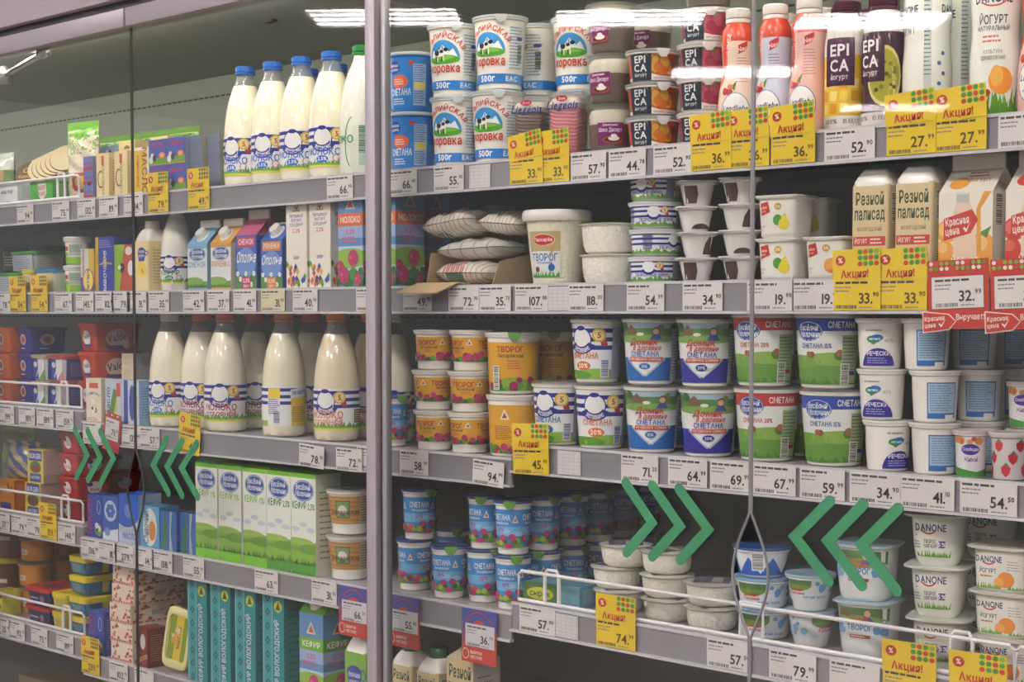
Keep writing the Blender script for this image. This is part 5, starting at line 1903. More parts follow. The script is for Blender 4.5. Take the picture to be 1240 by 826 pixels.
# left end of the third shelf
def f_valde_f(c, w, h):
    c.ell(w * .5, h * .52, w * .26, h * .34, '#e8e4e4')
    c.text('Valde', w * .5, h * .50, h * .22, '#2f3a8a', maxw=w * .42, rot=8)
    c.rect(w * .3, h * .12, w * .72, h * .26, '#3a4a9a')
def f_valde_s(c, w, h):
    c.ell(w * .48, h * .52, w * .30, h * .40, '#e4c8b4')
    c.text('Valde', w * .48, h * .40, h * .34, '#2f3f8a', maxw=w * .5, rot=8)
    c.rect(w * .22, h * .04, w * .66, h * .20, '#3a4a9a')
    c.ell(w * .72, h * .24, w * .09, h * .20, '#e6ddd4')
P['valde'] = rect_tub('margarine_tub', .072, .125, .066, '#c2402c', '#c2402c', 'red margarine tubs', f_valde_f, f_valde_s, taper=.88)
def f_bluet(c, w, h):
    c.ell(w * .45, h * .6, w * .24, h * .28, '#d8b8b8')
    c.ell(w * .45, h * .6, w * .14, h * .18, '#a83a3a')
    c.lines(w * .2, h * .1, w * .7, h * .22, 1, '#c8c8e0')
P['blue_tub'] = rect_tub('margarine_tub', .062, .10, .062, '#2f2f8e', '#2f2f8e', 'dark blue margarine tubs', f_bluet, f_bluet)
P['orange_tub'] = rect_tub('margarine_tub', .062, .10, .062, '#d9642c', '#d9642c', 'orange margarine tubs', f_bluet, None)
def f_hoch(g):
    def f(c, w, h):
        c.rect(0, 0, w, h, '#e2e4e6')
        c.rect(0, 0, w * .45, h, '#33439a')
        c.poly([(w * .45, 0), (w, 0), (w, h * .5)], g)
        c.text('Сливочный', w * .5, h * .45, h * .14, '#e8ecf6' if g else '#33439a', rot=60, maxw=h * .8)
        c.ell(w * .25, h * .72, w * .16, h * .14, '#d8dce8')
    return f
P['hoch_g'] = rect_tub('cream_cheese_tub', .062, .085, .062, '#b8a884', '#e2e4e6', 'cream cheese tubs with blue panel', f_hoch('#5f9a3a'), f_side_plain('#2f4a9a', '#8fb0d8'))
P['hoch_p'] = rect_tub('cream_cheese_tub', .062, .085, .062, '#b4484a', '#e2e4e6', 'cream cheese tubs with blue panel', f_hoch('#d8889a'), f_side_plain('#2f3f8e', '#a8a8d0'))
def f_cow(c, w, h):
    c.rect(0, 0, w, h, '#e9dec8')
    c.rect(w * .2, h * .78, w * .8, h * .90, '#c2564a')
    c.text('Сливочное', w * .5, h * .64, h * .07, '#4a6aa8', maxw=w * .8, arc=.05)
    c.blobs(w * .35, h * .25, w * .65, h * .50, 7, w * .06, w * .11, ['#f4f0ea', '#3a3a3e', '#d8cdb8'], 5)
    c.lines(w * .1, h * .04, w * .9, h * .12, 2, '#c97a4a')
P['butter_cow'] = box_pack('butter_pack', .062, .035, .098, 'upright butter packs on the third shelf', '#e9dec8', f_cow, f_side_plain('#e0d4bc', '#8a9ab4'), cat='butter')
def f_corn(c, w, h):
    c.rect(0, 0, w, h, '#c4cfdc')
    c.ell(w * .55, h * .42, w * .16, h * .34, '#d8c84a')
    c.poly([(w * .15, h * .1), (w * .45, h * .1), (w * .75, h * .75), (w * .5, h * .8)], '#5a8a3a')
    c.rect(w * .68, h * .62, w * .92, h * .92, '#c24a4a')
    c.text('масло', w * .28, h * .5, w * .22, '#2f4a94', rot=90)
P['butter_corn'] = box_pack('butter_pack', .066, .035, .098, 'upright butter packs on the third shelf', '#c4cfdc', f_corn, f_side_plain('#b4bfd0', '#3a4a94'), cat='butter')
def f_bw(c, w, h):
    c.rect(0, 0, w, h, '#ccd4e0')
    c.rect(w * .1, 0, w * .35, h, '#3a52a4')
    c.ell(w * .6, h * .5, w * .18, h * .4, '#3a52a4')
    c.text('МОЛОКО', w * .85, h * .5, w * .16, '#3a82b4', rot=90)
P['butter_bw'] = box_pack('butter_pack', .066, .045, .098, 'upright butter packs on the third shelf', '#ccd4e0', f_bw, f_side_plain('#8fb4d4', '#3a62a4'), cat='butter')
P['small_box'] = box_pack('small_box', .055, .09, .030, 'small cream boxes stacked behind butter', '#ddd0b8', f_side_plain('#ddd0b8', '#8a7a5a'), f_side_plain('#b8bcb8', '#7a8a8a'), cat='box')

# ---- fourth shelf
def f_kefir(kc, body):
    def f(c, w, h):
        c.rect(0, 0, w, h, '#e9ecE6'.lower())
        c.rect(0, h * .955, w, h, '#7cc23c')
        c.ell(w * .5, h * .83, w * .42, h * .105, '#33509c')
        c.ring(w * .5, h * .83, w * .40, h * .098, w * .02, '#c8d4ea')
        c.text('Весёлый', w * .48, h * .84, h * .055, '#e8eef8', maxw=w * .58, shear=.15)
        c.text('Молочник', w * .5, h * .775, h * .055, '#e8eef8', maxw=w * .64, shear=.15)
        c.text('КЕФИР', w * .34, h * .65, h * .07, kc, maxw=w * .56)
        c.text('2,5%' if kc == '#3f8a3a' else '1%', w * .82, h * .65, h * .06, kc, maxw=w * .28)
        for k in range(3):
            c.ell(w * (.2 + .3 * k), h * (.45 + .05 * (k % 2)), w * .16, h * .025, '#c4d4e0')
        c.rect(0, 0, w, h * .33, '#86b44a')
        c.ell(w * .3, h * .33, w * .6, h * .035, '#9ac05a')
        c.ell(w * .8, h * .26, w * .5, h * .05, '#6f9e40')
        c.rect(0, 0, w, h * .12, body)
        c.grass(0, w, h * .1, h * .08, 14, '#5f9038', 4)
        c.grass(0, w, h * .24, h * .05, 16, '#74a444', 6)
    return f
P['kefir1'] = box_pack('kefir_carton', .0755, .062, .196, 'tall green-footed kefir cartons', '#e9ece6', f_kefir('#8cc24a', '#78c034'), f_side_plain('#dfe4d8', '#7a9a5a'))
P['kefir2'] = box_pack('kefir_carton', .0755, .062, .196, 'tall green-footed kefir cartons', '#e9ece6', f_kefir('#3f8a3a', '#4f9a38'), f_side_plain('#d4dccc', '#7a8a6a'))
for q in ('kefir1', 'kefir2'):
    mb = MB().loft([[(-.0375, -.031, .196), (.0375, -.031, .196), (.0375, .031, .196), (-.0375, .031, .196)], [(-.0375, -.008, .204), (.0375, -.008, .204), (.0375, .031, .204), (-.0375, .031, .204)]], '#7cc23c' if q == 'kefir1' else '#5fa040')
    P[q].add('folded_top', mb.mesh(q + '_top', 'print'))
    P[q].h = .204
def art_brown(c, w, h):
    x = w * .5
    c.rect(0, 0, w, h, '#b4824a')
    for k in range(6):
        c.rect(0, h * (.05 + .16 * k), w, h * (.10 + .16 * k), '#c6965a')
    c.rect(x - .015, h * .22, x + .013, h * .84, '#3a5a34')
    c.rect(x - .0135, h * .25, x + .0115, h * .81, '#7f9a6a')
    c.ell(x - .001, h * .5, .009, h * .18, '#e0e0d4')
    c.rect(x - .006, h * .28, x + .004, h * .42, '#2f5a34')
    c.text('Деревенская', x + .002, h * .36, h * .15, '#5a3420', maxw=.062)
    c.rect(x + .032, h * .02, x + .056, h * .98, '#c8b890')
    c.lines(x + .033, h * .08, x + .055, h * .92, 9, '#6a6a3a', thick=.35)
P['brown_cup'] = cup('sour_cream_cup', .035, .0425, .083, art_brown, (.020, .073), 'wood-print cups', lid='#d0ccc4', lidmat='clear', foot=.018, lidh=.003)
def art_smet_blue(c, w, h):
    c.rect(0, 0, w, h, '#3a8ad0')
    c.rect(0, h * .30, w, h * .55, '#74b4e4')
    c.blobs(0, h * .35, w, h * .55, 14, .006, .012, ['#9ccaec', '#6aaee0'], 3, .4)
    n = 3
    for k in range(n):
        x = w * (k + .5) / n
        c.text('СМЕТАНА', x, h * .72, h * .15, '#f1f4f8', maxw=w / n * .62)
        c.text('Пискарёвская', x, h * .61, h * .07, '#dfeaf4', maxw=w / n * .5, shear=.2)
        c.text('15%', x, h * .42, h * .10, '#b04a9a', maxw=w / n * .3)
        xx = x + w / n * .46
        c.poly([(xx - .005, h * .66), (xx + .005, h * .66), (xx, h * .86)], '#e8e2d0')
        c.poly([(xx - .0025, h * .69), (xx + .0025, h * .69), (xx, h * .79)], '#b0503a')
    c.blobs(0, 0, w, h * .20, 60, .003, .006, ['#4f8a3a', '#6a9a3a', '#356a2c', '#a8b83a'], 6)
    rr = random.Random(5)
    for k in range(22):
        r = rr.uniform(.004, .0065)
        c.ell(rr.uniform(0, w), h * rr.uniform(.06, .30), r, r, rr.choice(['#b03468', '#c04a7e', '#9a2a58']), n=10)
P['smet_blue'] = cup('sour_cream_cup', .027, .0305, .091, art_smet_blue, (.013, .078), 'sky-blue sour cream cups with clover', lid='#3a4f94', foot=.011, lidmat='gloss', lidh=.002, tab='#5f9a4a', tabang=35)
def art_bowl(kind):
    def f(c, w, h):
        x = w * .5
        c.rect(0, 0, w, h, '#dfe6ea')
        if kind == 0:
            for k in range(6):
                xx = w * (k + .5) / 6
                c.poly([(xx - .02, 0), (xx + .02, 0), (xx, h * .8)], '#2f62b8')
            c.barcode(x - .012, h * .25, x + .004, h * .95, '#3a3a3a', vert=True, bgc='#eeeeee')
        else:
            c.ell(x - .012, h * .75, .024, h * .30, '#6a9a44', a0=180, a1=360)
            c.rect(x - .036, h * .75, x + .012, h * .99, '#5a7a4c')
            c.text('Домик', x - .012, h * .44, h * .18, '#c23a36', maxw=.026, shear=.2)
            c.text('в деревне', x - .012, h * .28, h * .14, '#c23a36', maxw=.028, shear=.2)
            c.text('мягкий творог', x + .018, h * .12, h * .13, '#4f86c4', maxw=.036)
            c.blobs(0, h * .1, w * .3, h * .9, 12, .003, .006, ['#6fa4d8', '#8fb8e0'], 4)
            c.blobs(x + .02, h * .4, w, h * .9, 12, .003, .006, ['#6fa4d8', '#8fb8e0'], 5)
    return f
P['bowl0'] = cup('curd_bowl', .0335, .0405, .0445, art_bowl(0), (.004, .038), 'low blue and white curd bowls', lid='#3f5f9a', lidh=.001, cat='cup')
P['bowl1'] = cup('curd_bowl', .0335, .0405, .0445, art_bowl(1), (.004, .038), 'low blue and white curd bowls', lid='#8fb4d4', lidh=.001, cat='cup')
P['bowl2'] = cup('curd_bowl', .025, .0335, .052, art_bowl(1), (.016, .046), 'low blue and white curd bowls', lid='#a8c4dc', lidh=.001, cat='cup')
def f_domtv(c, w, h):
    c.rect(0, h * .40, w, h, '#dfe8ee')
    c.rect(0, h * .72, w, h, '#5a7f4c')
    c.ell(w * .5, h * .74, w * .5, h * .10, '#7fa45a')
    c.poly([(w * .12, h * .80), (w * .32, h * .80), (w * .32, h * .88), (w * .22, h * .97), (w * .12, h * .90)], '#7a6048')
    c.ell(w * .66, h * .88, w * .06, h * .07, '#d8ac8c')
    c.poly([(w * .55, h * .72), (w * .78, h * .72), (w * .70, h * .82), (w * .60, h * .82)], '#3f5f9a')
    c.text('Домик', w * .5, h * .74, h * .08, '#c23a36', maxw=w * .4, shear=.2)
    c.text('в деревне', w * .5, h * .66, h * .07, '#c23a36', maxw=w * .42, shear=.2)
    c.text('ТВОРОГ', w * .5, h * .52, h * .12, '#3a78bc', maxw=w * .5)
    c.rect(w * .3, h * .36, w * .72, h * .43, '#b85a44')
    c.lines(w * .32, h * .37, w * .7, h * .42, 1, '#f0dcd0')
    c.blobs(w * .02, h * .45, w * .2, h * .7, 10, .003, .005, ['#6fa4d8', '#8fb8e0'], 4)
    c.blobs(w * .82, h * .45, w * .98, h * .7, 10, .003, .005, ['#6fa4d8', '#8fb8e0'], 5)
P['domtv'] = sqcup('curd_cup', .040, .040, .078, .82, 'village picture curd cups', body='#e6eaea', lid='#b8cfe0', front=f_domtv, n=3.5, lip=.003, belly=1)
def f_dan(c, w, h):
    c.rect(0, h * .18, w, h * .99, '#e6e8df')
    c.text('DANONE', w * .42, h * .74, h * .17, '#33407c', maxw=w * .62)
    c.ring(w * .38, h * .86, w * .18, h * .20, h * .035, '#c24a44', a0=215, a1=325)
    c.text('ТВОРОГ', w * .40, h * .46, h * .085, '#4a4a66', maxw=w * .26)
    c.text('МЯГКИЙ', w * .41, h * .35, h * .085, '#4a4a66', maxw=w * .28)
    c.rect(w * .58, h * .36, w * .72, h * .52, '#5a3a8a')
    c.text('5%', w * .65, h * .39, h * .10, '#f4eef8')
    c.lines(w * .05, h * .32, w * .22, h * .52, 3, '#7a8a9a')
    c.poly([(w * .12, h * .60), (w * .14, h * .66), (w * .10, h * .64)], '#5a9a3a')
    c.grass(w * .12, w * .82, h * .14, h * .18, 26, '#6aa43a', 4)
P['danone'] = sqcup('curd_cup', .0365, .0365, .069, .76, 'white curd cups with grass print', body='#e9eae2', lid='#dfe4da', front=f_dan, n=3.2, lip=.007, belly=1)
def f_dany(c, w, h):
    c.rect(0, 0, w, h, '#e4e2da')
    c.text('DANONE', w * .32, h * .72, h * .17, '#33407c', maxw=w * .52)
    c.ring(w * .32, h * .84, w * .16, h * .20, h * .04, '#c24a44', a0=215, a1=325)
    c.text('ЙОГУРТ', w * .30, h * .42, h * .12, '#55566a', maxw=w * .34)
    c.lines(w * .14, h * .28, w * .46, h * .38, 1, '#c0785a')
    c.ell(w * .66, h * .26, w * .17, h * .22, '#e08a3c')
    c.ell(w * .52, h * .17, w * .10, h * .14, '#eaa854')
    c.lines(w * .68, h * .5, w * .95, h * .8, 4, '#8a8a9a', thick=.25)
    c.grass(0, w * .55, 0, h * .18, 22, '#6aa43a', 4)
    c.grass(w * .7, w, 0, h * .14, 12, '#6aa43a', 5)
P['danyog'] = sqcup('yogurt_cup', .037, .037, .058, .92, 'white peach yogurt cups', body='#e6e4dc', lid='#cfccc4', front=f_dany, n=6, lip=.006, lidmat='gloss')

def f_blueflower(c, w, h):
    c.rect(0, 0, w, h, '#3f62b8')
    c.ell(w * .5, h * .68, w * .4, h * .24, '#c8d4ea')
    for k in range(6):
        a = k * math.pi / 3
        c.ell(w * .5 + w * .18 * math.cos(a), h * .68 + h * .10 * math.sin(a), w * .12, h * .07, '#4f72c4')
    c.poly([(0, 0), (w, 0), (w, h * .30), (0, h * .18)], '#d4dcea')
    c.ell(w * .3, h * .2, w * .18, h * .1, '#7f9ad4')
P['butter_flower'] = box_pack('butter_pack', .062, .04, .098, 'upright packs on the fourth shelf', '#3f62b8', f_blueflower, f_side_plain('#38549e', '#a8b8dc'), cat='butter')
def f_redtext(c, w, h):
    c.rect(0, 0, w, h, '#33489e')
    c.text('МАСЛО', w * .32, h * .5, w * .34, '#a83a4a', rot=90, maxw=h * .8)
    c.ell(w * .72, h * .2, w * .24, h * .14, '#6f9a44')
    c.blobs(w * .6, h * .2, w * .8, h * .35, 5, w * .08, w * .12, ['#2c2c34', '#d8d8dc'], 4)
    c.ring(w * .75, h * .72, w * .12, h * .16, w * .03, '#c8d0e4')
P['butter_redtext'] = box_pack('butter_pack', .062, .04, .098, 'upright packs on the fourth shelf', '#33489e', f_redtext, f_side_plain('#33489e', '#8a98cc'), cat='butter')
def f_bigblue(c, w, h):
    c.rect(0, 0, w, h, '#b8c4d8')
    c.ell(w * .4, h * .75, w * .75, h * .42, '#3560c0')
    c.ell(w * .5, h * .66, w * .2, h * .14, '#6f90d8')
    c.text('МАСЛО', w * .55, h * .10, h * .12, '#3560c0', maxw=w * .7)
P['butter_bigblue'] = box_pack('butter_pack', .075, .06, .110, 'upright packs on the fourth shelf', '#3560c0', f_bigblue, f_side_plain('#a8b8d4', '#3a5aa4'), cat='butter')
def f_sliv(c, w, h):
    c.rect(0, 0, w, h, '#5f9ec8')
    c.ell(w * .5, h * .5, w * .36, h * .46, '#dfe6e4')
    c.ell(w * .62, h * .42, w * .18, h * .24, '#d8904a')
    c.text('Сливочник', w * .42, h * .5, w * .26, '#2f5a94', rot=90, maxw=h * .8)
P['butter_sliv'] = box_pack('butter_pack', .072, .05, .090, 'upright packs on the fourth shelf', '#5f9ec8', f_sliv, f_side_plain('#4f86b0', '#b8d0e0'), cat='butter')
def f_bg(c, w, h):
    c.rect(0, 0, w, h, '#3a6ab0')
    c.poly([(w * .1, 0), (w * .35, 0), (w * .45, h * .6), (w * .3, h)], '#3f7a4a')
    c.poly([(w * .55, 0), (w * .75, 0), (w * .65, h * .5), (w * .75, h), (w * .6, h)], '#aab4bc')
P['butter_bluegreen'] = box_pack('butter_pack', .060, .05, .085, 'upright packs on the fourth shelf', '#3a6ab0', f_bg, f_side_plain('#3a5a9c', '#7a9ac8'), cat='butter', mat='film')
P['teal_box'] = box_pack('processed_cheese_box', .115, .06, .036, None, '#5f9aa8', lambda c, w, h: c.rect(0, 0, w, h, '#6fa4b0').rect(0, 0, w * .6, h, '#4f7f3a').ell(w * .3, h * .5, w * .24, h * .3, '#c8c84a').text('сырок', w * .3, h * .38, h * .28, '#2f5a3a'), f_side_plain('#6fa8bc', '#d0e0e4'), cat='box')
# burger cheese boxes, left end
def f_burger(c, w, h):
    c.rect(0, 0, w, h, '#d8c04a')
    c.rect(w * .1, h * .66, w * .9, h * .98, '#3a4a8a')
    c.text('BURGER', w * .5, h * .74, h * .15, '#dfe4f0', maxw=w * .72)
    c.ell(w * .5, h * .48, w * .36, h * .18, '#4f7a3a')
    c.ell(w * .5, h * .42, w * .34, h * .12, '#7a4a34')
    c.rect(w * .15, h * .03, w * .85, h * .28, '#2f4a9a')
    c.text('НАТУРА', w * .5, h * .10, h * .10, '#e8ecf4', maxw=w * .56)
P['burger'] = box_pack('burger_cheese_box', .072, .06, .078, 'yellow burger cheese boxes', '#d8c04a', f_burger, f_side_plain('#c4a8a0', '#a87a6a'), cat='box')
def f_burger_o(c, w, h):
    c.rect(0, 0, w, h, '#dc8a2c')
    c.text('ЧЕДДЕР', w * .5, h * .6, h * .18, '#f0dcb0', maxw=w * .8)
    c.rect(w * .1, h * .04, w * .8, h * .28, '#2f4a9a')
    c.blobs(w * .6, h * .7, w * .9, h * .9, 6, w * .05, w * .08, ['#7a5a2a'], 4)
P['burger_o'] = box_pack('burger_cheese_box', .072, .06, .078, 'yellow burger cheese boxes', '#dc8a2c', f_burger_o, f_side_plain('#c0602c', '#e0b080'), cat='box')
P['green_packet'] = film_bag('toast_packet', .16, .19, .05, lambda u, v: '#8a9a3a' if v > .5 else '#6a7a3c', None, seed=12)
P['blue_packet'] = film_bag('toast_packet', .11, .09, .05, lambda u, v: '#4a5a94' if (u + v) % .4 < .2 else '#b8a884', None, seed=14)
def f_viola(c, w, h):
    c.ell(w * .5, h * .55, w * .24, h * .36, '#e6dede')
    c.text('Viola', w * .5, h * .36, h * .2, '#b8323c', maxw=w * .36)
    c.ell(w * .36, h * .74, w * .08, h * .12, '#2f3f8a')
P['viola'] = rect_tub('cream_cheese_tub', .078, .10, .052, '#b83434', '#b8302f', 'red cream cheese tubs', f_viola, f_viola, taper=.86, lidh=.006)

# ---- fifth shelf
P['round_tub_y'] = cup('processed_cheese_tub', .037, .040, .056, lambda c, w, h: c.rect(0, 0, w, h, '#d08a2e').rect(w * .40, h * .3, w * .52, h * .6, '#e4d8c8').lines(w * .41, h * .35, w * .51, h * .55, 2, '#a83a3a'), (.004, .046), 'round orange cheese tubs', body='#d0902e', lid='#d8d4c4', lidmat='clear', lidh=.007, cat='tub')
P['round_tub_lid'] = cup('processed_cheese_tub', .045, .050, .10, lambda c, w, h: c.rect(0, 0, w, h, '#6a3f34').rect(w * .42, h * .5, w * .55, h * .62, '#d8d0c8'), (.004, .09), 'brown tubs with yellow lids', body='#6a4030', lid='#d8c42e', lidh=.010, cat='tub')
P['yellow_tub'] = rect_tub('processed_cheese_tub', .070, .135, .044, '#ddc92e', '#3a7ab0', 'blue tubs with yellow lids', f_side_plain('#2f7aa8', '#d8c83a'), lambda c, w, h: c.rect(0, 0, w, h, '#2f6fa8').rect(w * .3, 0, w * .45, h, '#d4c83a').rect(w * .7, 0, w * .85, h, '#d4c83a'), lidh=.013, lidart=lambda c, w, h: c.ell(w * .5, h * .5, w * .4, h * .3, '#b8a83a').ell(w * .5, h * .5, w * .3, h * .22, '#4a7a9a'))
P['yellow_tub_s'] = rect_tub('processed_cheese_tub', .060, .085, .044, '#ddc92e', '#d4c24a', 'small yellow tubs', f_side_plain('#cfc05a', '#6a5a2a'), f_side_plain('#cfc05a', '#6a5a2a'), lidh=.012)
P['red_blue_tub'] = rect_tub('processed_cheese_tub', .105, .10, .044, '#b83030', '#2f2f62', 'navy tubs with red lids', lambda c, w, h: c.text('плавленый', w * .35, h * .4, h * .2, '#d8d4e4', maxw=w * .4).rect(w * .65, h * .2, w * .85, h * .7, '#8a7a94'), f_side_plain('#2f2f62', '#8a8ab0'), lidh=.009, lidart=lambda c, w, h: c.poly([(w * .1, h * .2), (w * .9, h * .5), (w * .8, h * .7), (w * .1, h * .45)], '#3a3a6a'))
P['yellow_mini'] = box_pack('cheese_box', .05, .05, .06, None, '#d8d03a', lambda c, w, h: c.rect(0, 0, w, h, '#d8d43a').blobs(w * .1, h * .2, w * .9, h * .9, 8, w * .08, w * .14, ['#3a6a3a', '#a83a3a', '#3a3a3a'], 4), None, cat='box')
def f_redfloral(c, w, h):
    c.rect(0, 0, w, h, '#e6d6c4')
    rr = random.Random(6)
    for k in range(16):
        t = k / 15
        x = w * (.06 + .32 * t) if k % 2 else w * (.98 - .30 * t)
        y = h * (.10 + .8 * rr.random())
        c.ell(x, y, w * rr.uniform(.04, .075), h * rr.uniform(.06, .11), rr.choice(['#b85a50', '#c87468', '#a84a44']), n=7)
    for k in range(8):
        c.ell(w * (.08 + .12 * k), h * .08, w * .05, h * .06, '#c06a5e', n=7)
def f_redfloral_s(c, w, h):
    f_redfloral(c, w, h)
    c.rect(w * .40, h * .25, w * .66, h * .75, '#d8c8bc')
    c.text('БРЕСТ', w * .53, h * .40, h * .22, '#5f5a8a', maxw=w * .22)
def wrapped_butter():
    p = box_pack('butter_pack', .085, .13, .042, 'floral wrapped butter bricks in one stack', '#e6d6c4', f_redfloral, f_redfloral_s, cat='butter', b=.005)
    return p
P['floral'] = wrapped_butter()
P['choc_box'] = box_pack('red_box', .048, .05, .085, None, '#7a2a2a', lambda c, w, h: c.rect(0, 0, w, h, '#7a2c2c').ell(w * .6, h * .65, w * .22, h * .2, '#c8c8cc').text('Масло', w * .5, h * .15, h * .14, '#c8a45a', rot=20), f_side_plain('#6a2424', '#b88a5a'), cat='box')
def spread_tub():
    p = Proto('spread_tub', 'tub', None, .13, .03)
    W, H, T = .036, .066, .05
    mb = MB()
    def ringxz(k, y):
        pts = []
        for i in range(36):
            a = 2 * math.pi * (i + .5) / 36
            c, t = math.cos(a), math.sin(a)
            pts.append((W * k * math.copysign(abs(c) ** .35, c), y, H + H * k * math.copysign(abs(t) ** .35, t)))
        return pts
    mb.loft([ringxz(.80, T * .5), (ringxz(.88, -T * .35))], '#e4dca4')
    p.add('body', mb.mesh('spread_body', 'gloss'))
    mb = MB().loft([ringxz(1.0, -T * .30), ringxz(1.0, -T * .48), ringxz(.95, -T * .52), ringxz(.78, -T * .52), ringxz(.76, -T * .46)], '#e6dc9e')
    p.add('lid', mb.mesh('spread_lid', 'gloss'))
    c = Art(.050, .096)
    c.rect(0, 0, .05, .096, '#7f9a2e')
    c.rect(.018, 0, .038, .096, '#d8b83a')
    c.text('масло', .033, .05, .011, '#7a3a6a', rot=90)
    c.blobs(.012, .03, .024, .07, 8, .004, .008, ['#a8402e', '#d8c8a8', '#c8a03a'], 4)
    mb = MB()
    c.into(mb, lambda u, v, o: (u - .025, -T * .465 - o, v + .018))
    p.add('lid_label', mb.mesh('spread_label', 'gloss', fix=False))
    return p
P['spread'] = spread_tub()
def f_teal(c, w, h):
    c.rect(0, 0, w, h, '#1f8a8e')
    c.rect(0, 0, w * .46, h, '#3a98a0')
    for x in (.04, .44):
        c.rect(w * x, 0, w * (x + .02), h, '#a8ccd0')
    n = 8
    for k in range(n):
        y = h * (.04 + k / n)
        for s, cl in ((.11, '#1f4a58'), (.055, '#3a98a0')):
            c.poly([(w * (.25 - s), y), (w * .25, y - w * s * 1.2), (w * (.25 + s), y), (w * .25, y + w * s * 1.2)], cl)
    c.ell(w * .74, h * .85, w * .18, h * .05, '#c8c83a')
    c.poly([(w * .74, h * .895), (w * .62, h * .82), (w * .86, h * .82)], '#2f5a3a')
    c.text('КЕФИР ВОЛОГОДСКИЙ', w * .78, h * .37, w * .20, '#d8d4ea', rot=90, maxw=h * .72)
P['teal'] = box_pack('kefir_carton', .068, .072, .225, 'teal kefir cartons', '#1f8a8e', f_teal, f_side_plain('#1f7f88', '#1a5f6c'))
mb = MB().box(-.03, .03, -.03, .03, .2252, .2262, '#b49ac4')
P['teal'].add('top_print', mb.mesh('teal_top', 'print'))
P['white_lowbox'] = box_pack('cheese_box', .07, .06, .05, None, '#c8ccd8', f_side_plain('#c4cad8', '#3a4a8a'), f_side_plain('#b8c0d0', '#3a4a8a'), cat='box')
P['brown_case'] = box_pack('shipping_box', .26, .12, .11, None, '#8a7a5c', f_side_plain('#8a7a5c', '#7a6a4e'), f_side_plain('#7a6a50', '#6a5a44'), cat='box')

# ================================================================== stocking the shelves
def putf(p, px, row, label, gap=.012, lvl=0.0, rot=0.0, bay=None, group=True, tilt=None, depth=None, z=None):
    """box-like things: px is the middle of the front face, gap its distance behind the rail"""
    d = depth if depth is not None else p.r
    Yf = RAIL_Y + gap
    X = solve_x(px, Yf, EYEZ)
    b = bay or bay_of(X)
    zz = (surf(row, b) if z is None else z) + lvl
    X = solve_x(px, Yf, zz + p.h / 2)
    queue(p, X, Yf + d, zz + .0006, R(rot), label, group, tilt, row, b)

ORD = ['first', 'second', 'third', 'fourth', 'fifth', 'sixth', 'seventh', 'eighth', 'ninth']

# ---------------- top shelf
for k, px in enumerate((294, 330, 364.5, 399)):
    put(P['milk_blue'], px, 1, 'milk bottle with blue cap and striped label, %s from the left on top shelf' % ORD[k], a=(-42, -30, -25, -25)[k], dy=.060)
for k, px in enumerate((374, 409)):
    put(P['milk_blue'], px, 1, 'blue-capped milk bottle standing behind, only cap showing between the %s bottles' % ('third and fourth', 'fourth and green-capped')[k], a=-20, dy=.165)
put(P['milk_green'], 434, 1, 'milk bottle with green cap and large green arc beside the post', a=-10, dy=.060, group=False)
b = 'blue sour cream cup behind the post edge, %s of two stacked'
put(P['blue_cup'], 500, 1, b % 'lower', a=-26, dy=.055)
put(P['blue_cup'], 499, 1, b % 'upper', a=-26, dy=.055, lvl=.1065)
for nm, px, lv, a in (('lower left', 557, 0, -24), ('lower right', 611, 0, -24)):
    put(P['alpine'], px, 1, 'tall white cup with cow emblem, %s of the front four' % nm, a=a - 4, lvl=lv, dy=.062)
for nm, px, lv, a in (('upper left', 554, .1255, -22), ('upper right', 614, .1255, -24)):
    put(P['alpine'], px, 1, 'tall white cup with cow emblem, %s of the front four' % nm, a=a - 4, lvl=lv, dy=.062)
put(P['alpine'], 650, 1, 'tall white cup in second row, its small-print side showing, behind chocolate dessert', a=-75, dy=.16)
put(P['alpine'], 650, 1, 'tall white cup in second row on top of another, turned away', a=-75, dy=.16, lvl=.1255)
put(P['alpine'], 699, 1, 'tall white cow cup in second row behind the pink dessert', a=-20, dy=.16)
put(P['alpine'], 699, 1, 'tall white cow cup in second row, on top, beside clear dessert cups', a=-20, dy=.16, lvl=.1255)
put(P['choco'], 653, 1, 'wavy chocolate dessert in square clear cup above the 33.90 tags', a=-22, dy=.052)
put(P['pinkd'], 696, 1, 'wavy pink dessert in square clear cup left of the layered desserts', a=-22, dy=.052)
for k, nm in enumerate(('bottom', 'middle', 'top')):
    put(P['dessert'], 734, 1, 'layered chocolate and cream dessert in clear cup, %s of three stacked' % nm, a=(-5, -38, -42)[k], dy=.060, lvl=.0800 * k)
put(P['dessert'], 792, 1, 'layered dessert in clear cup behind the mango yogurts, lower one', a=-40, dy=.17, lvl=.0)
put(P['dessert'], 792, 1, 'layered dessert in clear cup behind the mango yogurts, middle one', a=-40, dy=.17, lvl=.080)
put(P['dessert'], 786, 1, 'layered dessert in clear cup behind the mango yogurts, topmost with purple label', a=-30, dy=.17, lvl=.160)
for k, nm in enumerate(('bottom', 'middle', 'top')):
    put(P['epica_mango'], 789, 1, 'squat mango yogurt cup with dark label, %s of three stacked' % nm, a=-30, lvl=.0516 * k)
for k, nm in enumerate(('bottom', 'second', 'third', 'top')):
    put(P['epica_rasp'], 849 + (0, 0, 1, 3)[k], 1, 'squat raspberry yogurt cup with dark label, %s in stack of four' % nm, a=-34, lvl=.0516 * k)
put(P['dessert'], 857, 1, 'layered dessert in clear cup standing on the raspberry yogurt stack', a=-30, dy=.058, lvl=.0516 * 4)
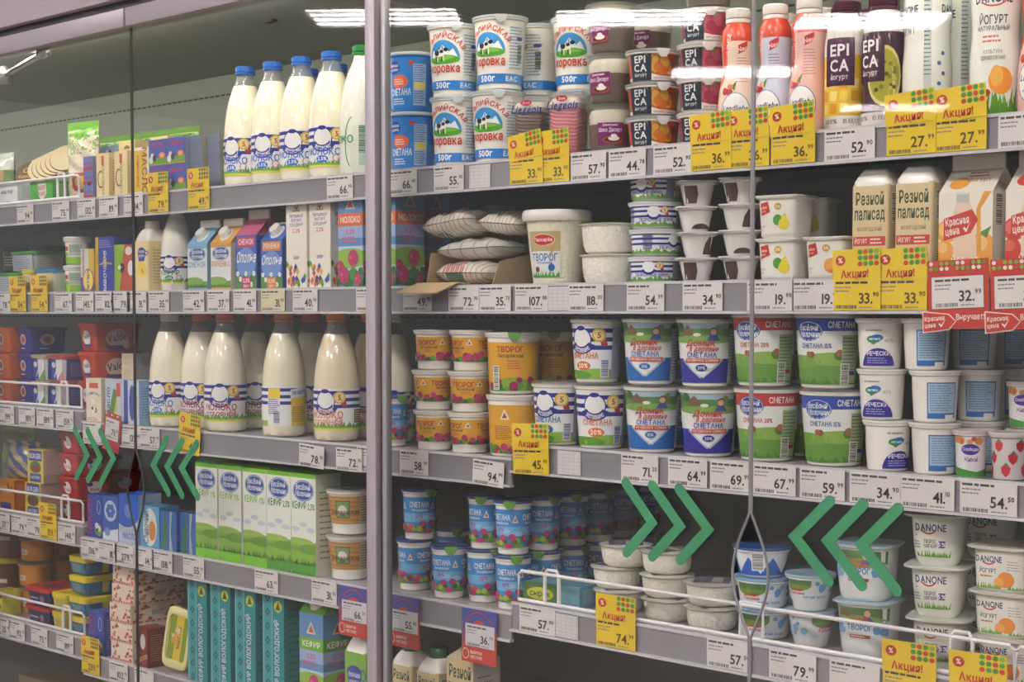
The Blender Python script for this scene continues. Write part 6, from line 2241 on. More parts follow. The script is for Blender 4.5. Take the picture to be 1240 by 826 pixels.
for k, (t, px) in enumerate((('land_a', 895), ('land_b', 930), ('land_c', 977))):
    put(P[t], px, 1, ('slim red-necked yogurt bottle nearest the raspberry cups', 'slim pale blue-printed yogurt bottle right of the door seam', 'slim pink yogurt bottle beside the dark mango bottle')[k], a=(-8, -30, -25)[k], dy=.05)
for k, px in enumerate((950, 994)):
    put(P['land_c'], px, 1, 'red-necked yogurt bottle in second row behind the %s bottles' % ('pale blue and pink', 'pink and mango')[k], a=-20, dy=.125)
put(P['epb_m'], 1020, 1, 'mango yogurt bottle with dark purple label and cap', a=-8, dy=.05)
put(P['epb_p'], 1067, 1, 'passion fruit yogurt bottle with dark purple label and cap', a=-30, dy=.05)
put(P['epb_m'], 1049, 1, 'dark-capped yogurt bottle standing in second row behind mango and passion fruit bottles', a=-10, dy=.125)
put(P['dan_b'], 1118, 1, 'white yogurt bottle turned to its text side, left of the white group', a=-5, dy=.055)
put(P['dan_b'], 1160, 1, 'white yogurt bottle in second row between the two front white ones', a=10, dy=.12)
put(P['dan_f'], 1184, 1, 'white yogurt bottle in third row, partly hidden by peach bottle', a=-10, dy=.19)
put(P['dan_f'], 1211, 1, 'white peach yogurt bottle facing front at the right picture edge', a=-6, dy=.055)
put(P['land_c'], 1256, 1, 'reddish yogurt bottle cut by the right picture edge on top shelf', a=-20, dy=.055)
# left end of top shelf
putf(P['white_box'], 9, 1, 'white and blue cheese box behind the wire guard at the left edge', bay='A', group=False)
putf(P['green_box'], 50, 1, 'bright green snack box with red ornament behind the wire guard', bay='A', group=False)
putf(P['left_bag'], -6, 1, 'tall clear snack packet at the left picture edge', gap=.10, bay='A', group=False)
putf(P['dark_pack'], 26, 1, 'dark smoked cheese packet standing at the back left', gap=.16, bay='A', group=False)
putf(P['cheese_fan'], 42, 1, 'fan of smoked cheese slices with brown round label', gap=.105, bay='A', group=False)
putf(P['green_bag'], 91, 1, 'tall clear cheese packet with bright green top, front one', gap=.030, bay='A', rot=8)
for k, px in enumerate((126, 151, 178, 205)):
    putf(P['green_bag_dark'], px, 1, 'green-topped cheese packet standing behind the butter, %s from left' % ORD[k], gap=.175 + .002 * k, rot=4, lvl=(0, -.0, 0, 0)[k])
putf(P['butter_violet'], 107, 1, 'violet and red butter pack next to the green cheese packet', gap=.010)
putf(P['butter_beige'], 124, 1, 'cream butter pack with dark scroll, left of two', gap=.008)
putf(P['butter_beige'], 146, 1, 'cream butter pack with dark scroll, right of two', gap=.008)
putf(P['butter_paleblue'], 131, 1, 'pale blue butter pack rising behind the cream packs', gap=.095)
putf(P['butter_beige_tall'], 154, 1, 'tall plain cream pack with dark arch behind the cream butter', gap=.095)
putf(P['butter_yellow'], 171, 1, 'white butter pack with yellow panel and upright lettering', gap=.010)
putf(P['butter_blue'], 191.5, 1, 'blue butter pack with green field, left of two', gap=.010)
putf(P['butter_blue'], 219.5, 1, 'blue butter pack with green field, right of two', gap=.010)
putf(P['butter_beige_tall'], 193, 1, 'yellowish tall pack showing above the left blue butter', gap=.10)
putf(P['butter_grey'], 242, 1, 'grey-blue butter pack seen edge-on beside the blue ones', gap=.020)
putf(P['butter_grey'], 258, 1, 'grey-green butter pack edge-on nearest the first milk bottle', gap=.030)

# ---------------- second shelf
for k, (px, lv) in enumerate(((24, .0), (14, .0530))):
    putf(P['tub_greenlid'], (6, 26)[k], 2, 'clear cheese tub with green lid, %s' % ('lower one at the left edge', 'upper one behind the yellow tags')[k], gap=(.010, .055)[k], lvl=(0, .053)[k], bay='A')
putf(P['tub_yellowlid'], 37, 2, 'cheese tub with bright yellow lid behind the second yellow tag', gap=.008, bay='A', group=False)
putf(P['tub_bluelid'], 58, 2, 'cheese tub with blue lid beside the green-bottomed tubs', gap=.010, bay='A', group=False)
for k in range(2):
    put(P['tub_green'], 83, 2, 'small white tub with lime green base, %s of two stacked' % ('lower', 'upper')[k], a=-25, lvl=.0646 * k, dy=.052, bay='A')
for k, px in enumerate((28, 62)):
    put(P['tub_dark'], px, 2, 'dark green round tub at the back of the second shelf, %s' % ('left one', 'right one')[k], a=-30, dy=.25, lvl=.0, bay='A')
    put(P['tub_dark'], px, 2, 'dark green round tub stacked on another at the back, %s' % ('left one', 'right one')[k], a=-30, dy=.25, lvl=.0635, bay='A')
put(P['tub_tealback'], 113, 2, 'teal-lidded tub at the back behind the upright cheese boxes', dy=.20, group=False)
putf(P['box_white_oval'], 106, 2, 'white cheese box with yellow oval on blue', group=False)
putf(P['box_blue_gold'], 127, 2, 'dark blue box with gold spire drawing', group=False)
putf(P['box_red_green'], 150, 2, 'red and green cheese box with cow patch', group=False)
putf(P['mug_carton'], 174, 2, 'cream carton with white screw cap and blue mug drawing', group=False)
put(P['kefir_bottle'], 212, 2, 'white kefir bottle with striped label and green lettering', a=-30, dy=.058)
putf(P['gable_blue'], 239, 2, 'light blue gable-top carton left of the amber one', gap=.014)
putf(P['gable_orange'], 266, 2, 'amber gable-top carton with blue oval emblem', gap=.008)
putf(P['op_pink'], 298, 2, 'blue gable carton with daisies and pink band', gap=.012)
putf(P['op_orange'], 327.5, 2, 'blue carton with daisies and orange band, white cap', gap=.008)
putf(P['confetti'], 359, 2, 'tall white carton with confetti diamonds, left of two', gap=.010)
putf(P['confetti'], 387.5, 2, 'tall white carton with confetti diamonds, right of two', gap=.010)
putf(P['clover_milk'], 424, 2, 'blue milk carton with orange band left of the post', gap=.010)
putf(P['clover_milk'], 463, 2, 'blue milk carton hidden mostly behind the post', gap=.010)
putf(P['clover_milk'], 512, 2, 'blue milk carton right of the post, in second row', gap=.155)
putf(P['clover_milk'], 542, 2, 'blue milk carton farther right, half hidden by the bags', gap=.155)
put(P['tvorog_big'], 582, 2, 'yellow curd cup standing at the back above the film bags', a=-30, dy=.22, lvl=.0506)
put(P['white_lowbox'], 582, 2, 'pale box at the back under the yellow curd cup', dy=.22, group=False)
# cardboard tray with bags
tx = solve_x(556, RAIL_Y + .02, 1.55)
ty = RAIL_Y + .018
tz = surf(2, 'B') + .0006
tray = link('cardboard_tray', None)
tray.location = (tx, ty, tz)
tagp(tray, 'open brown cardboard tray holding striped film bags', 'tray')
W, D, H = .080, .125, .050
mb = MB().box(-W, W, 0, D, 0, .002)
link('tray_floor', mb.mesh('tray_floor', 'card'), tray)
mb = MB().add([(-W, 0, 0), (-W, D, 0), (-W, D, H + .015), (-W, .012, H + .010), (-W - .002, 0, 0), (-W - .002, D, 0), (-W - .002, D, H + .015), (-W - .002, .012, H + .010)],
              [(0, 1, 2, 3), (7, 6, 5, 4), (0, 3, 7, 4), (1, 5, 6, 2), (2, 6, 7, 3), (0, 4, 5, 1)])
link('tray_side', mb.mesh('tray_side', 'card'), tray)
mb = MB().add([(W, 0, 0), (W, D, 0), (W, D, H + .012), (W, .02, H * .85), (W + .002, 0, 0), (W + .002, D, 0), (W + .002, D, H + .012), (W + .002, .02, H * .85)],
              [(0, 1, 2, 3), (7, 6, 5, 4), (0, 3, 7, 4), (1, 5, 6, 2), (2, 6, 7, 3), (0, 4, 5, 1)])
link('tray_side', mb.mesh('tray_side', 'card'), tray)
link('tray_back', MB().box(-W, W, D - .002, D, .002, H).mesh('tray_back', 'card'), tray)
prof = [(.001, .0035), (-.023, .0050), (-.040, -.004), (-.058, -.013)]
xs = [(-W + .01, W - .05), (-W + .002, W - .058), (-W - .008, W - .066), (-W - .02, W - .075)]
rings = [[(a_, y_, z_) for a_ in ab for _ in (0,)] + [(a_, y_ - .0004, z_ + .002) for a_ in reversed(ab)] for (y_, z_), ab in zip(prof, xs)]
mb = MB().loft(rings)
link('tray_flap', mb.mesh('tray_flap', 'card'), tray)
def bag(p, dx, dyy, dz, rz, tilt, label):
    spawn(p, (tx + dx, ty + dyy, tz + dz), R(rz), label, True, tilt)
bag(P['bag_c'], -.008, .058, .003, -3, (0, R(1)), 'striped film bag with red print, bottom of the pile in the tray')
bag(P['bag_b'], .002, .062, .0475, 3, (0, R(-1.5)), 'grey-white film bag in the middle of the tray pile')
bag(P['bag_a'], -.045, .060, .0875, -4, (R(-2), R(-5)), 'striped film bag with green emblem, upper left on the tray pile')
bag(P['bag_d'], .066, .066, .0885, 8, (R(2), R(5)), 'folded striped film bag at the right of the tray pile')
put(P['tvorog_tub'], 675, 2, 'large clear tub of cottage cheese with white lid', a=-30, dy=.068, group=False)
put(P['tub_dark'], 738, 2, 'dark tub standing at the back behind the wrapped cheeses', a=-30, dy=.21)
for k in range(2):
    put(P['white_cheese'], 741, 2, 'round white cheese in clear film, %s of two stacked' % ('lower', 'upper')[k], dy=.062, lvl=.0495 * k, a=30 + 50 * k)
for k, nm in enumerate(('bottom', 'second', 'third', 'top')):
    put(P['grain_tub'], 802 + (0, 2, 1, 1)[k], 2, 'low blue-striped curd tub, %s in stack of four' % nm, a=(-8, 50, 2, -28)[k], lvl=.0425 * k, dy=.054)
for c_, px in enumerate((848, 889)):
    for k, nm in enumerate(('bottom', 'second', 'third', 'top')):
        put(P['monte%d' % ((k + c_) % 3 if c_ else (k * 2 + 1) % 3)], px + (0, 2, -1, 1)[k] * (1 - c_), 2, 'white dessert cup with brown splash, %s in %s column' % (nm, ('left', 'right')[c_]), a=(8, -4)[c_], lvl=.0386 * k, dy=.046)
for k in range(2):
    put(P['pear'], 946, 2, 'white yogurt cup with pear picture, %s of the front two' % ('lower', 'upper')[k], rot=6, lvl=.0622 * k, dy=.048)
put(P['pear'], 985, 2, 'white pear yogurt cup in second row, on top', rot=12, lvl=.0622, dy=.135)
put(P['pear'], 985, 2, 'white pear yogurt cup in second row, below', rot=12, lvl=0, dy=.135)
put(P['orangec'], 1002, 2, 'white yogurt cup with orange fruit picture', rot=6, dy=.048)
putf(P['carve_carton'], 1052, 2, 'brown yogurt carton with white shoulder, left of two', rot=3)
putf(P['carve_carton'], 1105, 2, 'brown yogurt carton with white shoulder, right of two', rot=3)
putf(P['red_carton_a'], 1168, 2, 'gable-top apricot yogurt carton with orange splash', rot=2, gap=.014)
putf(P['red_carton_s'], 1251, 2, 'gable-top strawberry yogurt carton cut by right picture edge', rot=2, gap=.014)

# ---------------- third shelf
for k, nm in enumerate(('bottom', 'middle', 'top')):
    putf(P['valde'], 97, 3, 'red margarine tub with white oval, %s of three stacked' % nm, gap=.045, lvl=.0662 * k, bay='A', depth=P['valde'].r)
for k, nm in enumerate(('bottom', 'middle', 'top')):
    putf(P['blue_tub'], 25, 3, 'dark blue margarine tub, %s of three stacked' % nm, gap=.04, lvl=.0622 * k, bay='A')
    putf(P['orange_tub'], 2, 3, 'orange margarine tub at the left edge, %s of three' % nm, gap=.02, lvl=.0622 * k, bay='A')
for k, nm in enumerate(('lower', 'upper')):
    putf(P['hoch_g'], 45, 3, 'cream cheese tub with green corner, %s of two' % nm, gap=.015, lvl=.0622 * k, bay='A')
    putf(P['hoch_p'], 68, 3, 'cream cheese tub with pink corner, %s of two' % nm, gap=.015, lvl=.0622 * k, bay='A')
putf(P['butter_cow'], 113, 3, 'cream butter pack with cow picture', gap=.008)
putf(P['butter_corn'], 138, 3, 'pale blue butter pack with yellow cob shape', gap=.008)
putf(P['butter_bw'], 164, 3, 'white and blue butter pack with upright lettering at the door seam', gap=.008)
for k in range(5):
    putf(P['small_box'], 152, 3, 'small cream box behind the butter packs, %s from the bottom' % ORD[k], gap=.10, lvl=.0304 * k)
put(P['milk_white'], 201, 3, 'milk bottle with white cap at the left of the third shelf', a=-38, dy=.058)
put(P['milk_pink'], 241, 3, 'milk bottle with salmon cap, left of two alike', a=-34, dy=.075)
put(P['milk_pink'], 273, 3, 'milk bottle with salmon cap, its red lettering facing out', a=-16, dy=.056)
put(P['milk_pink'], 309, 3, 'milk bottle in second row between salmon and amber-capped bottles', a=0, dy=.15)
put(P['milk_back'], 344, 3, 'milk bottle with amber cap turned to its back label', a=0, dy=.057)
put(P['milk_pink'], 377, 3, 'milk bottle in second row left of the baked-milk bottle', a=-20, dy=.15)
put(P['milk_orange'], 408, 3, 'beige baked-milk bottle with orange cap', a=-30, dy=.056)
put(P['milk_orange'], 447, 3, 'beige baked-milk bottle half hidden by the post', a=-20, dy=.14)
put(P['milk_white'], 474, 3, 'milk bottle mostly hidden behind the post, third shelf', a=5, dy=.10)
put(P['smet_blue'], 474, 3, 'sky-blue cup peeking out right of the post, third shelf', a=0, dy=.045)
for k, nm in enumerate(('bottom', 'middle', 'top')):
    put(P['tvorog'], (527, 525, 527)[k], 3, 'small yellow curd cup, %s of left column' % nm, a=(-35, 28, -30)[k], lvl=.0716 * k, dy=.050)
    put(P['tvorog'], (569, 569, 571)[k], 3, 'small yellow curd cup, %s of right column' % nm, a=(55, -22, -58)[k], lvl=.0716 * k, dy=.050)
put(P['tvorog_big_b'], 628, 3, 'large yellow curd cup behind the 45.99 tag, lower one', a=-22, dy=.056, bay='B')
put(P['tvorog_big'], 627, 3, 'large yellow curd cup with barcode, upper one in front', a=-8, lvl=.1060, dy=.056, bay='B')
put(P['tvorog_big'], 678, 3, 'large yellow curd cup in second row, on top', a=-10, lvl=.106, dy=.16)
put(P['tvorog_big'], 678, 3, 'large yellow curd cup in second row, below', a=-10, dy=.16)
put(P['smet_b'], 672, 3, 'striped sour cream cup with blue lettering', a=-24, dy=.058)
put(P['smet_o'], 728, 3, 'striped sour cream cup with orange lettering, lower', a=-4, dy=.056)
put(P['smet_o'], 723, 3, 'striped sour cream cup with orange lettering, upper', a=-28, lvl=.1066, dy=.056)
for k in range(2):
    put(P['domik15'], (790, 788)[k], 3, 'village picture sour cream cup with blue foot, %s' % ('lower', 'upper')[k], a=(-4, -14)[k], lvl=.1066 * k)
    put(P['domik20'], (858, 855)[k], 3, 'village picture sour cream cup with violet foot, %s' % ('lower', 'upper')[k], a=(0, -10)[k], lvl=.1066 * k)
    put(P['vm_red'], (930, 927)[k], 3, 'meadow print sour cream cup with red top, %s' % ('lower', 'upper')[k], a=(-10, -12)[k], lvl=.1106 * k)
    put(P['vm_blue'], (1011, 1004)[k], 3, 'meadow print sour cream cup with blue top, %s' % ('lower', 'upper')[k], a=(-8, -14)[k], lvl=.1106 * k)
for t, px, w_ in (('domik15', 822, 'blue-footed village'), ('vm_red', 968, 'red-topped meadow'), ('domik20', 888, 'violet-footed village')):
    for k in range(2):
        put(P[t], px, 3, '%s cup standing in second row, %s' % (w_, ('lower', 'upper')[k]), a=-30, dy=.155, lvl=(.1066, .1106)[t == 'vm_red'] * k)
for k, nm in enumerate(('bottom', 'middle', 'top')):
    put(P['greek'], (1077, 1070, 1068)[k], 3, 'small white cup with dark blue arch, %s of three' % nm, a=(32, -16, -6)[k], lvl=.0706 * k, dy=.050)
    put(P['bluelab'], (1131, 1131, 1121)[k], 3, 'small white cup with pale blue text label, %s of three in front' % nm, a=(24, 20, 14)[k], lvl=.0706 * k, dy=.050)
    put(P['bluelab'], (1186, 1186, 1180)[k], 3, 'small white cup with blue text label in second row, %s' % nm, a=(10, 4, 0)[k], lvl=.0706 * k, dy=.125)
put(P['bluelab'], 1226, 3, 'small white text-label cup deep in the third row at right', a=20, dy=.20, lvl=.1412)
put(P['bluelab'], 1226, 3, 'small white text-label cup deep in the third row, middle height', a=20, dy=.20, lvl=.0706)
put(P['bluelab'], 1226, 3, 'small white text-label cup deep in the third row, at the bottom', a=20, dy=.20, lvl=0)
put(P['yog'], 1178, 3, 'small yogurt cup with purple oval and green leaf', a=-2, dy=.040)
put(P['straw'], 1218, 3, 'small yogurt cup covered in strawberries', a=0, dy=.044)
put(P['yog'], 1240, 3, 'purple-oval yogurt cup higher up at the right picture edge', a=-5, dy=.11, lvl=.064)
put(P['yog'], 1240, 3, 'purple-oval yogurt cup at the right edge under another', a=-5, dy=.11, lvl=0)

# ---------------- fourth shelf
putf(P['burger_o'], 8, 4, 'orange burger cheese box at the left picture edge', gap=.02, bay='A')
putf(P['burger'], 40, 4, 'yellow burger cheese box, lower one', gap=.02, bay='A')
putf(P['burger'], 43, 4, 'yellow burger cheese box, upper one', gap=.025, lvl=.0786, bay='A')
putf(P['green_packet'], 10, 4, 'tall olive green packet standing at the back left', gap=.14, bay='A', group=False)
putf(P['blue_packet'], 16, 4, 'blue and tan packet on the orange box', gap=.03, lvl=.079, bay='A', group=False, rot=12)
for k, nm in enumerate(('bottom', 'second', 'third', 'top')):
    putf(P['viola'], 80, 4, 'red cream cheese tub, %s in left stack of four' % nm, gap=.02, lvl=.0524 * k, bay='A')
for k, nm in enumerate(('bottom', 'second', 'third')):
    putf(P['viola'], 114, 4, 'red cream cheese tub, %s in stack behind the blue packs' % nm, gap=.12, lvl=.0524 * k)
putf(P['butter_redtext'], 110.5, 4, 'blue pack with red upright lettering at shelf joint', gap=.008)
putf(P['butter_flower'], 131.5, 4, 'blue and white pack with pale flower', gap=.008)
putf(P['butter_bigblue'], 154, 4, 'big blue pack with white lower corner at the door seam', gap=.006)
putf(P['butter_sliv'], 181, 4, 'light blue pack with cream oval right of the seam', gap=.006)
putf(P['butter_bluegreen'], 206, 4, 'shiny blue and green pack, left of two', gap=.010)
putf(P['butter_bluegreen'], 225, 4, 'shiny blue and green pack, right of two', gap=.018)
for k, px in enumerate((250, 278.5, 308.5, 339, 369.5)):
    putf(P['kefir1' if k < 3 else 'kefir2'], px, 4, 'tall %s kefir carton, %s from left in the row of five' % ('lime-footed' if k < 3 else 'dark green-footed', ORD[k]), gap=.012)
for k in range(2):
    put(P['brown_cup'], 420, 4, 'sour cream cup with wood-plank print, %s of two' % ('lower', 'upper')[k], a=-20, lvl=.0866 * k, dy=.056)
put(P['tub_dark'], 412, 4, 'dark lidded tub behind the wood-print cups', a=-20, dy=.17, lvl=.0)
put(P['tub_dark'], 412, 4, 'dark lidded tub on top at the back behind the wood-print cups', a=-20, dy=.17, lvl=.0635)
L2 = .0936
for nm, px, dy, lv, a in (('beside the post, lower', 502, .06, 0, 45), ('beside the post, upper', 508, .06, L2, 0), ('second from the post, lower front', 547, .046, 0, -30),
                          ('in the middle front, lower left', 583, .060, 0, 0), ('in the middle front, lower right', 620, .042, 0, -25),
                          ('in the middle front, upper left', 585, .060, L2, -50), ('in the middle front, upper right', 620, .042, L2, -45),
                          ('behind, upper, right of the barcode cup', 657, .108, L2, 0), ('behind, lower, right of the front cups', 657, .108, 0, -50),
                          ('third row, upper', 687, .178, L2, -20), ('third row, lower', 687, .178, 0, 10), ('fourth row, upper, in shade', 716, .248, L2, 0), ('fourth row, lower, in shade', 716, .248, 0, 0),
                          ('fifth place back, upper, beside the arrows', 744, .318, L2, 10), ('deep at the back, upper, behind the post pair', 548, .21, L2 * 0, -20),
                          ('deep at the back left of the arrows, lower', 744, .318, 0, 10), ('farthest right at the back, upper', 770, .388, L2, 15), ('farthest right at the back, lower', 770, .388, 0, 15)):
    put(P['smet_blue'], px, 4, 'sky-blue sour cream cup %s' % nm, a=a, dy=dy, lvl=lv)
putf(P['teal_box'], 678, 4, 'flat teal and green cheese box behind the wire guard', gap=.024, rot=6, bay='C', group=False)
for k, nm in enumerate(('bottom', 'middle', 'top')):
    put(P['curd_pack'], (745, 742, 752)[k], 4, 'low round curd pack, %s of left stack behind the 74.99 tag' % nm, dy=.075, lvl=.0375 * k, a=10 + 40 * k)
    put(P['curd_pack'], (808, 806, 806)[k], 4, 'low round curd pack, %s of middle stack under the green arrows' % nm, dy=.068, lvl=.0375 * k, a=70 + 30 * k)
for k, nm in enumerate(('lower', 'upper')):
    put(P['curd_pack'], 861, 4, 'low round curd pack, %s of right pair beside the blue bowls' % nm, dy=.060, lvl=.0375 * k, a=25 + 60 * k)
for k, nm in enumerate(('bottom', 'middle', 'top')):
    put(P['bowl1' if k < 2 else 'bowl0'], (920, 918, 916)[k], 4, 'low blue and white bowl, %s of three at the door seam' % nm, dy=.064, lvl=.0458 * k, a=(-10, -14, -4)[k])
for k, nm in enumerate(('lower', 'upper')):
    put(P['bowl2'], (985, 984)[k], 4, 'narrow-footed white curd bowl, %s of two' % nm, dy=.058, lvl=.0532 * k, a=(70, -20)[k])
    put(P['domtv'], (1055, 1053)[k], 4, 'square village picture curd cup, %s of two' % nm, dy=.056, lvl=.0797 * k, rot=10)
    put(P['bowl1'], (966, 965)[k], 4, 'blue and white bowl in second row behind the narrow-footed ones, %s' % nm, dy=.16, lvl=.0458 * k, a=0)
for k, nm in enumerate(('bottom', 'middle', 'top')):
    put(P['danone'], (1134, 1132, 1132)[k], 4, 'white curd cup with grass drawing, %s of three' % nm, dy=.060, lvl=.0707 * k, a=-12)
    put(P['danyog'], (1224, 1219, 1218)[k], 4, 'white peach yogurt cup at right edge, %s of three' % nm, dy=.058, lvl=.0597 * k, rot=4)
    put(P['danone'], 1196, 4, 'white grass-print cup in second row, %s' % nm, dy=.165, lvl=.0707 * k, a=-12)

# ---------------- fifth shelf
for k, nm in enumerate(('bottom', 'middle', 'top')):
    put(P['round_tub_y'], (31, 30, 32)[k], 5, 'round orange cheese tub with clear lid, %s of front stack' % nm, dy=.075, lvl=.0636 * k, a=-45, bay='A')
    put(P['round_tub_y'], 67, 5, 'round orange cheese tub with clear lid, %s of rear stack' % nm, dy=.165, lvl=.0636 * k, a=-20, bay='A')
put(P['round_tub_lid'], 14, 5, 'brown tub with yellow lid behind the front orange stack, lower one', dy=.15, a=-30, bay='A')
put(P['round_tub_lid'], 18, 5, 'brown tub with yellow lid behind the front orange stack, upper one', dy=.15, a=-30, bay='A', lvl=.1106)
for k, nm in enumerate(('lower', 'upper')):
    putf(P['red_blue_tub'], 43, 5, 'navy cheese tub with red lid, %s of two' % nm, gap=.012, lvl=.0446 * k, bay='A')
    putf(P['yellow_tub_s'], 70.5, 5, 'small yellow cheese tub, %s of two' % nm, gap=.012, lvl=.0446 * k, bay='A')
for k, nm in enumerate(('bottom', 'second', 'third', 'top')):
    putf(P['yellow_tub'], 92, 5, 'long blue tub with yellow lid, %s of four stacked' % nm, gap=.012 + (0, .0, .012, .016)[k], lvl=.0446 * k, bay='A')
putf(P['yellow_mini'], 2, 5, 'small yellow printed cheese box at the left picture edge', gap=.02, bay='A', group=False)
putf(P['butter_redtext'], 112, 5, 'blue pack with red upright lettering on the fifth shelf', gap=.006)
for k, nm in enumerate(('bottom', 'second', 'third', 'fourth', 'top')):
    putf(P['floral'], 146 + (0, -1, -2, 1, 2)[k], 5, 'red floral wrapped butter brick, %s of five stacked' % nm, gap=.006 + (.0, .001, .002, .006, .008)[k], lvl=.0424 * k, rot=(0, 1, -1, 1, 0)[k])
putf(P['choc_box'], 172, 5, 'dark red box standing between floral butter and spread tub', gap=.010, group=False, rot=-4)
putf(P['spread'], 201, 5, 'cream spread tub on edge with green and yellow lid label', gap=.006, group=False, rot=14, tilt=(R(-2), R(9)), lvl=.010)
for k, px in enumerate((239, 267, 297, 331)):
    putf(P['teal'], px, 5, 'tall teal kefir carton with diamond border, %s from left' % ORD[k], gap=.012)
putf(P['clover_kefir'], 377, 5, 'green and blue gable-top kefir carton with white cap', gap=.018, group=False)
putf(P['mug_green'], 429, 5, 'green carton bottle with white shoulder and blue mug beside the post', gap=.006, group=False)
putf(P['carve_carton'], 486, 5, 'brown carton bottle half hidden by the post on the fifth shelf', gap=.02)
putf(P['carve_carton'], 517, 5, 'brown carton bottle with dark green cap on the fifth shelf', gap=.012)
CB = gable('milk_carton', .066, .066, .165, .010, .002, None, '#d8c49a', f_carve, f_side_plain('#c8c4b8', '#7a7a74'), roofcol='#ded4bc')
putf(CB, 557, 5, 'tall brown flat-topped carton under the blue and red tag', gap=.010, group=False)
# lowest boxes at far left
putf(P['brown_case'], 44, 6, 'brown shipping box under the lowest left shelf', gap=.05, bay='A', group=False, lvl=.0)
putf(P['white_lowbox'], 2, 6, 'pale blue box at the bottom left corner', gap=.02, bay='A', group=False, lvl=0)

settle()

# ================================================================== price tags
TAGW, TAGH = .0735, .0425
def draw_price(c, w, h, price, sup, x0=0.0, y0=0.0, col='#35343a'):
    nlen = len(price)
    c.lines(x0 + w * .04, y0 + h * .84, x0 + w * .82, y0 + h * .93, 1, '#4a4950', thick=.8, seed=len(price) + ord((price + '0')[0]))
    c.lines(x0 + w * .04, y0 + h * .56, x0 + w * .45, y0 + h * .80, 2, '#7d7c84', thick=.35, seed=7)
    c.barcode(x0 + w * .06, y0 + h * .05, x0 + w * .50, y0 + h * .17, '#4a4950', seed=nlen + 5)
    c.lines(x0 + w * .56, y0 + h * .06, x0 + w * .92, y0 + h * .13, 1, '#8a8990', thick=.6)
    if price:
        pw = w * (.14 * nlen + .02)
        xr = x0 + w * .84
        c.text(price + '.', xr, y0 + h * .22, h * .34, col, al='r', maxw=pw + w * .05, gap=.05)
        if sup:
            c.text(sup, xr + w * .005, y0 + h * .44, h * .15, col, al='l', maxw=w * .13)

def tag_object(name, mesh_art, X, Z, label, cat, dyo=0.0, rot=0.0, thick=.0006):
    o = link(name, mesh_art)
    o.location = (X, RAIL_Y - .0035 - dyo, Z)
    o.rotation_euler = (0, R(rot), 0)
    tagp(o, label, cat, None)
    return o

def card(w, h, col, art, back=.0007):
    mb = MB().box(-w / 2, w / 2, 0, back, 0, h, col)
    c = Art(w, h)
    art(c)
    c.into(mb, face_fn('F', -w / 2, 0, 0, w), eps=.00005, base=.0002)
    return mb

def bz(px, row, bay=None):
    X = solve_x(px, RAIL_Y, EYEZ)
    b = bay or bay_of(X)
    z = EYEZ + RB[b][row - 1]
    return solve_x(px, RAIL_Y, z + .02), z

ROWN = {1: 'top', 2: 'second', 3: 'third', 4: 'fourth', 5: 'fifth'}
def wtag(px, row, price, sup='90', extra='', w=TAGW, bay=None, col='#d9d6d6', dz=.004, rot=0, dyo=0.0):
    X, z = bz(px, row, bay)
    mb = card(w, TAGH, col, lambda c: draw_price(c, w, TAGH, price, sup))
    full = price + ('.' + sup if sup else '')
    lab = ('white price tag reading %s %s' % (full, extra)) if price else 'white price tag %s' % extra
    if rot or dz < 0:
        dyo = max(dyo, .0035)
    tag_object('price_tag', mb.mesh('price_tag', 'print', fix=False), X, z + dz, lab.strip(), 'price tag', dyo, rot)

def grid_card(px, row, extra, w=.05, bay=None):
    X, z = bz(px, row, bay)
    def art(c):
        for k in range(5):
            c.rect(w * .02 + k * w * .23, .001, w * .03 + k * w * .23, .036, '#a8a6ac')
        for k in range(6):
            c.rect(.001, .003 + k * .006, w - .001, .0034 + k * .006, '#a8a6ac')
    mb = card(w, .038, '#d6d4d6', art)
    tag_object('price_grid_card', mb.mesh('price_grid_card', 'print', fix=False), X, z + .005, 'white card with empty grid %s' % extra, 'price tag', -.0012)

YEL = '#e3c32a'
def topper_art(c, w, h):
    c.ell(w * .17, h * .66, w * .105, h * .165, '#b8352e')
    c.text('%', w * .17, h * .585, h * .17, '#f2e6c8', maxw=w * .13)
    cols = ['#3f8f3a', '#7fb03a', '#c2402e', '#7fb03a', '#3f8f3a', '#c2402e', '#3f8f3a', '#3f8f3a', '#7fb03a', '#c2402e', '#3f8f3a', '#7fb03a']
    for i in range(4):
        for j in range(3):
            c.ell(w * (.585 + .115 * i), h * (.90 - .19 * j), w * .05, h * .08, cols[(i * 5 + j * 7) % 12], n=10)
    c.text('Акция!', w * .47, h * .10, h * .25, '#b8352e', maxw=w * .58)
def ytag(px, row, price, sup='99', extra='', bay=None, rot=0, trot=0, w=TAGW, dyo=.0015, top=True, tw=None, drop=0.0):
    X, z = bz(px, row, bay)
    full = price + ('.' + sup if sup and price else '')
    e = link('promotion_tag', None)
    if rot or drop:
        dyo = max(dyo, .004)
    e.location = (X, RAIL_Y - .0035 - dyo, z + .0045 - drop)
    e.rotation_euler = (0, R(rot), 0)
    tagp(e, ('yellow promotion tag reading %s %s' % (full, extra)) if price else 'yellow promotion tag %s' % extra, 'price tag', None)
    mb = card(w, TAGH, YEL, lambda c: draw_price(c, w, TAGH, price, sup, col='#5a4a1e'))
    link('price_card', mb.mesh('price_card', 'print', fix=False), e)
    if top:
        W, H = tw or w * 1.02, .043
        mb = card(W, H, YEL, lambda c: topper_art(c, W, H))
        o = link('promotion_card', mb.mesh('promotion_card', 'print', fix=False), e)
        o.location = (0, -.001, TAGH - .002)
        o.rotation_euler = (0, R(trot), 0)

